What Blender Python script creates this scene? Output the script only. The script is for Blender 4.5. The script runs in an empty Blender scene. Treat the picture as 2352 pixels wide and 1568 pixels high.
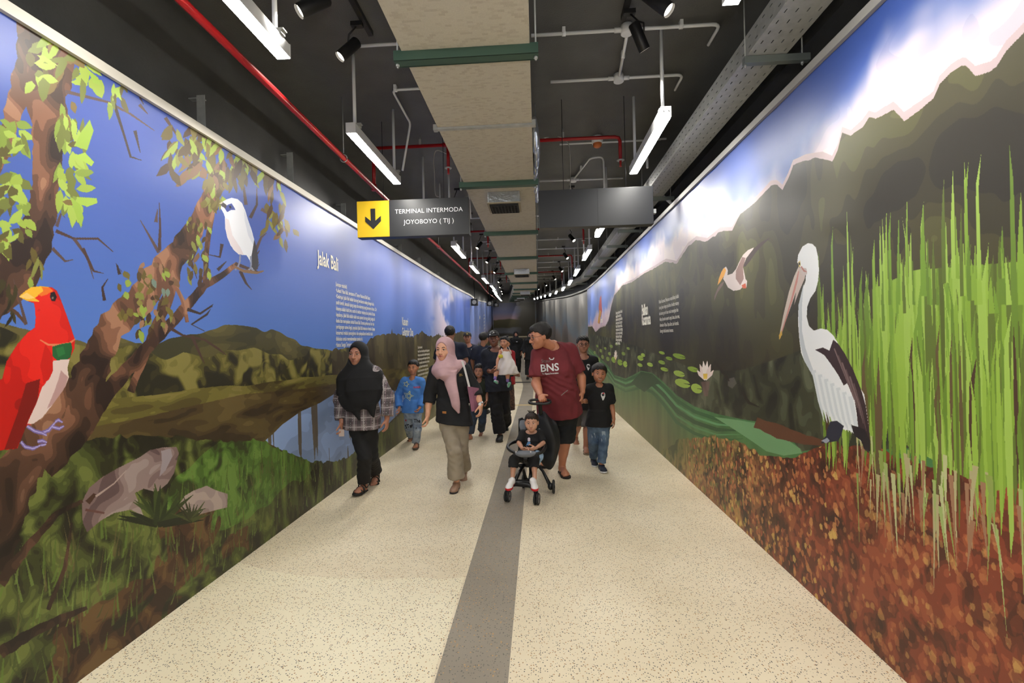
import bpy, bmesh, math, random
import numpy as np
from mathutils import Vector, Matrix
from mathutils.bvhtree import BVHTree

# ------------------------------------------------------------------ camera, world, exposure
F = 1045.0; CX, CY = 1176.0, 784.0; EYE = 1.52
_yv = np.array([60.0, 4.0, -F]); _yv /= np.linalg.norm(_yv)
_r = math.radians(1.3)
_zu = np.array([-math.sin(_r), math.cos(_r), 0.0]); _zu -= _yv * _zu.dot(_yv); _zu /= np.linalg.norm(_zu)
_xv = np.cross(_yv, _zu)
RM = np.stack([_xv, _yv, _zu]); CAM = np.array([0.0, 0.0, EYE])
scene = bpy.context.scene
COL = scene.collection
cam_data = bpy.data.cameras.new('camera'); cam = bpy.data.objects.new('camera', cam_data); COL.objects.link(cam)
cam_data.sensor_width = 36.0; cam_data.lens = 36.0 * F / 2352.0; cam_data.clip_start = 0.05; cam_data.clip_end = 200
mw = Matrix.Identity(4)
for i in range(3):
    for j in range(3): mw[i][j] = RM[i][j]
mw.translation = Vector(CAM); cam.matrix_world = mw
scene.camera = cam
world = bpy.data.worlds.new('world'); scene.world = world; world.use_nodes = True
world.node_tree.nodes['Background'].inputs[0].default_value = (0.55, 0.6, 0.7, 1)
world.node_tree.nodes['Background'].inputs[1].default_value = 0.15
scene.view_settings.view_transform = 'Standard'; scene.view_settings.look = 'None'
scene.view_settings.gamma = 1.0; scene.view_settings.use_curve_mapping = False
scene.view_settings.exposure = 0.14
LAMP_STRENGTH = 66.0
SPOT_WATTS = 95.0

# the photographer's flash, just above the camera
_fl = bpy.data.lights.new('camera_flash', 'POINT'); _fl.energy = 65.0; _fl.shadow_soft_size = 0.06; _fl.color = (1.0, 0.97, 0.93)
_flo = bpy.data.objects.new('camera_flash', _fl); COL.objects.link(_flo); _flo.location = (0.0, -0.05, 1.72); _flo['kind'] = 'helper'

# ------------------------------------------------------------------ photo geometry helpers
def ray(u, v): return RM @ np.array([(u - CX) / F, -(v - CY) / F, -1.0])
def atY(u, v, Y): d = ray(u, v); return CAM + d * (Y / d[1])
def atX(u, v, X): d = ray(u, v); return CAM + d * (X / d[0])
def atZ(u, v, Z): d = ray(u, v); return CAM + d * ((Z - EYE) / d[2])
def bend(Y):                      # the tunnel turns left and climbs beyond the straight stretch
    Y = np.asarray(Y, float)
    dx = -np.maximum(Y - 14.3, 0) * 0.0685
    t = np.maximum(Y - 10, 0)
    dz = np.where(t < 10, 0.00375 * t * t, 0.375 + 0.075 * (t - 10))
    return dx, dz
XL, XR = -2.14, 1.56
ZL, ZR = 2.895, 2.975
YEND = 40.0

# ------------------------------------------------------------------ materials
def s2l(c):
    return tuple((x / 12.92 if x <= 0.04045 else ((x + 0.055) / 1.055) ** 2.4) for x in [v / 255.0 for v in c[:3]])
_mats = {}
def M(name, col=(128,128,128), rough=0.6, metal=0.0, bump=0.0, bscale=60.0, var=0.0, vscale=8.0, spec=0.5, emit=None, emit_s=0.0, alpha=1.0, sheen=0.0, trans=0.0, col2=None):
    if name in _mats: return _mats[name]
    m = bpy.data.materials.new(name); m.use_nodes = True; nt = m.node_tree; N = nt.nodes; L = nt.links
    b = N['Principled BSDF']; c = s2l(col)
    b.inputs['Base Color'].default_value = (*c, 1); b.inputs['Roughness'].default_value = rough
    b.inputs['Metallic'].default_value = metal; b.inputs['Specular IOR Level'].default_value = spec
    b.inputs['Alpha'].default_value = alpha; b.inputs['Sheen Weight'].default_value = sheen
    b.inputs['Transmission Weight'].default_value = trans
    tc = None
    if bump or var:
        tc = N.new('ShaderNodeTexCoord')
    if var:
        n = N.new('ShaderNodeTexNoise'); n.inputs['Scale'].default_value = vscale; n.inputs['Detail'].default_value = 4
        L.new(tc.outputs['Object'], n.inputs['Vector'])
        r = N.new('ShaderNodeValToRGB'); r.color_ramp.elements[0].position = 0.3; r.color_ramp.elements[1].position = 0.7
        c2 = s2l(col2) if col2 else tuple(min(1, x * (1 + var)) for x in c)
        c1 = c if col2 else tuple(x * (1 - var) for x in c)
        r.color_ramp.elements[0].color = (*c1, 1); r.color_ramp.elements[1].color = (*c2, 1)
        L.new(n.outputs['Fac'], r.inputs['Fac']); L.new(r.outputs['Color'], b.inputs['Base Color'])
    if bump:
        n = N.new('ShaderNodeTexNoise'); n.inputs['Scale'].default_value = bscale; n.inputs['Detail'].default_value = 3
        L.new(tc.outputs['Object'], n.inputs['Vector'])
        bp = N.new('ShaderNodeBump'); bp.inputs['Strength'].default_value = bump; bp.inputs['Distance'].default_value = 0.01
        L.new(n.outputs['Fac'], bp.inputs['Height']); L.new(bp.outputs['Normal'], b.inputs['Normal'])
    if emit:
        b.inputs['Emission Color'].default_value = (*s2l(emit), 1); b.inputs['Emission Strength'].default_value = emit_s
    _mats[name] = m
    return m

# ------------------------------------------------------------------ object helpers
def tag(o, label=None, cat=None, group=None, kind=None):
    if label: o['label'] = label
    if cat: o['category'] = cat
    if group: o['group'] = group
    if kind: o['kind'] = kind
    return o
def link(o, parent=None):
    COL.objects.link(o)
    if parent is not None: o.parent = parent
    return o
def empty(name, loc, rz=0.0):
    o = bpy.data.objects.new(name, None); o.empty_display_size = 0.1; COL.objects.link(o); o.location = Vector(loc); o.rotation_euler = (0, 0, rz); return o
def mesh_obj(name, verts, faces, mats, parent=None, mi=None, smooth=False, loc=None):
    me = bpy.data.meshes.new(name)
    verts = np.asarray(verts, np.float32)
    if isinstance(faces, np.ndarray):
        nf, k = faces.shape
        me.vertices.add(len(verts)); me.vertices.foreach_set('co', verts.ravel())
        me.loops.add(nf * k); me.loops.foreach_set('vertex_index', faces.astype(np.int32).ravel())
        me.polygons.add(nf); me.polygons.foreach_set('loop_start', np.arange(0, nf * k, k, dtype=np.int32))
        me.update(calc_edges=True)
    else:
        me.from_pydata([tuple(map(float, v)) for v in verts], [], [tuple(f) for f in faces]); me.update()
    for m in (mats if isinstance(mats, (list, tuple)) else [mats]): me.materials.append(m)
    if mi is not None: me.polygons.foreach_set('material_index', np.asarray(mi, np.int32))
    if smooth: me.polygons.foreach_set('use_smooth', np.ones(len(me.polygons), bool))
    o = bpy.data.objects.new(name, me)
    if loc is not None: o.location = Vector(loc)
    return link(o, parent)

class MB:
    """collects simple solids, then links them as one mesh object"""
    def __init__(s): s.v = []; s.f = []; s.m = []; s.cur = 0; s.n = 0; s.sm = []
    def _add(s, v, f, smooth=False):
        s.v += [tuple(map(float, p)) for p in v]; s.f += [tuple(i + s.n for i in q) for q in f]; s.m += [s.cur] * len(f); s.sm += [smooth] * len(f); s.n += len(v); return s
    def mat(s, i): s.cur = i; return s
    def box(s, lo, hi, bev=0.0):
        x0, y0, z0 = lo; x1, y1, z1 = hi
        if bev <= 0:
            v = [(x0,y0,z0),(x1,y0,z0),(x1,y1,z0),(x0,y1,z0),(x0,y0,z1),(x1,y0,z1),(x1,y1,z1),(x0,y1,z1)]
            return s._add(v, [(0,3,2,1),(4,5,6,7),(0,1,5,4),(1,2,6,5),(2,3,7,6),(3,0,4,7)])
        bm = bmesh.new(); bmesh.ops.create_cube(bm, size=1)
        for w in bm.verts: w.co = Vector(((x0+x1)/2 + w.co.x*(x1-x0), (y0+y1)/2 + w.co.y*(y1-y0), (z0+z1)/2 + w.co.z*(z1-z0)))
        bmesh.ops.bevel(bm, geom=bm.edges[:], offset=bev, segments=2, affect='EDGES', profile=0.5)
        bm.verts.index_update(); s._add([w.co for w in bm.verts], [[w.index for w in q.verts] for q in bm.faces]); bm.free(); return s
    def tube(s, pts, r, n=10, caps=True, closed=False):
        pts = [Vector(p) for p in pts]; rs = r if isinstance(r, (list, tuple)) else [r] * len(pts)
        V = []; Fc = []; up = None; k = len(pts)
        for i, p in enumerate(pts):
            if closed: t = (pts[(i+1) % k] - pts[i-1])
            else: t = (pts[min(i+1, k-1)] - pts[max(i-1, 0)])
            t.normalize()
            if up is None:
                up = Vector((0,0,1)) if abs(t.z) < 0.9 else Vector((0,1,0))
            a = t.cross(up)
            if a.length < 1e-5: a = t.cross(Vector((1,0,0)))
            a.normalize(); b = a.cross(t).normalized(); up = b
            for j in range(n):
                an = 2 * math.pi * j / n
                V.append(p + (a * math.cos(an) + b * math.sin(an)) * rs[i])
        m = k if closed else k - 1
        for i in range(m):
            for j in range(n):
                i2 = (i + 1) % k
                Fc.append((i*n+j, i*n+(j+1) % n, i2*n+(j+1) % n, i2*n+j))
        s._add(V, Fc, True)
        if caps and not closed:
            b0 = s.n - len(V)
            s.f.append(tuple(b0 + j for j in range(n))); s.m.append(s.cur); s.sm.append(False)
            s.f.append(tuple(b0 + (k-1)*n + j for j in reversed(range(n)))); s.m.append(s.cur); s.sm.append(False)
        return s
    def ell(s, c, r, nu=16, nv=10, rot=None):
        V = []; Fc = []
        for i in range(nv + 1):
            th = math.pi * i / nv
            for j in range(nu):
                ph = 2 * math.pi * j / nu
                q = Vector((r[0]*math.sin(th)*math.cos(ph), r[1]*math.sin(th)*math.sin(ph), r[2]*math.cos(th)))
                if rot: q = rot @ q
                V.append(Vector(c) + q)
        for i in range(nv):
            for j in range(nu): Fc.append((i*nu+j, (i+1)*nu+j, (i+1)*nu+(j+1) % nu, i*nu+(j+1) % nu))
        return s._add(V, Fc, True)
    def prism(s, poly, a, b, axis='y'):
        """polygon in the two other axes extruded from a to b along axis"""
        n = len(poly); V = []
        for t in (a, b):
            for p in poly:
                V.append({'y': (p[0], t, p[1]), 'x': (t, p[0], p[1]), 'z': (p[0], p[1], t)}[axis])
        Fc = [tuple(range(n)), tuple(range(2*n-1, n-1, -1))] + [(i, i+n, (i+1) % n + n, (i+1) % n) for i in range(n)]
        return s._add(V, Fc)
    def build(s, name, mats, parent=None, loc=None):
        o = mesh_obj(name, [(0,0,0)] if not s.v else s.v, s.f, mats, parent, mi=s.m, loc=loc)
        o.data.polygons.foreach_set('use_smooth', np.array(s.sm, bool))
        bm = bmesh.new(); bm.from_mesh(o.data); bmesh.ops.recalc_face_normals(bm, faces=bm.faces); bm.to_mesh(o.data); bm.free()
        return o
def copy_tree(o, parent=None):
    c = o.copy(); COL.objects.link(c); c.parent = parent
    for ch in list(o.children): copy_tree(ch, c)
    return c
def text_verts(txt, size, sx=1.0, align='CENTER', bold=0.0, spacing=1.0, line=1.0):
    cu = bpy.data.curves.new('t', 'FONT'); cu.body = txt; cu.size = size; cu.align_x = align; cu.offset = bold; cu.space_character = spacing; cu.space_line = line
    cu.resolution_u = 3
    o = bpy.data.objects.new('t', cu); COL.objects.link(o)
    dg = bpy.context.evaluated_depsgraph_get(); me = bpy.data.meshes.new_from_object(o.evaluated_get(dg))
    v = np.array([p.co[:] for p in me.vertices]).reshape(-1, 3); f = [tuple(p.vertices) for p in me.polygons]
    bpy.data.objects.remove(o); bpy.data.curves.remove(cu); bpy.data.meshes.remove(me)
    v[:, 0] *= sx
    return v[:, :2], f
# ------------------------------------------------------------------ wall surface relief (vinyl banner ripples)
_rs = np.random.RandomState(5)
_rip = [(_rs.uniform(3, 22), _rs.uniform(0, 6.28), _rs.uniform(-2.5, 2.5), _rs.uniform(0.3, 1)) for _ in range(9)]
_env = [(_rs.uniform(0.4, 1.6), _rs.uniform(0, 6.28)) for _ in range(4)]
def ripple(Y, Z, side):
    Y = np.asarray(Y, float); Z = np.asarray(Z, float); zt = np.clip((Z - 1.35) / 1.5, 0, 1); ph = 0 if side == 'left' else 2.1
    d = 0
    for f, p, sl, a in _rip: d = d + a / (1 + f * 0.12) * np.sin(f * Y + p + ph + sl * (Z - 2.9) * 1.2)
    e = 0.5
    for f, p in _env: e = e + 0.22 * np.sin(f * Y + p + ph * 2)
    near = np.clip((Y - (1.8 if side == 'left' else 2.2)) / 2.2, 0.15, 1)
    return 0.0042 * d * np.clip(e, 0.05, 1.2) * (0.08 + zt ** 1.2) * near
def wall_point(side, Y, Z, off=0.0):
    """world point of the banner surface, off metres proud of it; Z is height above the ramp"""
    Y = np.asarray(Y, float); Z = np.asarray(Z, float); dx, dz = bend(Y); r = ripple(Y, Z, side)
    X = (XL + r + off) if side == 'left' else (XR - r - off)
    return np.stack([X + dx, Y + 0 * Z, Z + dz], -1)

# ------------------------------------------------------------------ floor
def floor_material(name, base, dark, base2, speck_scale=95.0):
    m = bpy.data.materials.new(name); m.use_nodes = True; nt = m.node_tree; N = nt.nodes; L = nt.links; b = N['Principled BSDF']
    tc = N.new('ShaderNodeTexCoord')
    big = N.new('ShaderNodeTexNoise'); big.inputs['Scale'].default_value = 1.1; big.inputs['Detail'].default_value = 5; L.new(tc.outputs['Object'], big.inputs['Vector'])
    r = N.new('ShaderNodeValToRGB'); r.color_ramp.elements[0].position = 0.35; r.color_ramp.elements[1].position = 0.68
    r.color_ramp.elements[0].color = (*s2l(base2), 1); r.color_ramp.elements[1].color = (*s2l(base), 1); L.new(big.outputs['Fac'], r.inputs['Fac'])
    def specks(scale, thr, col, prev, keep):
        v = N.new('ShaderNodeTexVoronoi'); v.inputs['Scale'].default_value = scale; L.new(tc.outputs['Object'], v.inputs['Vector'])
        lt = N.new('ShaderNodeMath'); lt.operation = 'LESS_THAN'; lt.inputs[1].default_value = thr; L.new(v.outputs['Distance'], lt.inputs[0])
        sep = N.new('ShaderNodeSeparateColor'); L.new(v.outputs['Color'], sep.inputs[0])
        g = N.new('ShaderNodeMath'); g.operation = 'GREATER_THAN'; g.inputs[1].default_value = keep; L.new(sep.outputs[0], g.inputs[0])
        mu = N.new('ShaderNodeMath'); mu.operation = 'MULTIPLY'; L.new(lt.outputs[0], mu.inputs[0]); L.new(g.outputs[0], mu.inputs[1])
        mix = N.new('ShaderNodeMix'); mix.data_type = 'RGBA'; L.new(mu.outputs[0], mix.inputs[0]); L.new(prev, mix.inputs[6]); mix.inputs[7].default_value = (*s2l(col), 1)
        return mix.outputs[2]
    o = specks(speck_scale, 0.30, dark, r.outputs['Color'], 0.68)
    o = specks(speck_scale * 0.8, 0.28, (176, 140, 100), o, 0.7)
    o = specks(speck_scale * 1.3, 0.26, (84, 84, 80), o, 0.8)
    L.new(o, b.inputs['Base Color'])
    n2 = N.new('ShaderNodeTexNoise'); n2.inputs['Scale'].default_value = 6; L.new(tc.outputs['Object'], n2.inputs['Vector'])
    mr = N.new('ShaderNodeMapRange'); mr.inputs[3].default_value = 0.42; mr.inputs[4].default_value = 0.62; L.new(n2.outputs['Fac'], mr.inputs[0]); L.new(mr.outputs[0], b.inputs['Roughness'])
    b.inputs['Specular IOR Level'].default_value = 0.35
    return m
MF = floor_material('cream_terrazzo', (230, 217, 190), (96, 92, 84), (214, 199, 169))
MS = floor_material('grey_terrazzo', (150, 140, 126), (105, 100, 92), (136, 126, 112), 80.0)
def ys(y0, y1):
    a = list(np.arange(y0, min(y1, 9.99), 1.0)); b = list(np.arange(10 if y0 < 10 else y0, y1, 0.75)); return np.array([y for y in a + b if y < y1] + [y1])
def ribbon(name, x0, x1, y0, y1, z, mat, parent=None, flip=False, thick=0.0):
    Y = ys(y0, y1); dx, dz = bend(Y); n = len(Y)
    V = [(x0 + dx[i], Y[i], z + dz[i]) for i in range(n)] + [(x1 + dx[i], Y[i], z + dz[i]) for i in range(n)]
    Fc = [(i, n + i, n + i + 1, i + 1) for i in range(n - 1)]
    if thick:
        V += [(x, y, w - thick) for x, y, w in V]; m = 2 * n
        Fc += [(m + i, m + i + 1, m + n + i + 1, m + n + i) for i in range(n - 1)]
        Fc += [(i, i + 1, m + i + 1, m + i) for i in range(n - 1)] + [(n + i, m + n + i, m + n + i + 1, n + i + 1) for i in range(n - 1)]
        Fc += [(0, m, m + n, n), (n - 1, 2 * n - 1, m + 2 * n - 1, m + n - 1)]
    o = mesh_obj(name, V, Fc, mat, parent)
    bm = bmesh.new(); bm.from_mesh(o.data); bmesh.ops.recalc_face_normals(bm, faces=bm.faces); bm.to_mesh(o.data); bm.free()
    return o
YB = -7.0
floor = ribbon('floor', XL - 0.35, XR + 0.65, YB, YEND + 1, 0.0, MF, thick=0.15); tag(floor, kind='structure')
st = ribbon('floor_strip', -0.497, -0.168, YB, YEND, 0.002, MS, parent=floor, thick=0.004); st['label'] = 'grey terrazzo strip down the middle of the floor'
# yellow line and grey drain cover across the strip, far end
line = ribbon('floor_line', -0.60, -0.15, 10.55, 10.68, 0.004, M('faded_yellow', (205, 175, 110), 0.6), parent=floor); line['label'] = 'faded yellow line across the floor'
gp = atZ(1217, 911, 0.0)
g = MB(); g.box((gp[0] - 0.07, gp[1] - 0.13, 0.0), (gp[0] + 0.07, gp[1] + 0.13, 0.005)); g.mat(1)
for k in range(6): g.box((gp[0] - 0.055, gp[1] - 0.11 + k * 0.04, 0.005), (gp[0] + 0.055, gp[1] - 0.095 + k * 0.04, 0.0065))
g = g.build('floor_drain', [M('drain_grey', (150, 148, 142), 0.4, 0.3), M('drain_dark', (50, 50, 48), 0.8)], floor); g['label'] = 'small metal floor drain'
dd = ribbon('floor_joint', -0.75, -0.22, 15.1, 15.4, 0.004, M('joint_dark', (70, 66, 60), 0.7), parent=floor); dd['label'] = 'dark joint across the grey strip, far away'
# patch of paler terrazzo with a wavy pour edge, left of the strip
pa = [atZ(u, v, 0) for u, v in [(545, 1290), (620, 1312), (700, 1322), (790, 1328), (880, 1331), (950, 1326), (1020, 1330), (1066, 1325)]]
V = [(p[0], p[1], 0.0012) for p in pa] + [(p[0], -6.5, 0.0012) for p in pa]; n = len(pa)
pt = mesh_obj('floor_patch', V, [(i, i + 1, n + i + 1, n + i) for i in range(n - 1)], floor_material('pale_terrazzo', (236, 226, 198), (100, 96, 90), (224, 212, 182)), floor); pt['label'] = 'paler terrazzo pour left of the grey strip'

# ------------------------------------------------------------------ ceiling and outer walls (painted black)
MBK = M('black_ceiling_paint', (84, 84, 82), 0.55, bump=0.25, bscale=90, var=0.15, vscale=3)
ceiling = ribbon('ceiling', -2.42, 2.25, YB, YEND + 1, 3.82, MBK); tag(ceiling, kind='structure')
def vwall(name, x, y0, y1, z0, z1, mat):
    Y = ys(y0, y1); dx, dz = bend(Y); n = len(Y)
    V = [(x + dx[i], Y[i], z0 + dz[i]) for i in range(n)] + [(x + dx[i], Y[i], z1 + dz[i]) for i in range(n)]
    o = mesh_obj(name, V, [(i, i + 1, n + i + 1, n + i) for i in range(n - 1)], mat); return tag(o, kind='structure')
vwall('wall_outer_left', -2.36, YB, YEND, 0.0, 3.82, MBK)
vwall('wall_outer_right', 2.18, YB, YEND, 0.0, 3.82, MBK)
dxe, dze = bend(YEND)
wb = mesh_obj('wall_back', [(-2.42, YB, 0), (2.25, YB, 0), (2.25, YB, 3.82), (-2.42, YB, 3.82)], [(0, 1, 2, 3)], M('grey_back', (110, 108, 104), 0.7)); tag(wb, kind='structure')
mt = ribbon('wall_ledge_right', XR + 0.052, 2.2, YB, YEND, ZR - 0.02, MBK); mt.name = 'trim_1'; tag(mt, kind='structure')

# top trims of the two banner walls
MTL = M('cream_trim', (205, 200, 188), 0.5); MTR = M('grey_trim', (150, 148, 144), 0.5)
def top_trim(name, x0, x1, z, h, mat, y1=YEND):
    Y = np.concatenate([np.arange(YB, 10, 1.0), np.arange(10, y1, 0.5), [y1]]); dx, dz = bend(Y); n = len(Y); V = []
    for i in range(n):
        V += [(x0 + dx[i], Y[i], z + dz[i]), (x1 + dx[i], Y[i], z + dz[i]), (x1 + dx[i], Y[i], z + h + dz[i]), (x0 + dx[i], Y[i], z + h + dz[i])]
    Fc = [(4*i + a, 4*i + (a+1) % 4, 4*i + 4 + (a+1) % 4, 4*i + 4 + a) for i in range(n - 1) for a in range(4)] + [(0, 1, 2, 3), (4*n-4, 4*n-3, 4*n-2, 4*n-1)]
    o = mesh_obj(name, V, Fc, mat); bm = bmesh.new(); bm.from_mesh(o.data); bmesh.ops.recalc_face_normals(bm, faces=bm.faces); bm.to_mesh(o.data); bm.free()
    return tag(o, kind='structure')
top_trim('trim_2', XL - 0.05, XL + 0.022, ZL, 0.052, MTL)
top_trim('trim_3', XR - 0.022, XR + 0.052, ZR, 0.048, MTR)
# ------------------------------------------------------------------ printed banner walls: the print is drawn here, shape by shape
Y0M, Y1M = 0.6, 14.3
class Mural:
    def __init__(s, side, W=2800, Hh=1060):
        s.side = side; s.X = XL if side == 'left' else XR; s.ztop = (ZL if side == 'left' else ZR) + 0.01; s.W, s.H = W, Hh
        s.Y = (Y0M * np.exp((np.arange(W) + 0.5) / W * math.log(Y1M / Y0M))).astype(np.float32)
        s.Z = ((np.arange(Hh) + 0.5) / Hh * s.ztop).astype(np.float32)
        s.img = np.zeros((Hh, W, 3), np.float32)
    def tex(s, pts, dens=True):
        pts = [tuple(p) for p in pts]
        if dens:
            q = []
            for i in range(len(pts)):
                a, b = pts[i], pts[(i + 1) % len(pts)]
                k = max(1, int(math.hypot(b[0]-a[0], b[1]-a[1]) / 25))
                q += [(a[0] + (b[0]-a[0]) * t / k, a[1] + (b[1]-a[1]) * t / k) for t in range(k)]
            pts = q
        out = []
        for u, v in pts:
            if s.side == 'left': u = min(u, 1150)
            else: u = max(u, 1322)
            p = atX(u, v, s.X); out.append((math.log(max(p[1], 0.05) / Y0M) / math.log(Y1M / Y0M) * s.W, p[2] / s.ztop * s.H))
        return np.array(out)
    def texYZ(s, Y, Z): return np.array([(math.log(max(y, 0.05) / Y0M) / math.log(Y1M / Y0M) * s.W, z / s.ztop * s.H) for y, z in zip(Y, Z)])
    def scan(s, t):
        """even-odd scanline fill: returns (r0, c0, mask)"""
        c0 = int(max(0, math.floor(t[:, 0].min()))); c1 = int(min(s.W, math.ceil(t[:, 0].max()) + 1))
        r0 = int(max(0, math.floor(t[:, 1].min()))); r1 = int(min(s.H, math.ceil(t[:, 1].max()) + 1))
        if c1 <= c0 or r1 <= r0: return None
        D = np.zeros((r1 - r0, c1 - c0 + 1), np.int16)
        x, y = t[:, 0], t[:, 1]; x2, y2 = np.roll(x, -1), np.roll(y, -1)
        rows = []; cols = []
        for a, b, c, d in zip(x, y, x2, y2):
            if b == d: continue
            if b > d: a, b, c, d = c, d, a, b
            ra = max(r0, math.ceil(b - 0.5)); rb = min(r1 - 1, math.ceil(d - 0.5) - 1)
            if rb < ra: continue
            rr = np.arange(ra, rb + 1); xx = a + (rr + 0.5 - b) / (d - b) * (c - a)
            rows.append(rr - r0); cols.append(np.clip(np.round(xx).astype(int) - c0, 0, c1 - c0))
        if not rows: return None
        np.add.at(D, (np.concatenate(rows), np.concatenate(cols)), 1)
        return r0, c0, (np.cumsum(D, 1)[:, :-1] % 2).astype(bool)
    def put(s, m, col, clip=None, a=1.0):
        if m is None: return
        r0, c0, k = m; h, w = k.shape
        if clip is not None: k = k & clip[r0:r0+h, c0:c0+w]
        sub = s.img[r0:r0+h, c0:c0+w]
        if isinstance(col, np.ndarray) and col.ndim == 3: sub[k] = sub[k] * (1 - a) + col[r0:r0+h, c0:c0+w][k] * a
        else: sub[k] = sub[k] * (1 - a) + np.array(col, np.float32) * a
    def poly(s, pts, col, clip=None, a=1.0): s.put(s.scan(s.tex(pts)), col, clip, a)
    def mask(s, pts):
        m = np.zeros((s.H, s.W), bool); k = s.scan(s.tex(pts))
        if k: m[k[0]:k[0]+k[2].shape[0], k[1]:k[1]+k[2].shape[1]] = k[2]
        return m
    def stroke(s, pts, w, col, clip=None, jit=0.0, a=1.0):
        """tapering stroke through photo points; w = widths in photo pixels"""
        n = len(pts); ws = w if isinstance(w, (list, tuple)) else [w] * n
        P = []; Wd = []
        for i in range(n - 1):
            d = math.hypot(pts[i+1][0]-pts[i][0], pts[i+1][1]-pts[i][1]); k = max(1, int(d / (14 if jit else 40)))
            for t in range(k):
                f = t / k; P.append((pts[i][0]*(1-f)+pts[i+1][0]*f, pts[i][1]*(1-f)+pts[i+1][1]*f)); Wd.append(ws[i]*(1-f)+ws[i+1]*f)
        P.append(pts[-1]); Wd.append(ws[-1]); A = []; B = []
        for i, p in enumerate(P):
            q0 = P[max(0, i-1)]; q1 = P[min(len(P)-1, i+1)]; dx, dy = q1[0]-q0[0], q1[1]-q0[1]; L = math.hypot(dx, dy) + 1e-6
            j1 = 1 + jit * random.uniform(-1, 1); j2 = 1 + jit * random.uniform(-1, 1)
            A.append((p[0] - dy/L*Wd[i]/2*j1, p[1] + dx/L*Wd[i]/2*j1)); B.append((p[0] + dy/L*Wd[i]/2*j2, p[1] - dx/L*Wd[i]/2*j2))
        s.poly(A + B[::-1], col, clip, a)
    def _wf(s, fy, fz, seed, Ya, Za, Lt=None):
        if Lt is None: Lt = np.random.RandomState(seed).rand(256, 256).astype(np.float32)
        def ax(v):
            i = np.floor(v).astype(int); f = v - i; f = (f * f * (3 - 2 * f)).astype(np.float32); i0 = i.min(); A = np.zeros((len(v), i.max() - i0 + 2), np.float32)
            A[np.arange(len(v)), i - i0] = 1 - f; A[np.arange(len(v)), i - i0 + 1] = f; return A, np.arange(i0, i.max() + 2) % 256
        A, ia = ax(Za * fz); B, ib = ax(Ya * fy); return A @ Lt[np.ix_(ia, ib)] @ B.T
    def noise(s, fy, fz, seed, oct=1, warp=0.0, shearz=0.0):
        rs = np.random.RandomState(seed); out = 0; amp = 1.0; tot = 0
        for o in range(oct):
            Lt = rs.rand(256, 256).astype(np.float32)
            if warp:
                Yc = s.Y[::2]; Zc = s.Z[::2]; wf = s._wf(fy * 0.7, fz * 0.7, seed + 77, Yc, Zc) - np.float32(0.5)
                yy = (Yc * np.float32(fy))[None] + wf * np.float32(warp); zz = (Zc * np.float32(fz))[:, None] - wf * np.float32(warp)
                iy = np.floor(yy); a = yy - iy; iz = np.floor(zz); c = zz - iz; a = a * a * (3 - 2 * a); c = c * c * (3 - 2 * c)
                iy = iy.astype(np.int32) & 255; iz = (iz.astype(np.int32) & 255) << 8; i1 = (iy + 1) & 255; j1 = (iz + 256) & 65535; Lf = Lt.ravel()
                lo_ = Lf.take(iz + iy); lo_ += (Lf.take(iz + i1) - lo_) * a; hi_ = Lf.take(j1 + iy); hi_ += (Lf.take(j1 + i1) - hi_) * a; nc = lo_ + (hi_ - lo_) * c
                n = np.empty((s.H, s.W), np.float32); n[::2, ::2] = nc; n[1::2, ::2] = nc; n[1:-1:2, ::2] = (nc[:-1] + nc[1:]) * 0.5; n[:, 1::2] = n[:, ::2]; n[:, 1:-1:2] = (n[:, :-2:2] + n[:, 2::2]) * 0.5
            else:
                n = s._wf(fy, fz, seed, s.Y, s.Z, Lt)
            out = out + amp * n; tot += amp; amp *= 0.5; fy *= 2.1; fz *= 2.1
        return out / tot
    def pal(s, n, cols, lo=0.25, hi=0.75):
        k = np.clip(((n - lo) / (hi - lo) * len(cols)).astype(int), 0, len(cols) - 1)
        return np.array(cols, np.float32)[k]
    def above(s, pts, smooth=0.0, seed=1):
        """mask of texels above the photo polyline (as heights over Y)"""
        t = s.tex(pts, False); o = np.argsort(t[:, 0]); zz = np.interp(np.arange(s.W), t[o, 0], t[o, 1])
        return zz.astype(np.float32)
    def finish(s, name):
        im = bpy.data.images.new(name, s.W, s.H, alpha=False); px = np.ones((s.H, s.W, 4), np.float32)
        px[..., :3] = np.clip(s.img, 0, 255) / 255.0
        im.pixels.foreach_set(px.ravel()); im.update(); im.pack(); return im

def print_material(name, im, rough=0.42):
    m = bpy.data.materials.new(name); m.use_nodes = True; nt = m.node_tree; N = nt.nodes; L = nt.links; b = N['Principled BSDF']
    t = N.new('ShaderNodeTexImage'); t.image = im; t.extension = 'EXTEND'; u = N.new('ShaderNodeUVMap'); u.uv_map = 'UVMap'
    L.new(u.outputs[0], t.inputs[0]); L.new(t.outputs[0], b.inputs['Base Color']); b.inputs['Roughness'].default_value = rough
    b.inputs['Specular IOR Level'].default_value = 0.45
    return m
def sm(x): x = np.clip(x, 0, 1); return x * x * (3 - 2 * x)
R_, C_ = None, None
rows = lambda m: (np.arange(m.H) + 0.5)[:, None]

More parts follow.
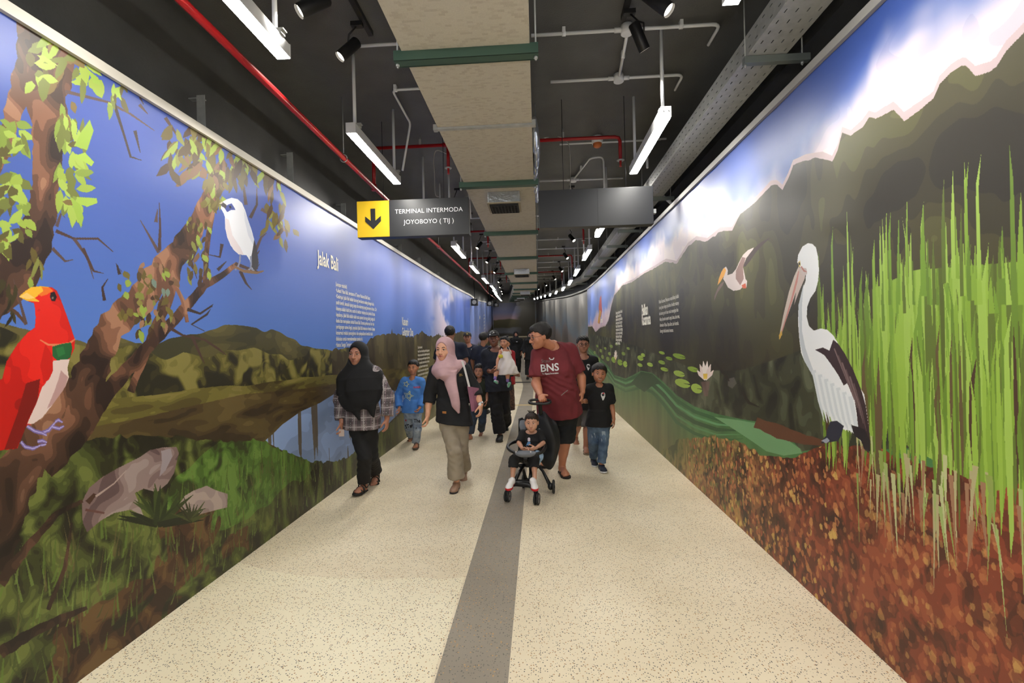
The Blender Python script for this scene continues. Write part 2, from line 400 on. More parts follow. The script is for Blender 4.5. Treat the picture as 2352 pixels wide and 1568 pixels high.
def leaf_cluster(m, area, n, cols, rnd, L0=(28, 60), w0=(7, 16), ang=(60, 120), clip=None):
    x0, y0, x1, y1 = area
    for _ in range(n):
        cx, cy = rnd.uniform(x0, x1), rnd.uniform(y0, y1); a = math.radians(rnd.uniform(*ang)); Ln = rnd.uniform(*L0); w = rnd.uniform(*w0)
        ca, sa = math.cos(a), math.sin(a); P = []
        for t, k in [(0, 0.25), (0.25, 0.9), (0.55, 1.0), (0.8, 0.6), (1, 0.02)]: P.append((t * Ln, k * w / 2 * rnd.uniform(0.7, 1.2)))
        for t, k in [(0.8, 0.6), (0.55, 1.0), (0.25, 0.9)]: P.append((t * Ln, -k * w / 2 * rnd.uniform(0.7, 1.2)))
        bendc = rnd.uniform(-0.3, 0.3)
        m.poly([(cx + ca * x - sa * (y + bendc * x * x / Ln), cy + sa * x + ca * (y + bendc * x * x / Ln)) for x, y in P], rnd.choice(cols), clip)

# ---------------- left print
def paint_left():
    random.seed(11); rnd = random.Random(4); m = Mural('left'); rr = rows(m); zf = m.Z[:, None] / m.ztop
    top = np.array((62, 84, 162), np.float32); low = np.array((84, 124, 198), np.float32)
    t = sm((zf - 0.35) / 0.65)[..., None]; m.img[:] = low * (1 - t) + top * t + 0 * m.Y[None, :, None]
    # soft clouds near the far end of the straight wall
    n = m.noise(0.55, 0.9, 31, 4, warp=1.5); ymask = sm((m.Y - 8.0) / 2.5)[None]
    cl = sm((n - 0.46) / 0.16) * ymask; m.img[:] = m.img * (1 - cl[..., None]) + np.array((205, 190, 205), np.float32) * cl[..., None]
    # vertical dithering of the print
    # --- far hill
    hill = m.above([(0, 735), (60, 748), (120, 775), (200, 790), (255, 778), (275, 768), (310, 781), (365, 784), (420, 775), (455, 765), (490, 757), (540, 748), (590, 754), (640, 764), (670, 778), (700, 793), (735, 803), (801, 809), (1078, 800)])
    n1 = m.noise(2.2, 5, 3, 3, warp=2); edge = (m.noise(9, 9, 8) - 0.5) * 14
    hm = rr < hill[None] + edge; m.img[hm] = m.pal(n1, [(58, 56, 34), (70, 66, 38), (84, 78, 44), (96, 88, 50)])[hm]
    # --- bushes band
    bt = m.above([(0, 760), (100, 790), (190, 810), (230, 818), (270, 806), (300, 800), (340, 806), (380, 812), (420, 800), (470, 812), (520, 806), (560, 800), (585, 804), (620, 815), (660, 822), (700, 815), (730, 800), (760, 802), (800, 806), (843, 800), (1078, 790)])
    n2 = m.noise(8.5, 8.0, 12, 2, warp=2.6); e2 = (m.noise(6, 6, 9) - 0.5) * 30
    bm_ = rr < bt[None] + e2; m.img[bm_] = m.pal(n2, [(38, 36, 22), (52, 48, 27), (76, 72, 34), (98, 92, 42), (114, 106, 52), (126, 118, 62)], 0.26, 0.74)[bm_]
    # --- tall dark forest to the right
    fo = m.above([(700, 900), (757, 812), (771, 799), (801, 812), (828, 800), (843, 786), (853, 776), (882, 765), (891, 768), (898, 764), (900, 756), (902, 766), (920, 768), (945, 774), (956, 769), (970, 761), (977, 768), (987, 772), (998, 772), (1007, 766), (1014, 772), (1040, 768), (1060, 762), (1078, 770)])
    n3 = m.noise(4.5, 1.6, 41, 3, warp=1.2); e3 = (m.noise(14, 5, 19) - 0.5) * 16
    fm = (rr < fo[None] + e3) & (m.Y > 4.6)[None]; m.img[fm] = m.pal(n3, [(46, 38, 26), (58, 50, 32), (72, 64, 40), (88, 80, 50), (104, 96, 60)], 0.2, 0.85)[fm]
    # --- olive bank
    bk = m.above([(0, 905), (180, 915), (260, 912), (350, 905), (450, 893), (560, 885), (650, 872), (760, 862), (830, 852), (910, 846), (1000, 838), (1078, 830)])
    n4 = m.noise(2.6, 9, 52, 3, warp=1.5); e4 = (m.noise(4, 4, 10) - 0.5) * 8
    km = rr < bk[None] + e4; m.img[km] = m.pal(n4, [(62, 52, 26), (80, 70, 34), (96, 88, 40), (112, 104, 48), (122, 112, 58)], 0.2, 0.8)[km]
    far = (rr < m.above([(0, 985), (180, 985), (300, 965), (450, 930), (560, 905), (700, 892), (830, 872), (1078, 850)])[None]) & (m.Y > 0)[None]
    m.img[far] = m.pal(n4, [(54, 42, 26), (70, 56, 32), (84, 70, 38), (98, 82, 46)], 0.2, 0.8)[far]
    # --- water
    wat = m.mask([(608, 1012), (625, 998), (648, 975), (690, 945), (735, 925), (775, 900), (815, 890), (850, 888), (890, 893), (918, 900), (935, 915), (925, 940), (905, 960), (880, 985), (850, 1010), (800, 1050), (770, 1065), (715, 1062), (690, 1050), (650, 1035)])
    strk = m.noise(16, 1.3, 61, 2); g = np.clip((zf * m.ztop - 0.35) / 0.8, 0, 1)
    wc = m.pal(m.noise(2, 4, 62, 3), [(112, 132, 168), (122, 144, 184), (132, 156, 200)])
    dk = strk > (0.70 - 0.10 * np.clip((zf * m.ztop - 0.7), -1, 1)); wc[dk] = (88, 80, 70); m.img[wat] = wc[wat]
    # --- grass (lower part)
    gt = m.above([(0, 960), (150, 990), (180, 1006), (285, 1003), (330, 998), (370, 1000), (420, 1007), (480, 1012), (540, 1012), (580, 1010), (610, 1015), (650, 1035), (690, 1050), (715, 1060), (770, 1060), (800, 1050), (850, 1012), (900, 968), (925, 946), (960, 930), (1020, 905), (1078, 885)])
    gm = rr < gt[None] + (m.noise(25, 8, 70) - 0.5) * 12
    Yb = m.Y[None]
    na = m.noise(12, 11, 71, 2, warp=2.8); nb = m.noise(13, 3.2, 72, 2, warp=1.0)
    mixn = sm((Yb - 2.6) / 1.6); ng = na * (1 - mixn) + nb * mixn
    gd = m.pal(ng, [(32, 30, 18), (42, 42, 21), (54, 58, 26), (68, 76, 34), (84, 92, 42), (102, 110, 52)], 0.24, 0.78)
    gb = m.pal(ng, [(50, 58, 26), (58, 78, 30), (70, 98, 36), (84, 116, 44), (98, 128, 54)], 0.22, 0.76)
    bright = sm(1.5 * np.exp(-((Yb - 3.6) / 1.1) ** 2) * np.exp(-((m.Z[:, None] - 0.62) / 0.28) ** 2) + 0.0)
    sel = (m.noise(3, 3, 73, 2) < bright * 1.15); gc = np.where(sel[..., None], gb, gd)
    brn = (m.noise(2.2, 2.5, 74, 3, warp=2) > 0.62) & (Yb < 3.2); gc = np.where(brn[..., None], m.pal(ng, [(48, 30, 20), (66, 42, 26), (84, 58, 34), (100, 74, 42)], 0.2, 0.8), gc)
    blur = sm((Yb - 5.2) / 2.5)[..., None]; gc = gc * (1 - blur) + np.array((96, 92, 54), np.float32) * (0.75 + 0.5 * m.noise(9, 1.5, 75))[..., None] * blur
    m.img[gm] = gc[gm]
    gmask = gm
    # thin pale grass blades
    for _ in range(900):
        Y = rnd.uniform(1.6, 6.5); z = rnd.uniform(0.02, 0.62); L = rnd.uniform(0.05, 0.22); w = rnd.uniform(0.003, 0.009); lean = rnd.uniform(-0.04, 0.05)
        c = rnd.choice([(78, 98, 36), (92, 118, 44), (110, 132, 60), (60, 72, 30), (96, 84, 50)])
        m.put(m.scan(m.texYZ([Y - w, Y + w, Y + lean], [z, z, z + L])), c, gmask, 0.7)
    # rocks
    def rock(P, cl, ccx, ccy, seed):
        mk = m.mask(P); nn = m.noise(5, 6, seed, 2, warp=2.5); m.img[mk] = m.pal(nn, cl, 0.2, 0.8)[mk]
        return mk
    rc = [(92, 72, 72), (118, 96, 94), (138, 118, 114), (152, 134, 130), (168, 150, 142)]
    rock([(188, 1155), (195, 1138), (205, 1120), (235, 1095), (270, 1075), (320, 1050), (345, 1033), (375, 1027), (405, 1026), (411, 1040), (400, 1085), (385, 1110), (360, 1130), (330, 1122), (310, 1132), (330, 1185), (300, 1170), (262, 1178), (232, 1195), (200, 1222), (190, 1200)], rc, 0, 0, 81)
    rock([(408, 1162), (425, 1138), (445, 1126), (475, 1115), (495, 1125), (523, 1134), (522, 1165), (500, 1170), (470, 1178), (440, 1185)], rc, 0, 0, 83)
    m.poly([(370, 1035), (392, 1030), (396, 1048), (380, 1080), (366, 1095), (372, 1060)], (150, 138, 142))
    m.poly([(196, 1150), (215, 1132), (222, 1136), (206, 1158)], (70, 46, 34)); m.stroke([(196, 1170), (240, 1178)], [6, 4], (96, 62, 56))
    m.stroke([(220, 1140), (262, 1110), (290, 1080)], [5, 3, 2], (166, 146, 138))
    # agave
    for k in range(26):
        a = math.radians(-170 + k * 6.4 + rnd.uniform(-3, 3)); L = rnd.uniform(60, 105); cx = 372 + rnd.uniform(-14, 14); cy = 1205
        m.stroke([(cx, cy), (cx + math.cos(a) * L * 0.6, cy + math.sin(a) * L * 0.62), (cx + math.cos(a) * L, cy + math.sin(a) * L * 0.95)], [13, 9, 1], rnd.choice([(40, 50, 24), (50, 62, 28), (60, 74, 32), (34, 38, 22)]))
    for k in range(12):
        a = math.radians(-160 + k * 13 + rnd.uniform(-3, 3)); L = rnd.uniform(30, 60); cx = 440; cy = 1195
        m.stroke([(cx, cy), (cx + math.cos(a) * L, cy + math.sin(a) * L)], [9, 1], rnd.choice([(52, 56, 30), (66, 74, 36), (44, 42, 26)]))
    # trunk and limbs
    DB = (58, 38, 28); MBn = (84, 56, 40); LB = (118, 78, 60); PK = (148, 104, 80)
    trunk = np.zeros((m.H, m.W), bool); save = m.img.copy(); m.img[:] = -1
    m.stroke([(150, 20), (125, 120), (108, 220), (112, 300), (108, 380), (100, 470), (78, 560), (30, 640), (-60, 720)], [110, 110, 95, 80, 62, 66, 80, 90, 100], DB, jit=0.12)
    m.stroke([(-60, 700), (0, 600), (50, 560)], [60, 50, 30], DB, jit=0.2)
    m.stroke([(-40, 1300), (0, 1180), (50, 1065), (120, 985), (200, 885), (225, 810), (260, 745), (320, 690), (370, 625), (425, 560), (460, 500), (490, 430), (500, 380)], [120, 110, 100, 80, 84, 70, 66, 70, 62, 54, 40, 34, 26], DB, jit=0.14)
    m.stroke([(-60, 500), (20, 300), (60, 150), (70, 60), (60, 20)], [30, 40, 50, 60, 80], DB, jit=0.2)
    m.stroke([(100, 1075), (180, 1000), (250, 895), (300, 840), (345, 790), (390, 745), (440, 690), (470, 655), (510, 632), (545, 605)], [60, 44, 36, 30, 28, 26, 22, 18, 14, 9], MBn, jit=0.12)
    m.stroke([(300, 900), (330, 820), (355, 760), (378, 700), (400, 640), (420, 560), (455, 480)], [16, 20, 22, 26, 24, 20, 14], MBn, jit=0.2)
    m.stroke([(470, 655), (476, 560), (490, 470), (520, 400)], [10, 12, 12, 9], LB, jit=0.15)
    m.stroke([(430, 740), (420, 690), (395, 640)], [8, 9, 10], MBn, jit=0.15)
    m.stroke([(0, 1500), (70, 1455), (140, 1420), (200, 1395)], [30, 24, 18, 8], (88, 54, 34), jit=0.15)
    m.stroke([(0, 1340), (60, 1260), (130, 1180), (190, 1150)], [26, 20, 14, 8], (70, 44, 30), jit=0.2)
    m.stroke([(110, 1400), (150, 1300), (165, 1200)], [10, 9, 5], (56, 36, 26), jit=0.2)
    m.stroke([(-20, 760), (10, 700), (40, 720), (60, 745)], [14, 12, 8, 5], DB, jit=0.1)
    trunk = m.img[..., 0] >= 0; m.img = save
    nt_ = m.noise(11, 6.5, 91, 2, warp=2.2); hl = m.noise(5, 2.2, 92, 2)
    tc = m.pal(nt_ * 0.6 + hl * 0.4, [(44, 30, 24), (62, 42, 32), (82, 56, 42), (104, 70, 52), (132, 90, 68), (158, 114, 88)], 0.25, 0.72)
    dark = sm((1.35 - m.Z[:, None]) / 0.5); tc = tc * (1 - 0.35 * dark)[..., None]; m.img[trunk] = tc[trunk]
    # twigs
    tw = [[(150, 210), (250, 235), (300, 262), (355, 300)], [(262, 238), (285, 310), (300, 360), (325, 368)], [(310, 300), (322, 350)], [(320, 240), (340, 262)],
          [(128, 530), (170, 548), (225, 548), (260, 578)], [(170, 548), (200, 590), (215, 640)], [(190, 570), (215, 622), (238, 628)], [(120, 570), (150, 600), (168, 596)], [(130, 520), (140, 490), (150, 500)],
          [(365, 580), (345, 545), (322, 505)], [(366, 575), (368, 520), (366, 465)], [(358, 510), (362, 480)], [(275, 630), (268, 605), (280, 625)],
          [(540, 605), (600, 628), (560, 622)], [(552, 622), (565, 650), (578, 665)], [(585, 580), (600, 545), (612, 535)], [(575, 500), (590, 470), (590, 430)], [(600, 480), (640, 505)], [(565, 470), (560, 430), (540, 400)], [(580, 600), (596, 575)],
          [(430, 710), (460, 720), (490, 700), (475, 722), (440, 745), (470, 760)], [(385, 750), (420, 770), (470, 780), (500, 800), (520, 815)], [(440, 770), (458, 810), (470, 835)],
          [(330, 200), (322, 225), (330, 240)], [(380, 270), (400, 300), (420, 330)], [(60, 745), (45, 690), (30, 640)], [(500, 620), (520, 600)], [(455, 560), (440, 600), (452, 640)],
          [(240, 690), (235, 660), (248, 640)], [(510, 560), (505, 590), (480, 585)]]
    for tpts in tw: m.stroke(tpts, [8] + [5] * (len(tpts) - 2) + [1.5], rnd.choice([(60, 42, 40), (72, 50, 44), (54, 40, 36), (86, 66, 62)]))
    G1 = [(150, 172, 66), (128, 150, 58), (108, 116, 50), (160, 184, 78), (90, 84, 38), (118, 98, 52)]; G2 = [(96, 84, 38), (110, 98, 44), (78, 62, 34), (124, 128, 60), (140, 160, 66), (66, 46, 30), (118, 88, 62)]
    for ar, k, G, kw in [((70, 70, 250, 190), 40, G1, dict(L0=(25, 60), w0=(12, 30), ang=(0, 180))), ((250, 170, 290, 240), 9, G1, dict(L0=(20, 45), w0=(8, 14))), ((140, 225, 170, 300), 12, G1, dict()),
                         ((-10, 270, 60, 560), 60, G1, dict(L0=(25, 55), w0=(12, 28), ang=(20, 160))), ((120, 260, 200, 330), 20, G1, dict(L0=(25, 60), w0=(10, 20))), ((135, 330, 180, 480), 30, G1, dict(L0=(30, 60), w0=(12, 24), ang=(0, 110))),
                         ((60, 560, 110, 640), 8, G2, dict()), ((388, 275, 520, 400), 70, G2, dict(L0=(28, 60), w0=(10, 22), ang=(50, 150))), ((500, 330, 630, 400), 50, G2, dict(L0=(28, 60), w0=(8, 16), ang=(60, 115))),
                         ((470, 400, 520, 470), 30, G2, dict(L0=(20, 40), w0=(8, 16))), ((610, 390, 655, 520), 26, G2, dict(L0=(24, 44), w0=(7, 13))), ((640, 520, 675, 560), 5, G2, dict(L0=(18, 34), w0=(8, 12))),
                         ((320, 600, 400, 760), 60, G2 + [(112, 132, 120), (132, 124, 60), (150, 112, 86)], dict(L0=(12, 34), w0=(7, 15), ang=(60, 130))), ((430, 480, 480, 640), 40, G2, dict(L0=(12, 30), w0=(6, 13), ang=(60, 130))),
                         ((265, 610, 330, 720), 14, G2, dict(L0=(14, 30), w0=(8, 18))), ((-10, 640, 40, 760), 12, [(40, 36, 22), (60, 54, 28)], dict())]:
        leaf_cluster(m, ar, k, G, rnd, **kw)
    for P in [[(165, 360), (195, 350), (216, 372), (210, 382), (188, 368)], [(175, 452), (222, 455), (224, 466), (200, 475), (180, 468)], [(160, 450), (184, 470), (192, 500), (186, 524), (176, 500)], [(256, 205), (272, 200), (280, 232), (270, 222)],
              [(170, 335), (200, 345), (215, 300), (206, 275), (188, 300)], [(200, 158), (225, 178), (232, 196), (214, 190)]]: m.poly(P, rnd.choice([(158, 188, 72), (148, 178, 66)]))
    # --- white starling with blue eye patch
    m.poly([(520, 458), (532, 454), (546, 457), (556, 466), (563, 482), (570, 505), (578, 528), (584, 550), (590, 570), (590, 585), (594, 600), (592, 617), (584, 620), (577, 614), (574, 598), (566, 586), (552, 585), (540, 577), (530, 564), (522, 545), (517, 522), (517, 500), (514, 490), (507, 478), (510, 464)], (226, 228, 236))
    m.poly([(518, 500), (526, 505), (534, 540), (552, 568), (560, 585), (548, 584), (536, 573), (524, 550), (517, 524)], (214, 204, 208))
    m.poly([(560, 480), (570, 505), (578, 530), (588, 566), (580, 560), (570, 540), (562, 505)], (204, 208, 222))
    m.poly([(584, 550), (590, 570), (594, 602), (592, 618), (584, 620), (577, 612), (576, 596), (580, 575)], (52, 50, 58))
    m.poly([(523, 470), (532, 467), (537, 474), (541, 482), (531, 482), (522, 487), (516, 478)], (58, 74, 150)); m.poly([(526, 473), (530, 472), (532, 477), (528, 479)], (14, 16, 30))
    m.poly([(504, 467), (512, 464), (521, 471), (518, 479), (510, 474)], (64, 58, 60)); m.poly([(503, 467), (510, 463), (512, 466), (507, 469)], (188, 180, 150))
    for P in [[(552, 584), (551, 600), (547, 612)], [(576, 588), (577, 602), (576, 616)], [(547, 612), (540, 620)], [(547, 612), (552, 621)], [(576, 616), (568, 622)], [(576, 616), (584, 622)]]: m.stroke(P, 4, (128, 134, 158))
    m.stroke([(538, 612), (560, 622), (590, 626), (606, 622)], [5, 7, 6, 2], (128, 96, 66), jit=0.2); m.stroke([(586, 622), (596, 606)], [3, 1], (70, 54, 50))
    # --- red bird with yellow crown
    red = m.mask([(43, 681), (58, 668), (72, 659), (95, 657), (118, 659), (130, 667), (138, 684), (146, 705), (155, 730), (163, 752), (172, 780), (171, 800), (160, 824), (155, 845), (157, 865), (150, 888), (138, 906), (124, 925), (112, 940), (98, 958), (78, 972), (60, 978), (50, 1000), (40, 1030), (0, 1034), (-60, 1034), (-60, 900), (5, 870), (15, 830), (40, 790), (62, 765), (80, 752), (82, 730), (80, 706), (78, 696), (60, 690)])
    yy = m.noise(7, 4, 95, 3); col = m.pal(yy, [(150, 16, 10), (182, 20, 12), (204, 26, 16), (220, 34, 22)], 0.25, 0.75); m.img[red] = col[red]
    m.poly([(43, 681), (58, 668), (72, 659), (95, 657), (112, 659), (108, 668), (95, 674), (80, 684), (92, 692), (80, 693), (60, 690)], (232, 176, 44)); m.poly([(43, 681), (62, 672), (80, 684), (64, 687)], (238, 196, 110))
    m.poly([(95, 658), (114, 660), (122, 668), (108, 676), (96, 680), (86, 678), (100, 668)], (226, 110, 30))
    m.poly([(116, 672), (125, 670), (130, 682), (126, 692), (118, 690), (115, 682)], (30, 22, 22)); m.poly([(119, 682), (123, 681), (123, 686), (119, 687)], (120, 104, 96))
    m.stroke([(92, 780), (110, 791), (135, 793), (160, 788), (173, 778)], [3, 5, 6, 5, 3], (214, 120, 80), jit=0.2)
    m.poly([(120, 796), (140, 790), (163, 786), (166, 800), (162, 820), (150, 828), (132, 828), (121, 818)], (34, 92, 48)); m.poly([(128, 800), (145, 795), (150, 812), (134, 820)], (44, 112, 58))
    m.poly([(122, 828), (160, 824), (155, 845), (158, 866), (150, 888), (138, 906), (124, 925), (112, 940), (98, 958), (78, 972), (62, 974), (70, 955), (84, 925), (96, 890), (104, 880), (116, 860)], (212, 190, 184))
    m.poly([(140, 850), (156, 866), (150, 888), (138, 906), (118, 932), (108, 938), (124, 900), (134, 872)], (176, 140, 138))
    m.poly([(104, 790), (120, 815), (122, 850), (112, 872), (100, 880), (97, 860), (92, 840)], (196, 26, 16)); m.poly([(60, 880), (92, 870), (86, 920), (66, 962), (50, 1005), (38, 1030), (10, 1032), (40, 950)], (120, 18, 12))
    for P in [[(62, 978), (80, 990), (96, 994), (112, 988), (128, 968)], [(128, 968), (134, 964), (144, 970)], [(120, 980), (136, 984), (147, 978)], [(96, 994), (108, 1000)], [(48, 1014), (58, 1026), (76, 1030), (94, 1022)], [(94, 1022), (106, 1020)], [(86, 1014), (98, 1012), (108, 1016)]]:
        m.stroke(P, [8] + [9] * (len(P) - 2) + [4], (112, 96, 160)); m.stroke(P, [3] + [3] * (len(P) - 2) + [2], (170, 160, 205))
    return m
# ---------------- right print
def paint_right():
    random.seed(12); rnd = random.Random(9); m = Mural('right'); rr = rows(m); zf = m.Z[:, None] / m.ztop; Yb = m.Y[None]; Z = m.Z[:, None]
    t = sm((zf - 0.62) / 0.38)[..., None]; m.img[:] = np.array((122, 150, 214), np.float32) * (1 - t) + np.array((54, 80, 152), np.float32) * t + 0 * m.Y[None, :, None]
    fb = [(2420, 20), (2352, 77), (2312, 117), (2290, 152), (2276, 163), (2241, 173), (2228, 160), (2220, 153), (2210, 153), (2185, 168), (2159, 194), (2144, 230), (2108, 255), (2077, 275), (2065, 262), (2052, 250), (2040, 258), (2011, 275), (1996, 270), (1981, 291), (1955, 314), (1935, 306), (1925, 345), (1912, 372), (1890, 362), (1853, 367), (1822, 380), (1810, 410), (1797, 436), (1785, 425), (1771, 426), (1751, 449), (1720, 478), (1700, 490), (1682, 530), (1655, 530), (1625, 555), (1600, 550), (1580, 565), (1554, 606), (1530, 600), (1503, 616), (1480, 628), (1452, 647), (1430, 655), (1411, 678), (1405, 700), (1398, 735), (1391, 749), (1380, 752), (1368, 764), (1360, 752), (1350, 756)]
    cb = [(2420, -230), (2250, -60), (2190, 0), (2150, 60), (2100, 108), (2040, 160), (2005, 200), (1990, 232), (1950, 268), (1900, 290), (1850, 325), (1815, 372), (1780, 400), (1740, 440), (1700, 462), (1640, 495), (1560, 545), (1500, 580), (1450, 620), (1415, 650), (1400, 700), (1385, 722), (1366, 738), (1350, 756)]
    fz = m.above(fb); cz = m.above(cb); wn = m.noise(2.2, 1.6, 101, 3, warp=1.5)
    c = sm((cz[None] + (wn - 0.5) * 190 - rr) / 90 + 0.5)[..., None]
    cloud = m.pal(m.noise(2.2, 2.6, 103, 3, warp=1.5), [(196, 184, 196), (210, 196, 204), (222, 208, 208), (228, 214, 212)], 0.25, 0.75); m.img[:] = m.img * (1 - c) + cloud * c
    pinkY = sm((Yb - 9.5) / 2.0)[..., None]; m.img[:] = m.img * (1 - 0.6 * pinkY * c) + np.array((196, 160, 176), np.float32) * 0.6 * pinkY * c
    fr = (rr < fz[None] + 12) ; m.img[fr] = (186, 166, 170)
    n = m.noise(1.4, 1.5, 104, 3, warp=1.8); n2 = m.noise(7, 2, 105, 2)
    fc = m.pal(n * 0.7 + n2 * 0.3, [(44, 40, 32), (56, 52, 36), (68, 64, 40), (80, 78, 44), (90, 88, 50)], 0.28, 0.75)
    dk = sm(1.3 - ((Yb - 5.2) / 2.6) ** 2 - ((Z - 1.35) / 0.5) ** 2)[..., None]; fc = fc * (1 - 0.5 * dk) + np.array((40, 36, 32), np.float32) * 0.5 * dk
    fm = rr < fz[None] + (m.noise(16, 8, 106) - 0.5) * 6; m.img[fm] = fc[fm]
    # dim undergrowth around the pelican, and the dark water
    ug = m.above([(2420, 780), (2000, 770), (1850, 800), (1700, 850), (1600, 850), (1500, 810), (1400, 775), (1350, 770)]); nn = m.noise(7, 5.5, 107, 2, warp=2)
    um = rr < ug[None]; uc = m.pal(nn, [(40, 40, 32), (50, 52, 38), (62, 64, 46), (76, 80, 60), (92, 96, 74)], 0.25, 0.85); m.img[um] = uc[um]
    # green bank
    gb = m.above([(2420, 1000), (2060, 1030), (1980, 1035), (1900, 1025), (1850, 1035), (1842, 1037), (1819, 1009), (1778, 978), (1738, 968), (1707, 963), (1646, 950), (1595, 933), (1554, 907), (1523, 876), (1498, 856), (1472, 851), (1437, 869), (1411, 861), (1398, 841), (1350, 800)])
    gm = rr < gb[None]; depth = np.clip((gb[None] - rr) / 260.0, 0, 1)[..., None]
    g1 = np.array((66, 116, 66), np.float32) * (1 - depth) + np.array((104, 104, 60), np.float32) * depth
    g1 = g1 * (0.85 + 0.3 * m.noise(8, 1.6, 108, 2))[..., None]; m.img[gm] = g1[gm]
    for k, (off, w, cc) in enumerate([(10, 8, (44, 92, 50)), (22, 5, (92, 150, 98)), (34, 9, (46, 80, 46)), (46, 4, (84, 136, 84)), (60, 7, (52, 96, 54))]):
        P = [(1350, 800 + off * .3), (1398, 841 + off * .4), (1411, 861 + off * .4), (1437, 869 + off * .5), (1472, 853 + off * .6), (1498, 858 + off * .7), (1523, 878 + off * .8), (1554, 909 + off), (1595, 935 + off), (1646, 952 + off), (1707, 965 + off * .7)]
        m.stroke(P, [1] + [w * 0.5] * 3 + [w] * 6 + [1], cc, gm)
    m.poly([(1640, 957), (1700, 965), (1740, 972), (1775, 985), (1800, 1004), (1838, 1030), (1842, 1040), (1800, 1046), (1760, 1036), (1720, 1008), (1680, 982)], (108, 152, 104))
    m.poly([(1472, 853), (1498, 858), (1520, 880), (1500, 884), (1480, 900), (1462, 888), (1450, 878)], (40, 70, 40))
    # litter covered ground (red brown), greener to the far side
    rg = m.above([(2420, 1110), (2352, 1100), (2200, 1080), (2100, 1060), (2050, 1045), (1980, 1022), (1900, 1014), (1860, 1035), (1842, 1046), (1800, 1052), (1740, 1040), (1690, 1010), (1640, 1000), (1560, 1010), (1480, 1050), (1350, 1100)])
    lit = m.noise(15, 11, 110, 2, warp=1.8); base = m.noise(5.0, 4.5, 111, 3, warp=2)
    rc = m.pal(base * 0.5 + lit * 0.5, [(58, 30, 22), (76, 38, 26), (98, 48, 32), (124, 58, 38), (146, 74, 48)], 0.25, 0.75)
    rb = m.pal(base * 0.45 + lit * 0.55, [(52, 34, 22), (78, 52, 32), (112, 76, 46), (140, 92, 56), (168, 128, 72)], 0.28, 0.72)
    gl = m.pal(base * 0.45 + lit * 0.55, [(60, 66, 30), (88, 92, 42), (110, 108, 52), (124, 106, 58), (138, 130, 70)], 0.28, 0.72)
    t1 = sm((Yb - 2.7) / 0.9)[..., None]; t2 = sm((Yb - 3.6 + (Z - 0.4) * 2.2) / 1.4)[..., None]
    cc = rc * (1 - t1) + rb * t1; cc = cc * (1 - t2) + gl * t2; far = sm((Yb - 5.0) / 2.2)[..., None]; cc = cc * (1 - far) + g1 * far
    rm = rr < rg[None] + (m.noise(12, 12, 112) - 0.5) * 14; m.img[rm] = cc[rm]
    # leaves of the litter
    pal = [(196, 140, 84), (178, 104, 62), (206, 170, 92), (150, 74, 48), (120, 60, 40), (186, 120, 72), (90, 40, 28)]
    for _ in range(2300):
        Y = rnd.uniform(1.3, 4.9); z = rnd.uniform(0.0, 0.93) ** 1.0; sz = rnd.uniform(0.008, 0.024); a = rnd.uniform(0, 3.14)
        if z > 0.95: continue
        kk = rnd.randint(5, 7); P = [(math.cos(a + 6.283 * i / kk) * sz * rnd.uniform(0.6, 1.2), math.sin(a + 6.283 * i / kk) * sz * rnd.uniform(0.8, 1.6)) for i in range(kk)]
        cl = rnd.choice(pal if Y < 3.6 else pal + [(140, 136, 64), (110, 118, 56), (150, 120, 70)]); m.put(m.scan(m.texYZ([Y + p[0] for p in P], [z + p[1] for p in P])), cl, rm, 0.8 if Y > 2.5 else 0.45)
    # lily pads and lotus
    for u, v, w, h in [(1404, 795, 8, 7), (1416, 790, 7, 6), (1410, 826, 12, 14), (1424, 832, 12, 14), (1436, 836, 10, 14), (1432, 812, 9, 8), (1400, 812, 7, 8), (1390, 800, 6, 6), (1380, 806, 6, 8), (1372, 796, 5, 6), (1366, 812, 5, 8), (1471, 822, 14, 12), (1477, 815, 10, 8), (1470, 838, 12, 8), (1493, 837, 14, 9), (1520, 832, 16, 9), (1537, 823, 16, 8), (1526, 848, 18, 9), (1560, 858, 26, 14), (1592, 848, 26, 12), (1568, 880, 36, 20), (1600, 892, 26, 22), (1560, 818, 30, 12), (1520, 810, 14, 7), (1396, 824, 8, 10), (1384, 820, 7, 9), (1376, 826, 6, 9), (1443, 800, 8, 6)]:
        P = [(u + math.cos(a) * w / 2, v + math.sin(a) * h / 2 + math.cos(a) * w * 0.12) for a in np.linspace(0, 6.0, 14)] + [(u, v)]; m.poly(P, rnd.choice([(146, 176, 62), (132, 162, 56), (156, 184, 74)]) if w > 9 else (124, 146, 66))
    for cx, cy, s_, sw_ in [(1620, 872, 1.0, 1.0), (1414, 826, 0.5, 0.4)]:
        for a in (-60, -35, -12, 12, 35, 60):
            r = math.radians(a - 90); L = 44 * s_; m.stroke([(cx, cy), (cx + math.cos(r) * L * 0.32 * sw_, cy + math.sin(r) * L * 0.6), (cx + math.cos(r) * L * 0.5 * sw_, cy + math.sin(r) * L)], [5 * s_ * sw_, 9 * s_ * sw_, 1], (226, 208, 200) if abs(a) > 20 else (236, 224, 214))
        m.poly([(cx - 5 * s_ * sw_, cy - 14 * s_), (cx + 5 * s_ * sw_, cy - 14 * s_), (cx + 4 * s_ * sw_, cy - 2 * s_), (cx - 4 * s_ * sw_, cy - 2 * s_)], (224, 190, 80))
        m.stroke([(cx, cy + 4 * s_), (cx + 2 * sw_, cy + 38 * s_)], [20 * s_ * sw_, 8 * s_ * sw_], (120, 84, 84), a=0.6)
    m.poly([(1672, 870), (1686, 866), (1692, 880), (1682, 892), (1672, 886)], (110, 104, 100), a=0.6)
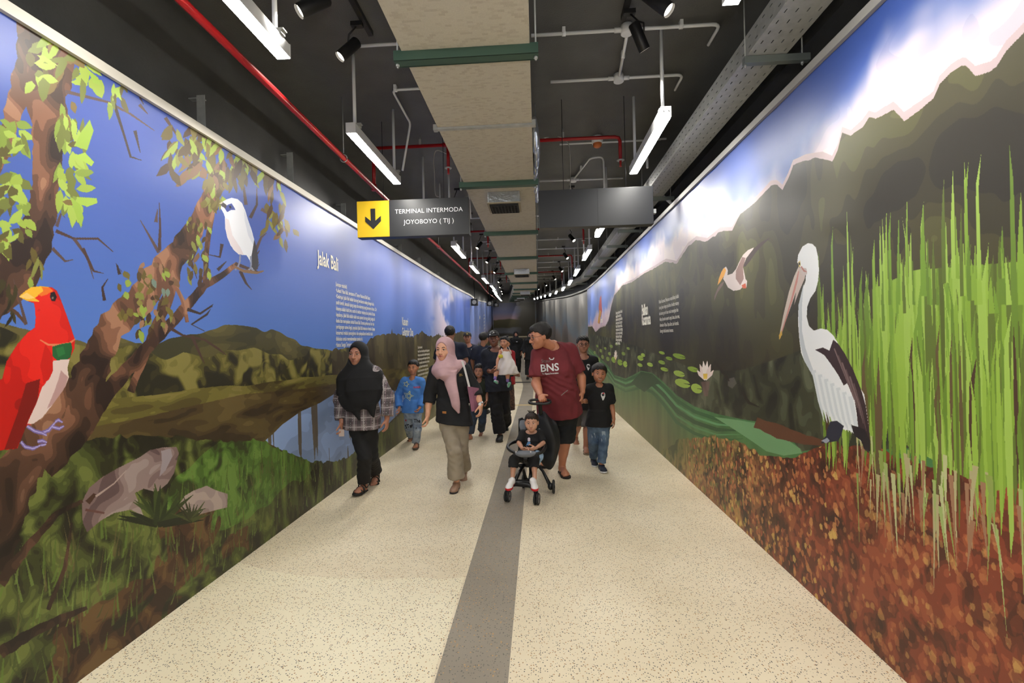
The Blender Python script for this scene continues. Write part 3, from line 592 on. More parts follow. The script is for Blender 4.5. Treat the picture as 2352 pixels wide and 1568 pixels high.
    m.stroke([(1640, 830), (1665, 860), (1675, 875)], [6, 7, 3], (42, 36, 28)); m.stroke([(1705, 900), (1720, 925), (1745, 935)], [6, 7, 2], (40, 34, 26)); m.stroke([(1735, 970), (1790, 990), (1850, 1010), (1900, 1018)], [22, 30, 24, 14], (96, 60, 40), jit=0.2)
    # reeds
    def reed_area(n, zb, zt, wr, cols, Yr=(1.35, 2.62)):
        for _ in range(n):
            Y = rnd.uniform(*Yr); z0 = rnd.uniform(*zb); z1 = rnd.uniform(*zt); w = rnd.uniform(*wr) * Y * 0.5; j = rnd.uniform(-0.02, 0.02)
            ys_ = [Y - w, Y - w * 1.1, Y - w * 0.5, Y + j, Y + w * 0.6, Y + w, Y + w * 0.3, Y]; zs_ = [z0 + 0.1, (z0 + z1) / 2, z1 - 0.12, z1, z1 - 0.1, (z0 + z1) / 2, z0 + 0.12, z0]
            m.put(m.scan(m.texYZ(ys_, zs_)), rnd.choice(cols))
    RG = [(126, 158, 56), (112, 146, 50), (140, 172, 66), (100, 128, 46), (92, 108, 44), (150, 180, 80)]
    lo = m.mask([(2012, 660), (2100, 620), (2352, 600), (2460, 600), (2460, 1130), (2352, 1105), (2280, 1130), (2150, 1060), (2060, 1010), (2012, 900)])
    gcol = m.pal(m.noise(26, 1.4, 120, 2, warp=0.6), [(84, 96, 40), (104, 130, 46), (118, 150, 52), (132, 164, 60), (146, 176, 76)], 0.2, 0.75); m.img[lo] = gcol[lo]
    reed_area(170, (0.98, 1.12), (1.35, 1.85), (0.008, 0.022), RG); reed_area(26, (1.0, 1.2), (1.85, 2.15), (0.006, 0.013), RG)
    reed_area(120, (0.75, 1.0), (1.2, 1.6), (0.006, 0.018), RG + [(96, 80, 52), (74, 54, 40)])
    # tall reed spikes seen against the forest
    for u, yt, yb, w in [(2036, 490, 700, 8), (2064, 505, 700, 7), (2083, 463, 700, 8), (2120, 470, 680, 14), (2166, 435, 650, 9), (2168, 412, 650, 8), (2189, 392, 640, 11), (2208, 478, 680, 9), (2225, 540, 690, 11), (2240, 563, 700, 9), (2302, 520, 700, 16), (2345, 442, 700, 18), (2131, 548, 700, 8), (2146, 588, 700, 8), (2028, 622, 760, 8), (2076, 588, 720, 8), (2252, 615, 700, 9), (2276, 635, 720, 14), (2296, 545, 640, 8), (2092, 535, 700, 7), (2396, 380, 700, 20)]:
        m.stroke([(u, yt), (u - 1, (yt + yb) / 2), (u + 2, yb)], [1.5, w * 0.8, w], rnd.choice(RG)); m.stroke([(u + w * 0.5, (yt + yb) / 2 - 20), (u + w, yb)], [1.5, w * 0.8], rnd.choice(RG))
    for _ in range(70):
        Y = rnd.uniform(1.4, 2.35); z1 = rnd.uniform(0.82, 1.05); z0 = z1 - rnd.uniform(0.12, 0.40); w = rnd.uniform(0.005, 0.014); j = rnd.uniform(-0.04, 0.04)
        m.put(m.scan(m.texYZ([Y - w, Y + w, Y + w * 0.4 + j * 0.5, Y + j], [z1, z1, (z0 + z1) / 2, z0])), rnd.choice([(150, 168, 100), (168, 160, 118), (134, 150, 76), (150, 112, 84), (176, 180, 130)]))
    # --- pelican
    W1 = (226, 228, 230)
    m.poly([(1834, 612), (1842, 618), (1832, 660), (1818, 700), (1804, 740), (1794, 770), (1789, 778), (1791, 765), (1800, 720), (1812, 670), (1824, 634)], (198, 184, 172)); m.stroke([(1836, 622), (1818, 690), (1796, 762)], [5, 4, 2], (190, 128, 118)); m.poly([(1836, 616), (1852, 622), (1848, 640), (1836, 668), (1824, 700), (1830, 660)], (196, 178, 170)); m.poly([(1795, 758), (1797, 768), (1790, 780), (1789, 770)], (200, 160, 70))
    body = [(1831, 602), (1833, 585), (1843, 566), (1856, 558), (1866, 560), (1874, 568), (1879, 590), (1881, 620), (1879, 645), (1873, 668), (1861, 685), (1854, 705), (1853, 728), (1858, 748), (1869, 759), (1885, 754), (1900, 757), (1914, 770), (1926, 790), (1942, 815), (1960, 850), (1975, 890), (1985, 905), (1990, 940), (1996, 985), (1998, 1020), (1988, 1030), (1975, 1010), (1955, 990), (1935, 985), (1915, 970), (1905, 955), (1898, 935), (1886, 905), (1876, 880), (1862, 855), (1848, 830), (1840, 810), (1836, 780), (1833, 740), (1834, 700), (1842, 668), (1850, 645), (1851, 628), (1840, 618)]
    m.poly(body, W1)
    m.poly([(1846, 650), (1842, 700), (1842, 760), (1850, 800), (1864, 840), (1880, 880), (1896, 925), (1906, 955), (1898, 935), (1876, 880), (1848, 830), (1836, 780), (1834, 700)], (190, 196, 202))
    m.poly([(1872, 803), (1890, 798), (1905, 805), (1914, 780), (1926, 790), (1942, 815), (1960, 850), (1978, 895), (1988, 930), (1996, 985), (1998, 1020), (1996, 1040), (1984, 1030), (1972, 990), (1968, 950), (1960, 900), (1945, 880), (1938, 885), (1925, 860), (1908, 835), (1893, 815)], (58, 44, 46))
    for k in range(13):
        x0 = 1875 + k * 7; m.stroke([(x0 - 6, 850 + k * 5), (x0 + 8, 920 + k * 5), (x0 + 18, 968 + k * 3)], [10, 9, 1], (222, 226, 228) if k % 2 else (204, 210, 214), None)
    for k in range(6): m.stroke([(1916 + k * 9, 800 + k * 16), (1940 + k * 8, 860 + k * 17), (1955 + k * 7, 900 + k * 18)], [3, 3, 1], (98, 78, 78) if k % 2 else (120, 100, 98))
    m.poly([(1955, 975), (1985, 985), (1998, 1010), (1999, 1036), (1988, 1032), (1976, 1010), (1962, 1000)], (40, 34, 38))
    m.poly([(1907, 968), (1922, 966), (1938, 978), (1932, 1000), (1925, 1012), (1900, 1016), (1886, 1018), (1890, 1008), (1898, 1000), (1900, 985)], (44, 46, 60)); m.poly([(1886, 1012), (1900, 1005), (1906, 1012), (1898, 1018)], (150, 156, 170))
    m.poly([(1833, 602), (1838, 598), (1839, 610), (1835, 614)], (210, 190, 120)); m.poly([(1834, 603), (1837, 602), (1838, 608), (1835, 609)], (30, 26, 24))
    m.poly([(1838, 614), (1852, 616), (1854, 628), (1846, 636), (1840, 626)], (196, 182, 178)); m.stroke([(1840, 612), (1847, 622), (1853, 624)], [3, 4, 2], (180, 120, 110))
    # --- flying pelican
    m.poly([(1660, 618), (1668, 612), (1672, 620), (1671, 632), (1682, 628), (1690, 618), (1698, 600), (1706, 585), (1718, 574), (1732, 568), (1726, 580), (1714, 592), (1706, 612), (1712, 640), (1716, 645), (1714, 660), (1706, 658), (1700, 665), (1685, 668), (1672, 660), (1666, 648), (1661, 640), (1664, 630)], (214, 200, 196))
    m.poly([(1706, 612), (1716, 590), (1732, 570), (1750, 555), (1770, 545), (1752, 562), (1736, 580), (1722, 600), (1712, 612)], (62, 46, 44)); m.poly([(1690, 622), (1704, 590), (1712, 592), (1706, 615), (1708, 640), (1700, 655), (1690, 640)], (150, 120, 114))
    m.poly([(1664, 614), (1668, 620), (1664, 632), (1654, 648), (1648, 655), (1651, 640), (1657, 624)], (226, 160, 60)); m.poly([(1655, 652), (1664, 645), (1660, 655), (1648, 672), (1640, 692), (1641, 680), (1648, 662)], (120, 98, 92)); m.poly([(1703, 655), (1712, 650), (1714, 662), (1706, 662)], (196, 90, 60))
    # --- far flying bird
    m.poly([(1378, 684), (1381, 678), (1382, 700), (1383, 715), (1380, 728), (1377, 745), (1373, 742), (1376, 722), (1375, 705)], (160, 60, 60)); m.poly([(1377, 712), (1381, 716), (1379, 730), (1376, 744), (1373, 742), (1375, 725)], (200, 150, 60))
    return m

def wall_mesh(name, side, m, im):
    Ys_ = np.concatenate([np.arange(YB, Y0M, 0.8), np.arange(Y0M, 14.3, 0.035), [14.3]]); Zs_ = np.linspace(0, m.ztop, 56)
    YY, ZZ = np.meshgrid(Ys_, Zs_, indexing='ij'); P = wall_point(side, YY, ZZ); ny, nz = YY.shape
    idx = np.arange(ny * nz).reshape(ny, nz); q = np.stack([idx[:-1, :-1], idx[1:, :-1], idx[1:, 1:], idx[:-1, 1:]], -1).reshape(-1, 4)
    if side == 'right': q = q[:, ::-1].copy()
    mats = [print_material('print_' + side, im), M('print_continued', (78, 84, 60), 0.45, var=0.5, vscale=1.5, col2=(120, 130, 150))]
    yc = (YY[:-1, :-1] + YY[1:, 1:]).reshape(-1) / 2
    o = mesh_obj(name, P.reshape(-1, 3), q, mats, mi=(yc < Y0M).astype(np.int32), smooth=True)
    u = np.log(np.maximum(YY, 0.3) / Y0M) / math.log(Y1M / Y0M); v = ZZ / m.ztop; uv = np.stack([u, v], -1).reshape(-1, 2)
    lay = o.data.uv_layers.new(name='UVMap'); li = np.zeros(len(o.data.loops), np.int32); o.data.loops.foreach_get('vertex_index', li)
    lay.data.foreach_set('uv', uv[li].astype(np.float32).ravel()); return tag(o, kind='structure')
ml = paint_left(); wall_left = wall_mesh('wall_left', 'left', ml, ml.finish('left_print')); del ml
mr = paint_right(); wall_right = wall_mesh('wall_right', 'right', mr, mr.finish('right_print')); del mr

# ------------------------------------------------------------------ lettering printed on the banners (follows the banner surface)
MW_ = M('print_white', (226, 222, 206), 0.45)
def wall_text(name, side, txt, u0, v0, size, sx=0.55, bold=0.0, spacing=1.0, line=1.0, label=None, parent=None):
    """left aligned block whose first baseline starts at photo point (u0, v0)"""
    X = XL if side == 'left' else XR; p = atX(u0, v0, X); v, f = text_verts(txt, size, sx, 'LEFT', bold, spacing, line)
    # reading direction: on the left wall towards +Y, on the right wall towards -Y
    Y = p[1] + v[:, 0] if side == 'left' else p[1] - v[:, 0]; Z = p[2] + v[:, 1]
    o = mesh_obj(name, wall_point(side, Y, Z, 0.004), f, MW_, wall_left if side == 'left' else wall_right)
    if label: o['label'] = label
    return o
wall_text('title_lettering', 'left', 'Jalak Bali', 729, 606, 0.20, 0.66, 0.004, label='large white words Jalak Bali')
par = ['(Leucopsar rothschildi)', '•Lokasi: Pulau Bali, terutama di Taman Nasional Bali Barat.', '•Deskripsi: Jalak Bali adalah burung berukuran sedang dengan bulu', 'putih bersih, kecuali ujung sayap dan ekornya yang berwarna hitam. Ciri', 'khasnya adalah kulit biru cerah di sekitar matanya dan jambul di atas', 'kepalanya. Jalak Bali adalah salah satu spesies burung paling langka di', 'dunia dan merupakan simbol fauna Bali. Karena perburuan liar dan', 'perdagangan satwa ilegal, populasi Jalak Bali menurun drastis. Upaya', 'konservasi melalui penangkaran dan pelepasliaran kembali telah', 'dilakukan untuk menyelamatkan spesies ini.', '•Status: Sangat Terancam Punah']
for i, t in enumerate(par): wall_text('text_line', 'left', t, 770 + (i > 0) * 1, 656 + i * 14.0, 0.062, 0.68 if i else 0.5, 0.001)
wall_text('title_lettering', 'left', 'Kasuari', 923, 746, 0.18, 0.62, 0.003, label='white word Kasuari')
wall_text('title_lettering', 'left', 'Gelambir Dua', 923, 770, 0.18, 0.62, 0.003, label='white words Gelambir Dua')
par2 = ['(Casuarius casuarius)', '•Lokasi: Papua dan Papua Nugini, serta Papua bagian utara', '•Deskripsi: Kasuari Gelambir Dua adalah burung besar yang', 'tidak bisa terbang dan memiliki dua gelambir pada lehernya.', 'Burung ini memiliki bulu hitam dan kaki yang kuat dengan', 'cakar tajam. Kasuari dikenal sebagai burung yang', 'berbahaya jika merasa terancam, tetapi juga memiliki', 'peran penting dalam ekosistem hutan sebagai penyebar', 'biji. Mereka hidup di hutan hujan tropis dan']
for i, t in enumerate(par2): wall_text('text_line', 'left', t, 959, 800 + i * 9.1, 0.062, 0.60, 0.001)
wall_text('title_lettering', 'right', 'Pelikan', 1475, 724, 0.22, 0.62, 0.008, label='white word Pelikan')
wall_text('title_lettering', 'right', 'Kacamata', 1475, 746, 0.22, 0.62, 0.008, label='white word Kacamata')
for i, t in enumerate(['Pelikan Kacamata (Pelecanus conspicillatus) adalah', 'burung besar dengan pola khas di sekitar matanya', 'dan kantong paruh besar untuk menangkap ikan.', 'Hidup di perairan seperti sungai, danau, dan rawa,', 'ditemukan di Papua, Papua Barat, dan Australia.', 'Burung ini tidak bertelur bersaran.']): wall_text('text_line', 'right', t, 1514 + i * 0.6, 697 + i * 13.3, 0.062, 0.66, 0.001)
wall_text('title_lettering', 'right', 'Cendrawasih', 1379, 742, 0.20, 0.42, 0.006, label='white word with end visible, far along the right banner')
for i, t in enumerate(['Burung cendrawasih dikenal', 'dengan bulu indah yang', 'berwarna cerah serta tarian', 'kawin yang unik. Burung ini', 'hidup di hutan hujan Papua,', 'memakan buah dan serangga', 'kecil, serta menjadi lambang', 'keindahan alam Papua dan', 'dilindungi undang-undang', 'satwa di Indonesia.']): wall_text('text_line', 'right', t, 1415, 722 + i * 7.6, 0.085, 0.74, 0.002)

# ------------------------------------------------------------------ far stretch: banner walls past the bend and the end wall
def far_print(name, base_nodes):
    m = bpy.data.materials.new(name); m.use_nodes = True; nt = m.node_tree; base_nodes(nt.nodes, nt.links, nt.nodes['Principled BSDF']); return m
def ramp(N, stops):
    r = N.new('ShaderNodeValToRGB'); e = r.color_ramp.elements
    while len(e) < len(stops): e.new(0.5)
    for x, (p, c) in zip(e, stops): x.position = p; x.color = (*s2l(c), 1)
    return r
def far_wall(name, side, stops, nscale=(6, 0.35), namp=0.22, y0=14.3, y1=YEND, hz=2.93):
    Y = np.arange(y0, y1 + 0.01, 0.5); Z = np.linspace(0, hz, 12); YY, ZZ = np.meshgrid(Y, Z, indexing='ij'); dx, dz = bend(YY)
    X = (XL if side == 'left' else XR) + dx + 0.003 * np.sin(YY * 5) ; P = np.stack([X, YY, ZZ + dz], -1); ny, nz = YY.shape; idx = np.arange(ny * nz).reshape(ny, nz)
    q = np.stack([idx[:-1, :-1], idx[1:, :-1], idx[1:, 1:], idx[:-1, 1:]], -1).reshape(-1, 4)
    def nodes(N, L, b):
        u = N.new('ShaderNodeUVMap'); u.uv_map = 'UVMap'; mp = N.new('ShaderNodeMapping'); mp.inputs['Scale'].default_value = (nscale[0], nscale[1], 1); L.new(u.outputs[0], mp.inputs[0])
        n = N.new('ShaderNodeTexNoise'); n.inputs['Scale'].default_value = 1.0; n.inputs['Detail'].default_value = 5; L.new(mp.outputs[0], n.inputs['Vector'])
        sp = N.new('ShaderNodeSeparateXYZ'); L.new(u.outputs[0], sp.inputs[0])
        ma = N.new('ShaderNodeMath'); ma.operation = 'MULTIPLY_ADD'; ma.inputs[1].default_value = namp * 2; L.new(n.outputs['Fac'], ma.inputs[0]); L.new(sp.outputs[1], ma.inputs[2])
        sb = N.new('ShaderNodeMath'); sb.operation = 'SUBTRACT'; sb.inputs[1].default_value = namp; L.new(ma.outputs[0], sb.inputs[0])
        r = ramp(N, stops); L.new(sb.outputs[0], r.inputs['Fac']); L.new(r.outputs[0], b.inputs['Base Color']); b.inputs['Roughness'].default_value = 0.5
    o = mesh_obj(name, P.reshape(-1, 3), q if side == 'left' else q[:, ::-1].copy(), far_print(name + '_print', nodes), smooth=True)
    uv = np.stack([YY / 3.0, ZZ / hz], -1).reshape(-1, 2); lay = o.data.uv_layers.new(name='UVMap'); li = np.zeros(len(o.data.loops), np.int32); o.data.loops.foreach_get('vertex_index', li)
    lay.data.foreach_set('uv', uv[li].astype(np.float32).ravel()); return tag(o, kind='structure')
wlf = far_wall('wall_left_far', 'left', [(0.0, (60, 56, 36)), (0.3, (78, 74, 44)), (0.36, (70, 66, 44)), (0.40, (150, 150, 190)), (0.6, (120, 140, 200)), (1.0, (60, 90, 165))], (2.5, 1.0), 0.12)
wrf = far_wall('wall_right_far', 'right', [(0.0, (70, 74, 66)), (0.3, (96, 88, 84)), (0.45, (120, 110, 106)), (0.55, (104, 116, 126)), (0.75, (124, 122, 116)), (1.0, (132, 128, 122))], (1.6, 0.25), 0.45)
# end wall with the printed lake and hill
def end_nodes(N, L, b):
    u = N.new('ShaderNodeUVMap'); u.uv_map = 'UVMap'; n = N.new('ShaderNodeTexNoise'); n.inputs['Scale'].default_value = 3.0; n.inputs['Detail'].default_value = 6; L.new(u.outputs[0], n.inputs['Vector'])
    sp = N.new('ShaderNodeSeparateXYZ'); L.new(u.outputs[0], sp.inputs[0]); ma = N.new('ShaderNodeMath'); ma.operation = 'MULTIPLY_ADD'; ma.inputs[1].default_value = 0.12; L.new(n.outputs['Fac'], ma.inputs[0]); L.new(sp.outputs[1], ma.inputs[2])
    r = ramp(N, [(0.0, (52, 50, 44)), (0.12, (52, 50, 44)), (0.18, (96, 100, 112)), (0.30, (90, 92, 98)), (0.34, (60, 56, 30)), (0.55, (72, 66, 34)), (0.58, (150, 124, 134)), (0.78, (90, 96, 140)), (1.0, (50, 54, 90))]); r.color_ramp.interpolation = 'LINEAR'
    L.new(ma.outputs[0], r.inputs['Fac'])
    md = N.new('ShaderNodeMath'); md.operation = 'MULTIPLY_ADD'; md.inputs[1].default_value = 0.3; L.new(n.outputs['Fac'], md.inputs[0]); L.new(sp.outputs[0], md.inputs[2])
    r2 = ramp(N, [(0.62, (0, 0, 0)), (0.82, (255, 255, 255))]); L.new(md.outputs[0], r2.inputs['Fac']); mx = N.new('ShaderNodeMix'); mx.data_type = 'RGBA'; L.new(r2.outputs[0], mx.inputs[0]); L.new(r.outputs[0], mx.inputs[6]); mx.inputs[7].default_value = (*s2l((48, 44, 32)), 1)
    L.new(mx.outputs[2], b.inputs['Base Color']); b.inputs['Roughness'].default_value = 0.5
dx, dz = bend(YEND); x0, x1 = XL + dx, XR + dx
we = mesh_obj('wall_end', [(x0, YEND, dz), (x1, YEND, dz), (x1, YEND, dz + 2.95), (x0, YEND, dz + 2.95)], [(0, 1, 2, 3)], far_print('end_print', end_nodes)); tag(we, kind='structure')
lay = we.data.uv_layers.new(name='UVMap')
for l, uvc in zip(lay.data, [(0, 0), (1, 0), (1, 1), (0, 1)]): l.uv = uvc
we2 = mesh_obj('wall_end_upper', [(x0 - 0.3, YEND + 0.01, dz + 2.95), (x1 + 0.7, YEND + 0.01, dz + 2.95), (x1 + 0.7, YEND + 0.01, dz + 3.9), (x0 - 0.3, YEND + 0.01, dz + 3.9)], [(0, 1, 2, 3)], MBK); tag(we2, kind='structure')
vt, ft = text_verts('Gelatik Jawa\n\nMerak\n\nRajawali', 0.22, 0.6, 'LEFT', 0.006)
Yt = 19.0 + vt[:, 0]; dx, dz = bend(Yt); o = mesh_obj('far_title_lettering', np.stack([XL + dx + 0.02, Yt, 2.15 + vt[:, 1] + dz], -1), ft, MW_, wlf); o['label'] = 'small far white heading on blue'
for i in range(9):
    vt, ft = text_verts('burung ini hidup di hutan dan sawah luas'[i % 4:], 0.11, 0.8, 'LEFT', 0.003); Yt = 22.5 + vt[:, 0]; dx, dz = bend(Yt)
    mesh_obj('text_line', np.stack([XL + dx + 0.02, Yt, 2.2 - i * 0.17 + vt[:, 1] + dz], -1), ft, MW_, wlf)
# ------------------------------------------------------------------ ceiling equipment
ML_ = M('lamp_white', (226, 228, 230), 0.4); MD_ = M('lamp_diffuser', (255, 255, 255), 0.5, emit=(255, 252, 244), emit_s=LAMP_STRENGTH)
MWP = M('white_conduit', (230, 232, 234), 0.45); MRED = M('red_pipe_paint', (170, 22, 26), 0.35); MST = M('zinc_steel', (176, 178, 176), 0.4, 0.25, var=0.1, vscale=20)
MBKM = M('matt_black_metal', (24, 24, 26), 0.45); MGR = M('green_grey_bracket', (70, 96, 84), 0.45, 0.3); MFO = M('silver_foil', (200, 206, 214), 0.28, 0.9, bump=0.8, bscale=30)
def duct_mat():
    m = bpy.data.materials.new('fibre_duct_board'); m.use_nodes = True; nt = m.node_tree; N = nt.nodes; L = nt.links; b = N['Principled BSDF']
    tc = N.new('ShaderNodeTexCoord'); br = N.new('ShaderNodeTexBrick'); mp = N.new('ShaderNodeMapping'); L.new(tc.outputs['Object'], mp.inputs[0]); L.new(mp.outputs[0], br.inputs['Vector'])
    br.inputs['Scale'].default_value = 9.0; br.inputs['Mortar Size'].default_value = 0.0; br.inputs['Brick Width'].default_value = 0.28; br.inputs['Row Height'].default_value = 0.14; br.inputs['Bias'].default_value = -0.6
    br.inputs['Color1'].default_value = (*s2l((192, 184, 166)), 1); br.inputs['Color2'].default_value = (*s2l((150, 134, 112)), 1)
    n = N.new('ShaderNodeTexNoise'); n.inputs['Scale'].default_value = 140; L.new(tc.outputs['Object'], n.inputs['Vector']); mx = N.new('ShaderNodeMix'); mx.data_type = 'RGBA'; mx.blend_type = 'MULTIPLY'; mx.inputs[0].default_value = 0.22
    L.new(br.outputs['Color'], mx.inputs[6]); L.new(n.outputs['Fac'], mx.inputs[7]); gm = N.new('ShaderNodeBrightContrast'); gm.inputs[1].default_value = 0.06; L.new(mx.outputs[2], gm.inputs[0]); L.new(gm.outputs[0], b.inputs['Base Color']); b.inputs['Roughness'].default_value = 0.7; return m
MDU = duct_mat()
def bz(Y): d = bend(Y); return float(d[0]), float(d[1])

# air duct: one run of board sections with flanges, hangers and grilles
duct = empty('air_duct', (0, 2.4, 3.07)); tag(duct, 'long tan fibreboard air duct running under the black ceiling', 'duct')
def rel(b, name, mats, parent, label=None):
    o = b.build(name, mats, parent); o.matrix_parent_inverse = Matrix.Translation(-Vector(parent.location)) if parent.parent is None else Matrix.Identity(4)
    if label: o['label'] = label
    return o
fl = [-4.3, -2.3, 0.4, 2.42, 4.44, 6.48, 8.48, 10.45, 12.4, 14.4, 16.4, 18.4, 20.4, 22.4, 24.4, 26.4, 28.4, 30.4, 32.4, 34.4, 36.4, 38.4]
cuts = sorted(fl + [3.27, 1.2, -3.2])
for a, b_ in zip(cuts[:-1], cuts[1:]):
    xa, za = bz(a); xb, zb = bz(b_); m = MB(); wid = (-0.69, -0.01)
    if a > 4.4: wid = (-0.70, 0.005)
    v = []
    for (y, x, z) in ((a + 0.004, xa, za), (b_ - 0.004, xb, zb)): v += [(wid[0]+x, y, 3.07+z), (wid[1]+x, y, 3.07+z), (wid[1]+x, y, 3.42+z), (wid[0]+x, y, 3.42+z)]
    m._add(v, [(0,1,2,3),(4,7,6,5),(0,4,5,1),(1,5,6,2),(2,6,7,3),(3,7,4,0)]); rel(m, 'duct_section', MDU, duct)
for y in fl:
    x, z = bz(y); m = MB(); m.box((-0.735+x, y-0.03, 3.022+z), (0.035+x, y+0.03, 3.03+z)); m.box((-0.735+x, y-0.034, 3.022+z), (0.035+x, y-0.026, 3.075+z)); m.box((-0.735+x, y+0.026, 3.022+z), (0.035+x, y+0.034, 3.066+z)); fo = rel(m, 'flange', MGR, duct)
    for sx in (-0.722, 0.022):
        m = MB(); m.tube([(sx+x, y, 3.0+z), (sx+x, y, 3.82+z)], 0.005, 6); m.tube([(sx+x, y, 3.008+z), (sx+x, y, 3.02+z)], 0.010, 6); rel(m, 'hanger_rod', MST, duct)
for y in (3.27, 1.2, -3.2):
    m = MB(); m.box((-0.712, y-0.016, 3.054), (0.008, y+0.016, 3.069)); m.box((-0.722, y-0.02, 3.05), (-0.695, y+0.02, 3.09)); m.box((-0.01, y-0.02, 3.05), (0.018, y+0.02, 3.09)); rel(m, 'joint_strip', MST, duct, 'silver joint strip')
m = MB()
for k in range(9):
    t = k / 8; m.ell((0.01 + 0.012 * math.sin(k), 3.75 + t * 1.35, 3.2), (0.035, 0.13, 0.15), 10, 8)
rel(m, 'foil_wrap', MFO, duct, 'crumpled silver foil insulation on duct side')
for i, (y, w) in enumerate([(4.72, 1), (9.9, 1), (15.5, 1), (20.5, 1), (26.5, 1)]):
    x, z = bz(y); c = -0.325 + x
    g = MB(); g.box((c-0.165, y, 2.955+z), (c+0.165, y+0.33, 3.07+z), 0.004); col_ = rel(g, 'grille_collar', MFO, duct, 'silver foil grille collar')
    g = MB(); g.box((c-0.175, y-0.01, 2.945+z), (c+0.175, y+0.34, 2.957+z)); g.mat(1); g.box((c-0.15, y+0.015, 2.935+z), (c+0.15, y+0.315, 2.944+z))
    for k in range(9): g.box((c-0.15, y+0.03+k*0.034, 2.925+z), (c+0.15, y+0.036+k*0.034, 2.937+z))
    for k in range(9): g.box((c-0.15+0.015+k*0.034, y+0.02, 2.925+z), (c-0.15+0.020+k*0.034, y+0.31, 2.937+z))
    o = g.build('grille', [M('grille_frame', (150, 140, 120), 0.5), MBKM], col_); o['label'] = 'black grille'; o.matrix_parent_inverse = Matrix.Identity(4)
# parts under a part inherit the duct's offset: undo it once
def lamp(x, y0, L=1.12, side=1, proto=None):
    xo, zo = bz(y0 + L / 2); zb = 3.10 + zo; X = x + xo
    r = empty('pendant_lamp', (X, y0 + L / 2, zb)); h = L / 2; sl = bz(y0 + L)[1] - bz(y0)[1]
    b = MB(); b.box((-0.036, -h, 0.004), (0.036, h, 0.075)); o = b.build('housing', ML_, r)
    for sy in (-1, 1):
        b = MB(); b.box((-0.038, sy*h - 0.003, 0.0), (0.038, sy*h + 0.003, 0.078))
        for sx in (-0.018, 0.018): b.tube([(sx, sy*(h + 0.002), 0.05), (sx, sy*(h + 0.006), 0.05)], 0.004, 6)
        b.build('end_cap', ML_, r)
    b = MB(); b.box((-0.033, -h + 0.006, -0.004), (0.033, h - 0.006, 0.005)); b.build('diffuser', MD_ if y0 < 14 else M('diffuser_added_glow', (220, 220, 220), 0.5, emit=(255, 252, 244), emit_s=LAMP_STRENGTH * 0.55), r)  # lamps past the bend are unlit; weaker glow added to brighten that stretch
    for sy in (-1, 1):
        b = MB(); b.tube([(0, sy*(h - 0.08), 0.10), (0, sy*(h - 0.08), 0.70)], 0.0135, 8); b.build('suspension_tube', MWP, r)
        b = MB(); b.box((-0.03, sy*(h-0.08) - 0.02, 0.078), (0.045, sy*(h-0.08) + 0.02, 0.098)); b.box((-0.012, sy*(h-0.08) - 0.02, 0.098), (0.055, sy*(h-0.08) + 0.02, 0.104)); b.build('clip', MST, r)
    return r
lampsL = [(y, -1.365) for y in (-6.0, -4.0, -2.2, -0.5, 1.32, 3.34, 5.45, 7.45, 9.45, 11.5, 13.5, 15.5, 17.6, 19.8, 22, 24.4, 27, 30, 33)]
lampsR = [(y, 0.955) for y in (-6.0, -4.0, -2.2, -0.6, 1.12, 3.34, 6.05, 8.15, 10.4, 12.6, 14.8, 17, 19.4, 22, 24.6, 27.4, 30.4)]
ORD = ['zeroth', 'first', 'second', 'third', 'fourth', 'fifth', 'sixth', 'seventh', 'eighth', 'ninth', 'tenth', 'eleventh', 'twelfth', 'thirteenth', 'fourteenth', 'fifteenth', 'sixteenth']
for row, lst in (('left', lampsL), ('right', lampsR)):
    k = 0
    for y, x in lst:
        l = lamp(x, y)
        if y < 0: tag(l, f'white linear pendant lamp behind the viewpoint in the {row} row', 'lamp', f'{row} row lamps behind the viewpoint'); continue
        k += 1
        if y > 14: lab = f'tiny distant linear lamp, {ORD[k]} of the {row} row counted from the front'; tag(l, lab, 'lamp', f'far lamps of the {row} row'); continue
        name = {1: 'nearest glowing linear lamp of the {r} row, cut off by the top edge', 2: 'large glowing linear lamp of the {r} row hanging in front of the signs', 3: 'first glowing lamp behind the signs in the {r} row', 4: 'second glowing lamp behind the signs in the {r} row', 5: 'third glowing lamp behind the signs in the {r} row', 6: 'fourth glowing lamp behind the signs in the {r} row', 7: 'fifth glowing lamp behind the signs in the {r} row'}[k]
        tag(l, name.format(r=row), 'lamp', f'linear pendant lamps of the {row} row')

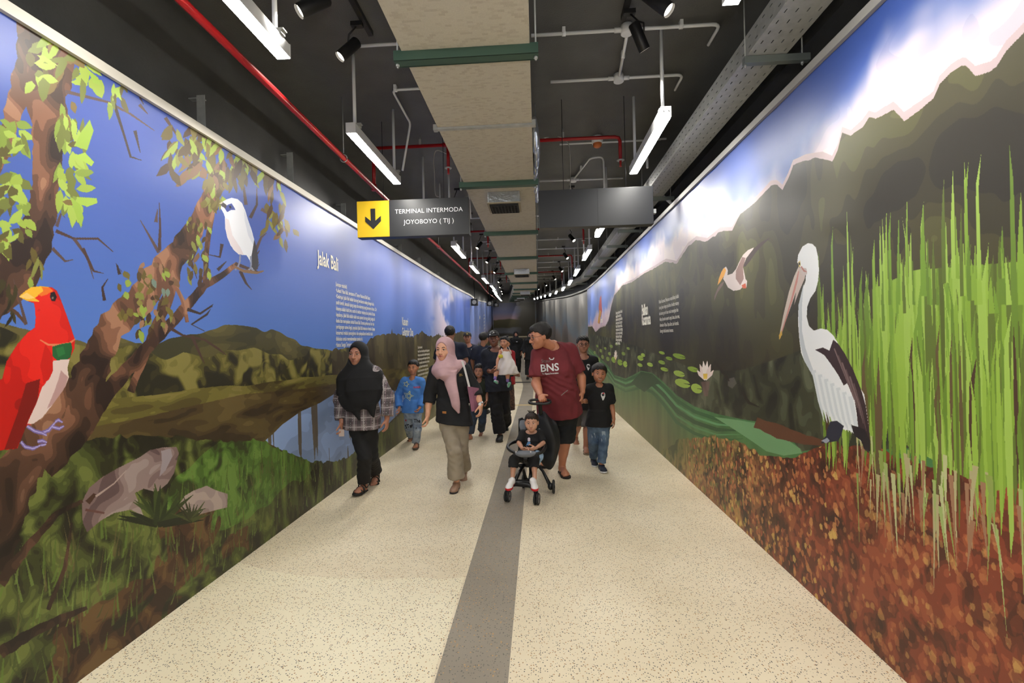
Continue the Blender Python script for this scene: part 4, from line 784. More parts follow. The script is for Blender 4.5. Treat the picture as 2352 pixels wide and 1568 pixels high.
# white conduits with clips and junction boxes, each run one thing
def conduit(pts, label, r=0.0125, junctions=(), clips=(), mat=None, group=None, name='conduit'):
    root = empty(name, pts[0]); tag(root, label, 'conduit', group); o_ = Vector(pts[0])
    # rounded corners
    P = [Vector(p) - o_ for p in pts]; Q = [P[0]]
    for i in range(1, len(P) - 1):
        a = (P[i-1] - P[i]); c = (P[i+1] - P[i]); rr_ = min(0.06, a.length * 0.4, c.length * 0.4); a.normalize(); c.normalize()
        for t in np.linspace(0, 1, 5): Q.append((P[i] + a * rr_) * (1-t)**2 + P[i] * 2 * t * (1-t) + (P[i] + c * rr_) * t * t)
    Q.append(P[-1]); b = MB(); b.tube(Q, r, 8); b.build('tube', mat or MWP, root)
    for j in junctions:
        j = Vector(j) - o_; b = MB(); b.tube([j + Vector((0, 0, 0.03)), j + Vector((0, 0, -0.028)), j + Vector((0, 0, -0.032))], [0.045, 0.045, 0.04], 16)
        for d in (Vector((1, 0, 0)), Vector((-1, 0, 0))): b.tube([j + d * 0.035, j + d * 0.09], 0.018, 8)
        b.build('junction_box', MWP, root)
    for c in clips:
        c = Vector(c) - o_; b = MB(); b.box((c.x - 0.012, c.y - 0.02, c.z - 0.0), (c.x + 0.012, c.y + 0.02, c.z + 0.04)); b.tube([c + Vector((-0.014, 0, 0)), c + Vector((0.014, 0, 0))], 0.018, 8); b.build('clip', MWP, root)
    return root
ZC = 3.775
conduit([(-1.31, 3.385, ZC), (-0.02, 3.385, ZC)], 'nearest white conduit crossing the ceiling left of the duct', clips=[])
conduit([(0.0, 3.385, ZC), (1.37, 3.385, ZC), (1.37, 3.62, ZC)], 'nearest white conduit crossing the ceiling right of the duct with round box', junctions=[(0.70, 3.385, ZC)], clips=[(0.24, 3.385, ZC), (1.09, 3.385, ZC)])
conduit([(0.71, 3.42, ZC), (0.75, 3.98, ZC)], 'short white conduit link between two round boxes', clips=[(0.73, 3.7, ZC)])
conduit([(0.16, 4.01, ZC), (1.30, 4.01, ZC), (1.30, 4.25, ZC)], 'second white conduit crossing the ceiling right of the duct', junctions=[(0.75, 4.01, ZC)], clips=[(1.12, 4.01, ZC)])
conduit([(-0.96, 4.0, ZC), (-1.25, 4.0, ZC), (-1.26, 4.5, ZC), (-1.26, 4.62, ZC), (-1.36, 4.64, 3.3)], 'white conduit bending down to the large left lamp', clips=[(-1.22, 4.0, ZC)], r=0.011)
conduit([(0.30, 5.30, ZC), (1.45, 5.30, ZC)], 'white conduit behind the red sprinkler pipe', r=0.011)
conduit([(0.03, 6.5, ZC), (1.25, 6.52, ZC)], 'white conduit with round box above the dark sign on the right', junctions=[(0.55, 6.5, ZC)], r=0.0125)
conduit([(0.56, 6.45, ZC), (0.70, 5.75, ZC), (0.86, 5.72, ZC), (0.87, 5.72, 3.2)], 'white hooked conduit dropping behind the right sign', clips=[(0.62, 6.1, ZC)], r=0.0115)
conduit([(1.22, 5.0, 3.35), (1.27, 5.2, 3.72), (1.40, 5.25, 3.76), (1.50, 5.25, 3.76)], 'white conduit bending beside the cable tray', r=0.012)
conduit([(-0.70, 6.42, ZC), (-1.0, 6.42, ZC), (-1.0, 6.9, 3.76), (-0.99, 6.95, 3.4)], 'white conduit bending down left of the duct behind the sign', r=0.012, clips=[(-0.9, 6.42, ZC)])
conduit([(-1.09, 5.75, 3.75), (-1.09, 5.76, 3.0)], 'straight white drop tube behind the arrow sign', r=0.013)
conduit([(1.5, 5.9, 3.33), (1.56, 5.85, 3.35), (1.75, 5.6, 3.02)], 'short white pipe stub poking over the right banner', r=0.018)
for i, y in enumerate([8.3, 9.3, 10.3, 11.4, 12.5, 13.6, 14.8, 16.0, 17.4, 19.0, 21.0]):
    x, z = bz(y)
    conduit([(-1.3 + x, y, ZC + z), (1.25 + x, y + 0.02, ZC + z)], 'distant white cross conduit, %s one beyond the signs' % ORD[i + 1], group='distant cross conduits', r=0.013, clips=[(0.5 + x, y, ZC + z)])
MCAB = M('grey_cable', (178, 176, 170), 0.5)
def cable(pts, label):
    P = [Vector(p) for p in pts]; Q = []
    for i in range(len(P) - 1):
        p0, p1, p2, p3 = P[max(0, i-1)], P[i], P[i+1], P[min(len(P)-1, i+2)]
        for t in np.linspace(0, 1, 6, endpoint=False): Q.append(0.5 * ((2*p1) + (p2-p0)*t + (2*p0-5*p1+4*p2-p3)*t*t + (3*p1-p0-3*p2+p3)*t**3))
    Q.append(P[-1]); o_ = Q[0].copy(); b = MB(); b.tube([q - o_ for q in Q], 0.0065, 6); o = b.build('flexible_cable', MCAB); o.location = o_; return tag(o, label, 'cable')
cable([atY(1222, 345, 5.2), atY(1240, 322, 5.2), atY(1275, 312, 5.2), atY(1302, 325, 5.2), atY(1309, 350, 5.2), atY(1310, 400, 5.2), atY(1310, 434, 5.1)], 'pale flexible cable looping down right of the duct')
cable([atY(1052, 368, 5.2), atY(1020, 350, 5.2), atY(1002, 346, 5.2), atY(996, 365, 5.2), atY(998, 400, 5.2), atY(1000, 445, 5.2), atY(1008, 452, 5.2)], 'pale flexible cable looping down left of the duct')

# red sprinkler pipes
rp = empty('sprinkler_main', (-1.80, 3.0, 3.245)); tag(rp, 'long red sprinkler main pipe running along the left side of the ceiling', 'pipe')
P = [(-1.70, -6, 3.235), (-1.72, 2.1, 3.235), (-1.76, 4.0, 3.245), (-1.79, 6, 3.25), (-1.77, 8, 3.25)] + [(-1.76 + bz(y)[0], y, 3.25 + bz(y)[1]) for y in (10, 12, 14, 17, 20, 24, 28, 33, 38)]
b = MB(); b.tube(P, 0.024, 12); rel(b, 'pipe_run', MRED, rp)
for y in (4.15, 8.2, 12.2):
    x, z = bz(y); b = MB(); b.tube([(-1.77+x, y, 3.30+z), (-1.77+x, y, 3.82+z)], 0.004, 6); b.tube([(-1.77+x + 0.032*math.cos(a), y, 3.25+z + 0.034*math.sin(a)) for a in np.linspace(0, 6.28, 16)], 0.005, 6); rel(b, 'pipe_hanger', MST, rp)
for y in (4.98, 12.0, 20.0):
    x, z = bz(y); b = MB(); b.tube([(-1.785+x, y, 3.25+z), (-1.785+x, y, 3.70+z)], 0.02, 10); b.tube([(-1.785+x, y, 3.22+z), (-1.785+x, y, 3.29+z)], 0.03, 10); rel(b, 'riser', MRED, rp)
def branch(y, label, zc=3.70):
    xo, z = bz(y); r = empty('sprinkler_branch', (-1.78 + xo, y, zc + z)); tag(r, label, 'pipe', 'red cross pipes')
    b = MB(); b.tube([(0, 0, 0), (2.66, 0, 0), (2.70, 0, -0.012), (2.715, 0, -0.05), (2.715, 0, -0.26)], 0.0185, 10); b.build('pipe_run', MRED, r)
    b = MB(); b.tube([(0.83, 0, 0.0), (0.83, 0, -0.25)], 0.018, 10); b.tube([(0.77, 0, 0), (0.89, 0, 0)], 0.025, 10); b.build('drop_pipe', MRED, r)
    for x in (0.83, 2.715):
        b = MB(); b.tube([(x, 0, -0.255), (x, 0, -0.262)], [0.044, 0.036], 14); b.mat(1); b.tube([(x, 0, -0.26), (x, 0, -0.30), (x, 0, -0.315)], [0.014, 0.011, 0.006], 8); b.tube([(x, 0, -0.318), (x, 0, -0.322)], 0.016, 10); b.build('sprinkler_head', [MST, M('sprinkler_red', (200, 50, 44), 0.3)], r)
    for x in (0.52, 2.1):
        b = MB(); b.box((x - 0.012, -0.012, 0.0), (x + 0.012, 0.012, 0.075)); b.tube([(x, 0, 0.06), (x, 0, 0.12)], 0.004, 6); b.build('clamp', MST, r)
    return r
branch(5.0, 'nearest red sprinkler pipe crossing behind the two large lamps')
for i, y in enumerate((9.0, 12.0, 15.5)): branch(y, 'distant red cross pipe, %s one beyond the signs' % ORD[i + 1])
# smoke detector
p = atZ(1372, 330, 3.74); b = MB(); b.tube([p + np.array((0,0,0.08)), p + np.array((0,0,0.04)), p + np.array((0,0,0.0))], [0.062, 0.066, 0.058], 20); b.mat(1); b.tube([p, p - np.array((0,0,0.03)), p - np.array((0,0,0.045))], [0.052, 0.046, 0.022], 20)
o = b.build('smoke_detector', [MWP, M('amber_plastic', (214, 120, 60), 0.35)], loc=None); tag(o, 'round white smoke detector with an orange lens, right of the duct', 'detector')
p = atZ(1118, 622, 3.74)
p = atZ(1128, 622, 3.85); b = MB(); b.tube([p, p - np.array((0,0,0.05)), p - np.array((0,0,0.07))], [0.062, 0.058, 0.03], 16); o = b.build('smoke_detector', M('amber_plastic', (214, 120, 60), 0.35)); tag(o, 'small distant orange smoke detector left of the duct', 'detector')

# spotlight tracks and black spotlights
def track(x, y0, y1, label):
    b = MB(); b.box((x - 0.018, y0, 3.785), (x + 0.018, y1, 3.82)); o = b.build('track_rail', MBKM); tag(o, label, 'track')
track(-1.18, -1.0, 3.3, 'black spotlight track rail on the ceiling left of the duct'); track(0.66, -1.0, 3.3, 'black spotlight track rail on the ceiling right of the duct')
def spot(head, aim, label, base, watts=SPOT_WATTS, glow=False, size=55):
    head = Vector(head); aim = Vector(aim); d = (aim - head).normalized(); r = empty('track_spotlight', base); tag(r, label, 'spotlight', 'black track spotlights')
    base = Vector(base); b = MB(); h = head - base
    b.tube([h - d * 0.085, h - d * 0.08, h + d * 0.095, h + d * 0.10], [0.034, 0.038, 0.038, 0.036], 18, caps=False); b.tube([h - d * 0.087, h - d * 0.083], 0.033, 18); b.build('barrel', MBKM, r)
    b = MB(); b.tube([h + d * 0.080, h + d * 0.084], 0.0345, 18); b.build('lens', M('spot_lens', (255, 250, 240), 0.3, emit=(255, 244, 224), emit_s=8.0), r)
    b = MB(); s_ = d.cross(Vector((0, 0, 1))).normalized() * 0.046; b.tube([h + s_, h + s_ + Vector((0, 0, 0.06)), Vector((h.x, h.y, h.z + 0.10)), Vector((0, 0, -0.02))], 0.006, 6); b.box((-0.04, -0.02, -0.03), (0.04, 0.02, 0.0)); b.build('yoke', MBKM, r)
    ld = bpy.data.lights.new('spot_beam', 'SPOT'); ld.energy = watts; ld.spot_size = math.radians(size); ld.spot_blend = 0.8; ld.shadow_soft_size = 0.03; ld.color = (1, 0.95, 0.87)
    lo_ = bpy.data.objects.new('spot_beam', ld); COL.objects.link(lo_); lo_.parent = r; lo_.location = h + d * 0.11; lo_.rotation_euler = (-d).to_track_quat('Z', 'Y').to_euler(); lo_['kind'] = 'helper'
    return r
def spot_at(u, v, Y, side, label, aimY=None, aimz=1.9, w=SPOT_WATTS, size=55):
    p = atY(u, v, Y); X = XL if side == 'left' else XR; x, z = bz(Y)
    spot(p, (X + x, (aimY or Y + 0.8), aimz + z), label, (p[0] + (0.06 if side == 'left' else -0.06), Y, 3.785 + z), w, size=size)
spot_at(802, 112, 3.15, 'left', 'black spotlight beside the nearest conduit, left of the duct', 2.6, 2.4, 60)
spot_at(722, 10, 2.42, 'left', 'black spotlight near the top edge, left of the duct', 1.9, 2.5, 35)
spot_at(1467, 82, 3.2, 'right', 'black spotlight over the round junction box, right of the duct', 3.8, 2.2, 75)
spot_at(1508, 2, 2.5, 'right', 'black spotlight at the top edge showing its lit lens', 2.1, 2.2, 40)
LK = 0
for y, xs, aim in [(6.7, -1.2, 4.1), (7.2, -1.2, 5.8), (8.0, -1.2, 7.0), (9.6, -1.2, 8.6), (11.4, -1.2, 10.4), (13.4, -1.2, 12.4), (16.5, -1.2, 15.5), (20, -1.2, 19), (26, -1.2, 24), (31, -1.2, 29)]:
    LK += 1; x, z = bz(y); spot((xs + x, y, 3.55 + z), (XL + bz(aim)[0], aim, 2.0 + z), 'small black spotlight, %s of the left row beyond the signs' % ORD[LK], (xs + x + 0.05, y, 3.79 + z), SPOT_WATTS)
LK = 0
for y, xs, aim in [(6.8, 0.6, 4.2), (7.4, 0.72, 6.2), (9.2, 0.72, 8.2), (11.2, 0.72, 10.2), (13.6, 0.72, 12.6), (16, 0.72, 15.2), (19.5, 0.72, 18.5), (24, 0.72, 23), (30, 0.72, 28.5)]:
    LK += 1; x, z = bz(y); spot((xs + x, y, 3.55 + z), (XR + bz(aim)[0], aim, 2.1 + z), 'small black spotlight, %s of the right row beyond the signs' % ORD[LK], (xs + x - 0.05, y, 3.79 + z), SPOT_WATTS)
for y in (-0.5, -2.5, -4.5):
    spot((-1.2, y, 3.55), (XL, y + 0.6, 2.0), 'black spotlight behind the viewpoint, left side', (-1.15, y, 3.785), 50); spot((0.68, y, 3.55), (XR, y + 0.6, 2.0), 'black spotlight behind the viewpoint, right side', (0.63, y, 3.785), 50)

for x_ in (-3.2, -1.4):
    spot((x_, 36.5, 3.45 + bz(36.5)[1]), (x_ * 0.6 - 0.6, 40.0, 1.4 + bz(40)[1]), 'tiny spotlight at the far end, %s of two by the end wall' % ('left' if x_ < -2 else 'right'), (x_ + 0.02, 36.5, 3.79 + bz(36.5)[1]), 100, size=80)
# perforated cable tray on the right
tr = empty('cable_tray', (1.55, 2.4, 3.25)); tag(tr, 'perforated zinc cable tray running along the right side of the ceiling', 'cable tray')
ZT = 3.25; XA = atZ(1709, 137, ZT)[0]; XB = atZ(1797, 134, ZT)[0]
def slot_panel(P0, du, dv, nu, nv, hu, hv, skip=0.0):
    """perforated sheet: quads in a grid with slots left open; du, dv vectors spanning one cell"""
    V = []; Fc = []; P0 = np.array(P0, float); du = np.array(du, float); dv = np.array(dv, float)
    for i in range(nu):
        for j in range(nv):
            o_ = P0 + du * i + dv * j; a, c = (1 - hu) / 2, (1 + hu) / 2; e, g = (1 - hv) / 2, (1 + hv) / 2
            pts = [(0,0),(1,0),(1,1),(0,1),(a,e),(c,e),(c,g),(a,g)]; n = len(V); V += [o_ + du * p + dv * q for p, q in pts]
            Fc += [(n,n+1,n+5,n+4),(n+1,n+2,n+6,n+5),(n+2,n+3,n+7,n+6),(n+3,n,n+4,n+7)]
    return V, Fc
W_ = XB - XA; NL = 60; step = 0.085
for s0, s1 in [(-1.0, 1.45), (1.45, 3.85), (3.85, 5.25), (5.25, 7.65), (7.65, 10.1)]:
    n = int(round((s1 - s0) / step)); st_ = (s1 - s0) / n; b = MB()
    V, Fc = slot_panel((XA, s0, ZT), (0, st_, 0), (W_ / 4, 0, 0), n, 4, 0.36, 0.11); b._add(V, Fc)
    V, Fc = slot_panel((XA, s0, ZT), (0, st_, 0), (0, 0, 0.125 / 2), n, 2, 0.36, 0.13); b._add(V, Fc)
    V, Fc = slot_panel((XB, s0, ZT), (0, st_, 0), (0, 0, 0.125 / 2), n, 2, 0.36, 0.13); b._add(V, Fc)
    o = rel(b, 'tray_section', MST, tr); md = o.modifiers.new('thick', 'SOLIDIFY'); md.thickness = 0.002
for s0, s1 in [(10.1, 14.0), (14.0, 20), (20, 28), (28, 39)]:
    b = MB(); xa, za = bz(s0); xb, zb = bz(s1); b._add([(XA+xa,s0,ZT+za),(XB+xa,s0,ZT+za),(XB+xb,s1,ZT+zb),(XA+xb,s1,ZT+zb),(XA+xa,s0,ZT+za+.125),(XA+xb,s1,ZT+zb+.125),(XB+xa,s0,ZT+za+.125),(XB+xb,s1,ZT+zb+.125)], [(0,1,2,3),(0,3,5,4),(1,2,7,6)]); rel(b, 'tray_section', MST, tr)
for y in (-0.7, 0.6, 2.92, 5.72, 7.4, 8.6, 9.8, 11.2, 12.8, 15, 18, 22, 26, 31):
    x, z = bz(y); b = MB(); b.box((XA - 0.015 + x, y - 0.02, ZT - 0.047 + z), (XB + 0.14 + x, y + 0.02, ZT - 0.004 + z), 0.002); bo = rel(b, 'tray_bracket', M('tray_bracket_steel', (140, 148, 144), 0.45, 0.5), tr)
    for xx in (XA - 0.005, XB + 0.10):
        b = MB(); b.tube([(xx + x, y, ZT - 0.07 + z), (xx + x, y, 3.82 + z)], 0.0045, 6); b.tube([(xx+x, y, ZT-0.062+z), (xx+x, y, ZT-0.048+z)], 0.009, 6); rel(b, 'hanger_rod', MST, tr)
b = MB()
for k, (dx_, dz_) in enumerate([(0.06, 0.02), (0.10, 0.02), (0.15, 0.022), (0.2, 0.02), (0.12, 0.045)]): b.tube([(XA + dx_, -1 + 0.0, ZT + dz_)] + [(XA + dx_ + 0.01 * math.sin(y * 1.3 + k), y, ZT + dz_) for y in np.arange(0, 10, 0.7)], 0.011, 6)
o = b.build('cable_bundle', MBKM); tag(o, 'black cables lying in the perforated tray', 'cable', kind=None)

# steel studs holding the left banner frame
for i, (u, v1) in enumerate([(466, 222), (668, 352), (790, 468), (919, 561), (963, 592), (1007, 625), (1031, 641)]):
    p = atX(u, v1, -2.27); y = p[1]; r = empty('banner_stud', (p[0], y, ZL + 0.05)); h = max(0.12, p[2] - ZL - 0.05)
    tag(r, ['galvanised stud over the left banner, above the white bird', 'galvanised stud over the left banner, second from the front', 'galvanised stud over the left banner, left of the arrow sign'][i] if i < 3 else 'small distant galvanised stud over the left banner, %s from the front' % ORD[i + 1], 'stud', 'studs above the left banner')
    b = MB(); b.box((-0.03, -0.02, -0.04), (-0.027, 0.02, h)); b.box((-0.03, -0.022, -0.04), (0.03, -0.019, h)); b.box((0.0, -0.021, -0.04), (0.004, -0.0, h)); b.build('channel', MST, r)
    b = MB(); b.box((-0.09, -0.02, h - 0.02), (0.01, 0.02, h - 0.014)); b.tube([(-0.02, -0.026, h - 0.03), (-0.02, -0.018, h - 0.03)], 0.008, 8); b.build('bracket', MST, r)

# hanging signs
MSG = M('sign_charcoal', (42, 43, 46), 0.42); MYE = M('sign_yellow', (238, 196, 40), 0.45); MSW = M('sign_lettering', (225, 225, 225), 0.4, emit=(230, 230, 230), emit_s=0.25)
def sign(x0, x1, z0, z1, y, label, yr=0.0):
    r = empty('hanging_sign', ((x0 + x1) / 2, y, z0)); tag(r, label, 'sign', 'charcoal hanging sign boxes'); w = (x1 - x0) / 2; h = z1 - z0
    b = MB(); b.box((-w, 0, 0), (w, 0.10, h), 0.003); b.build('sign_box', MSG, r)
    for sx in (-0.55, 0.55):
        b = MB(); b.tube([(sx * w, 0.05, h), (sx * w, 0.05, 3.82 - z0)], 0.003, 6); b.build('hanger_rod', MBKM, r)
    return r, w, h
pl, ph = atY(822, 545, 4.6), atY(1078, 455, 4.6)
s1, w, h = sign(pl[0], ph[0] - 0.01, atY(950, 542, 4.6)[2], atY(950, 457, 4.6)[2], 4.6, 'charcoal hanging sign with a yellow down-arrow panel and white words')
aw = 0.335
b = MB(); b.box((-w, -0.006, 0.005), (-w + aw, 0.0, h - 0.005)); ap = b.build('arrow_panel', MYE, s1); ap['label'] = 'yellow panel'
cx = -w + aw / 2; cz = h / 2; arrow = [(-0.024, 0.105), (0.024, 0.105), (0.024, -0.02), (0.082, 0.028), (0.082, -0.025), (0.0, -0.105), (-0.082, -0.025), (-0.082, 0.028), (-0.024, -0.02)]
b = MB(); n = len(arrow); b.prism([(cx + x, cz + z) for x, z in arrow], -0.011, -0.006); o = b.build('arrow', MSG, ap); o['label'] = 'black downward arrow'
for t, zz, sz in (('TERMINAL INTERMODA', h * 0.62, 0.064), ('JOYOBOYO ( TIJ )', h * 0.33, 0.064)):
    v, f = text_verts(t, sz, 1.0, 'CENTER', 0.0, 1.03); cxx = -w + aw + (2 * w - aw) / 2
    o = mesh_obj('sign_lettering', np.stack([cxx + v[:, 0], np.full(len(v), -0.003), zz + v[:, 1]], -1), f, MSW, s1); o['label'] = 'white words ' + t.title()
pr0, pr1 = atY(1238, 524, 4.35), atY(1500, 432, 4.35)
s2, w2, h2 = sign(pr0[0], pr1[0], atY(1370, 519, 4.35)[2], atY(1370, 432, 4.35)[2], 4.35, 'blank charcoal hanging sign right of the duct')
b = MB(); b.box((0.02, -0.0015, 0.004), (0.023, 0.0, h2 - 0.004)); b.build('panel_seam', MBKM, s2)
b = MB(); b.box((w2, 0.02, h2*0.3), (w2 + 0.03, 0.07, h2*0.3 + 0.04)); b.build('bracket', MST, s2)

# distant boxes and camera housings on the left at the bend
for i, (u, v, Y, w, h) in enumerate([(1090, 694, 14.6, 0.22, 0.22), (1125, 697, 19.0, 0.25, 0.2), (1140, 700, 24.0, 0.25, 0.2)]):
    p = atY(u, v, Y); r = empty('speaker_box', p); tag(r, ['black speaker box at the end of the left banner', 'small dark box beyond the first speaker box', 'farthest dark box by the left wall'][i], 'speaker')
    b = MB(); b.box((-w/2, -0.08, -h/2), (w/2, 0.08, h/2), 0.01); b.build('case', MBKM, r)
    b = MB(); b.tube([(0, -0.088, 0), (0, -0.08, 0)], 0.07, 14); b.build('speaker_cone', M('cone_grey', (150, 150, 150), 0.4), r)
    b = MB(); b.tube([(0, 0, h/2), (0, 0, 0.7)], 0.012, 6); b.build('mount', MBKM, r)
# ------------------------------------------------------------------ organic surfaces: distance fields turned into smooth meshes
f4 = np.float32
def _seg(X, Y, Z, a, b):
    ab = b - a; L2 = float(ab @ ab) + 1e-12
    t = ((X - a[0]) * ab[0] + (Y - a[1]) * ab[1] + (Z - a[2]) * ab[2]) / L2; return np.clip(t, 0, 1)
def cap(a, b, ra, rb=None, cut=False, flat=None):
    """tapered limb from a to b; cut: ends flat at b; flat: (direction, factor) squashes it along a direction"""
    a = np.array(a, f4); b = np.array(b, f4); rb = ra if rb is None else rb
    def fn(X, Y, Z):
        t = _seg(X, Y, Z, a, b); dx = X - (a[0] + t * (b[0]-a[0])); dy = Y - (a[1] + t * (b[1]-a[1])); dz = Z - (a[2] + t * (b[2]-a[2]))
        if flat is not None:
            n = np.array(flat[0], f4); q = dx * n[0] + dy * n[1] + dz * n[2]; e = (flat[1] - 1) * q; dx = dx + e * n[0]; dy = dy + e * n[1]; dz = dz + e * n[2]
        d = np.sqrt(dx*dx + dy*dy + dz*dz) - (ra + (rb - ra) * t)
        if cut:
            u = (b - a) / np.linalg.norm(b - a); d = np.maximum(d, (X - b[0]) * u[0] + (Y - b[1]) * u[1] + (Z - b[2]) * u[2])
        return d
    r = max(ra, rb); return fn, np.minimum(a, b) - r, np.maximum(a, b) + r
def ell(c, r, R=None):
    c = np.array(c, f4); r = np.array(r, f4)
    def fn(X, Y, Z):
        x, y, z = X - c[0], Y - c[1], Z - c[2]
        if R is not None: x, y, z = (R[0][0]*x + R[0][1]*y + R[0][2]*z), (R[1][0]*x + R[1][1]*y + R[1][2]*z), (R[2][0]*x + R[2][1]*y + R[2][2]*z)
        k0 = np.sqrt((x/r[0])**2 + (y/r[1])**2 + (z/r[2])**2); k1 = np.sqrt((x/r[0]**2)**2 + (y/r[1]**2)**2 + (z/r[2]**2)**2) + 1e-6
        return k0 * (k0 - 1) / k1
    m = float(r.max()) if R is not None else r; return fn, c - m, c + m
def loft(pts, hw, hd, lat, n=2.0):
    """elliptic sections along a spine; lat = sideways direction(s)"""
    P = np.array(pts, f4); hw = np.array(hw, f4); hd = np.array(hd, f4); A = P[-1] - P[0]; L = float(np.linalg.norm(A)); A = A / L
    lat = np.array(lat, f4); lat = lat - A * (lat @ A); lat /= np.linalg.norm(lat); fr = np.cross(A, lat); T = (P - P[0]) @ A; o = np.argsort(T); T, P_, hw, hd = T[o], P[o], hw[o], hd[o]
    def fn(X, Y, Z):
        t = (X - P[0][0]) * A[0] + (Y - P[0][1]) * A[1] + (Z - P[0][2]) * A[2]; tc = np.clip(t, 0, L)
        cx, cy, cz = (np.interp(tc, T, P_[:, i]) for i in range(3)); w = np.interp(tc, T, hw); d = np.interp(tc, T, hd)
        dx, dy, dz = X - cx, Y - cy, Z - cz; a = (dx*lat[0] + dy*lat[1] + dz*lat[2]) / w; b = (dx*fr[0] + dy*fr[1] + dz*fr[2]) / d
        k = (np.abs(a)**n + np.abs(b)**n) ** (1.0 / n); q = (k - 1) * np.minimum(w, d)
        return np.maximum(q, np.maximum(-t, t - L)).astype(f4)
    m = float(max(hw.max(), hd.max())); return fn, P.min(0) - m, P.max(0) + m
class Field:
    def __init__(s, lo, hi, h):
        s.lo = np.array(lo, f4); s.h = h; s.n = np.maximum(4, np.ceil((np.array(hi) - np.array(lo)) / h).astype(int) + 1)
        s.ax = [(s.lo[i] + h * np.arange(s.n[i])).astype(f4) for i in range(3)]; s.D = np.full(s.n, 0.5, f4); s.M = np.zeros(s.n, np.uint8)
    def _sl(s, lo, hi, m):
        i0 = [max(0, int((lo[i] - m - s.lo[i]) / s.h)) for i in range(3)]; i1 = [min(s.n[i], int((hi[i] + m - s.lo[i]) / s.h) + 2) for i in range(3)]
        if any(b <= a for a, b in zip(i0, i1)): return None
        sl = tuple(slice(a, b) for a, b in zip(i0, i1)); return sl, s.ax[0][sl[0]][:, None, None], s.ax[1][sl[1]][None, :, None], s.ax[2][sl[2]][None, None, :]
    def add(s, prim, k=0.0, mat=0, grow=0.0):
        fn, lo, hi = prim; q = s._sl(lo, hi, 0.02 + k * 1.2 + grow + 2 * s.h)
        if q is None: return s
        sl, X, Y, Z = q; d = fn(X, Y, Z).astype(f4) - grow; D = s.D[sl]; s.M[sl] = np.where(d < D, mat, s.M[sl])
        if k > 0: hh = np.clip(0.5 + 0.5 * (D - d) / k, 0, 1); s.D[sl] = D * (1 - hh) + d * hh - k * hh * (1 - hh)
        else: s.D[sl] = np.minimum(D, d)
        return s
    def sub(s, prim, k=0.0, grow=0.0):
        fn, lo, hi = prim; q = s._sl(lo, hi, 0.03 + k * 1.2 + grow + 2 * s.h)
        if q is None: return s
        sl, X, Y, Z = q; d = -(fn(X, Y, Z).astype(f4) - grow); D = s.D[sl]
        if k > 0: hh = np.clip(0.5 - 0.5 * (D - d) / k, 0, 1); s.D[sl] = D * (1 - hh) + d * hh + k * hh * (1 - hh)
        else: s.D[sl] = np.maximum(D, d)
        return s
    def plane(s, p, n, box=None):
        """remove everything on the side n points to"""
        p = np.array(p, f4); n = np.array(n, f4); n /= np.linalg.norm(n); X, Y, Z = s.ax[0][:, None, None], s.ax[1][None, :, None], s.ax[2][None, None, :]
        s.D = np.maximum(s.D, (X - p[0]) * n[0] + (Y - p[1]) * n[1] + (Z - p[2]) * n[2]); return s
    def wrinkle(s, amp, f=14.0, seed=0, vert=0.5):
        rs = np.random.RandomState(seed); X, Y, Z = s.ax[0][:, None, None], s.ax[1][None, :, None], s.ax[2][None, None, :]; w = 0
        wx = 0.04 * np.sin(Z * 11 + rs.rand() * 6) + 0.03 * np.sin(Y * 17 + rs.rand() * 6)
        for i in range(4):
            a = rs.uniform(-1, 1, 3); a[2] *= vert; a /= np.linalg.norm(a); fr = f * rs.uniform(0.7, 2.3); w = w + np.sin(((X + wx) * a[0] + (Y - wx) * a[1] + (Z + wx) * a[2]) * fr * 2 + rs.rand() * 6) / (1 + 0.3 * i)
        s.D = s.D + (amp * 0.5 * w).astype(f4); return s
    def mesh(s):
        D = s.D; S = D < 0; nx, ny, nz = s.n - 1
        c = [S[i:nx+i, j:ny+j, k:nz+k] for i in (0, 1) for j in (0, 1) for k in (0, 1)]; cnt = sum(x.astype(np.uint8) for x in c); act = (cnt > 0) & (cnt < 8); I = np.argwhere(act)
        if len(I) == 0: return np.zeros((0, 3)), np.zeros((0, 4), int), np.zeros(0, int)
        ids = np.full(act.shape, -1, np.int32); ids[tuple(I.T)] = np.arange(len(I)); acc = np.zeros((len(I), 3), f4); num = np.zeros(len(I), f4)
        for ax in range(3):
            o = [a for a in range(3) if a != ax]
            for p in (0, 1):
                for q in (0, 1):
                    off0 = [0, 0, 0]; off0[o[0]] = p; off0[o[1]] = q; off1 = list(off0); off1[ax] = 1
                    d0 = D[I[:, 0]+off0[0], I[:, 1]+off0[1], I[:, 2]+off0[2]]; d1 = D[I[:, 0]+off1[0], I[:, 1]+off1[1], I[:, 2]+off1[2]]
                    k = (d0 < 0) != (d1 < 0); t = np.where(k, d0 / np.where(k, d0 - d1, 1), 0)
                    pt = np.zeros((len(I), 3), f4); pt[:, o[0]] = p; pt[:, o[1]] = q; pt[:, ax] = t; acc += pt * k[:, None]; num += k
        V = s.lo + (I + acc / num[:, None]) * s.h; Mv = s.M[tuple(I.T)]; Q = []
        for ax in range(3):
            o = [a for a in range(3) if a != ax]; a0 = [slice(None)] * 3; a1 = [slice(None)] * 3; a0[ax] = slice(0, -1); a1[ax] = slice(1, None)
            E_ = np.argwhere(S[tuple(a0)] != S[tuple(a1)]); E_ = E_[(E_[:, o[0]] > 0) & (E_[:, o[1]] > 0) & (E_[:, o[0]] < s.n[o[0]] - 1) & (E_[:, o[1]] < s.n[o[1]] - 1)]
            def g(da, db): e = E_.copy(); e[:, o[0]] -= da; e[:, o[1]] -= db; return ids[tuple(e.T)]
            q = np.stack([g(1, 1), g(0, 1), g(0, 0), g(1, 0)], 1); inside = S[tuple(E_.T)]
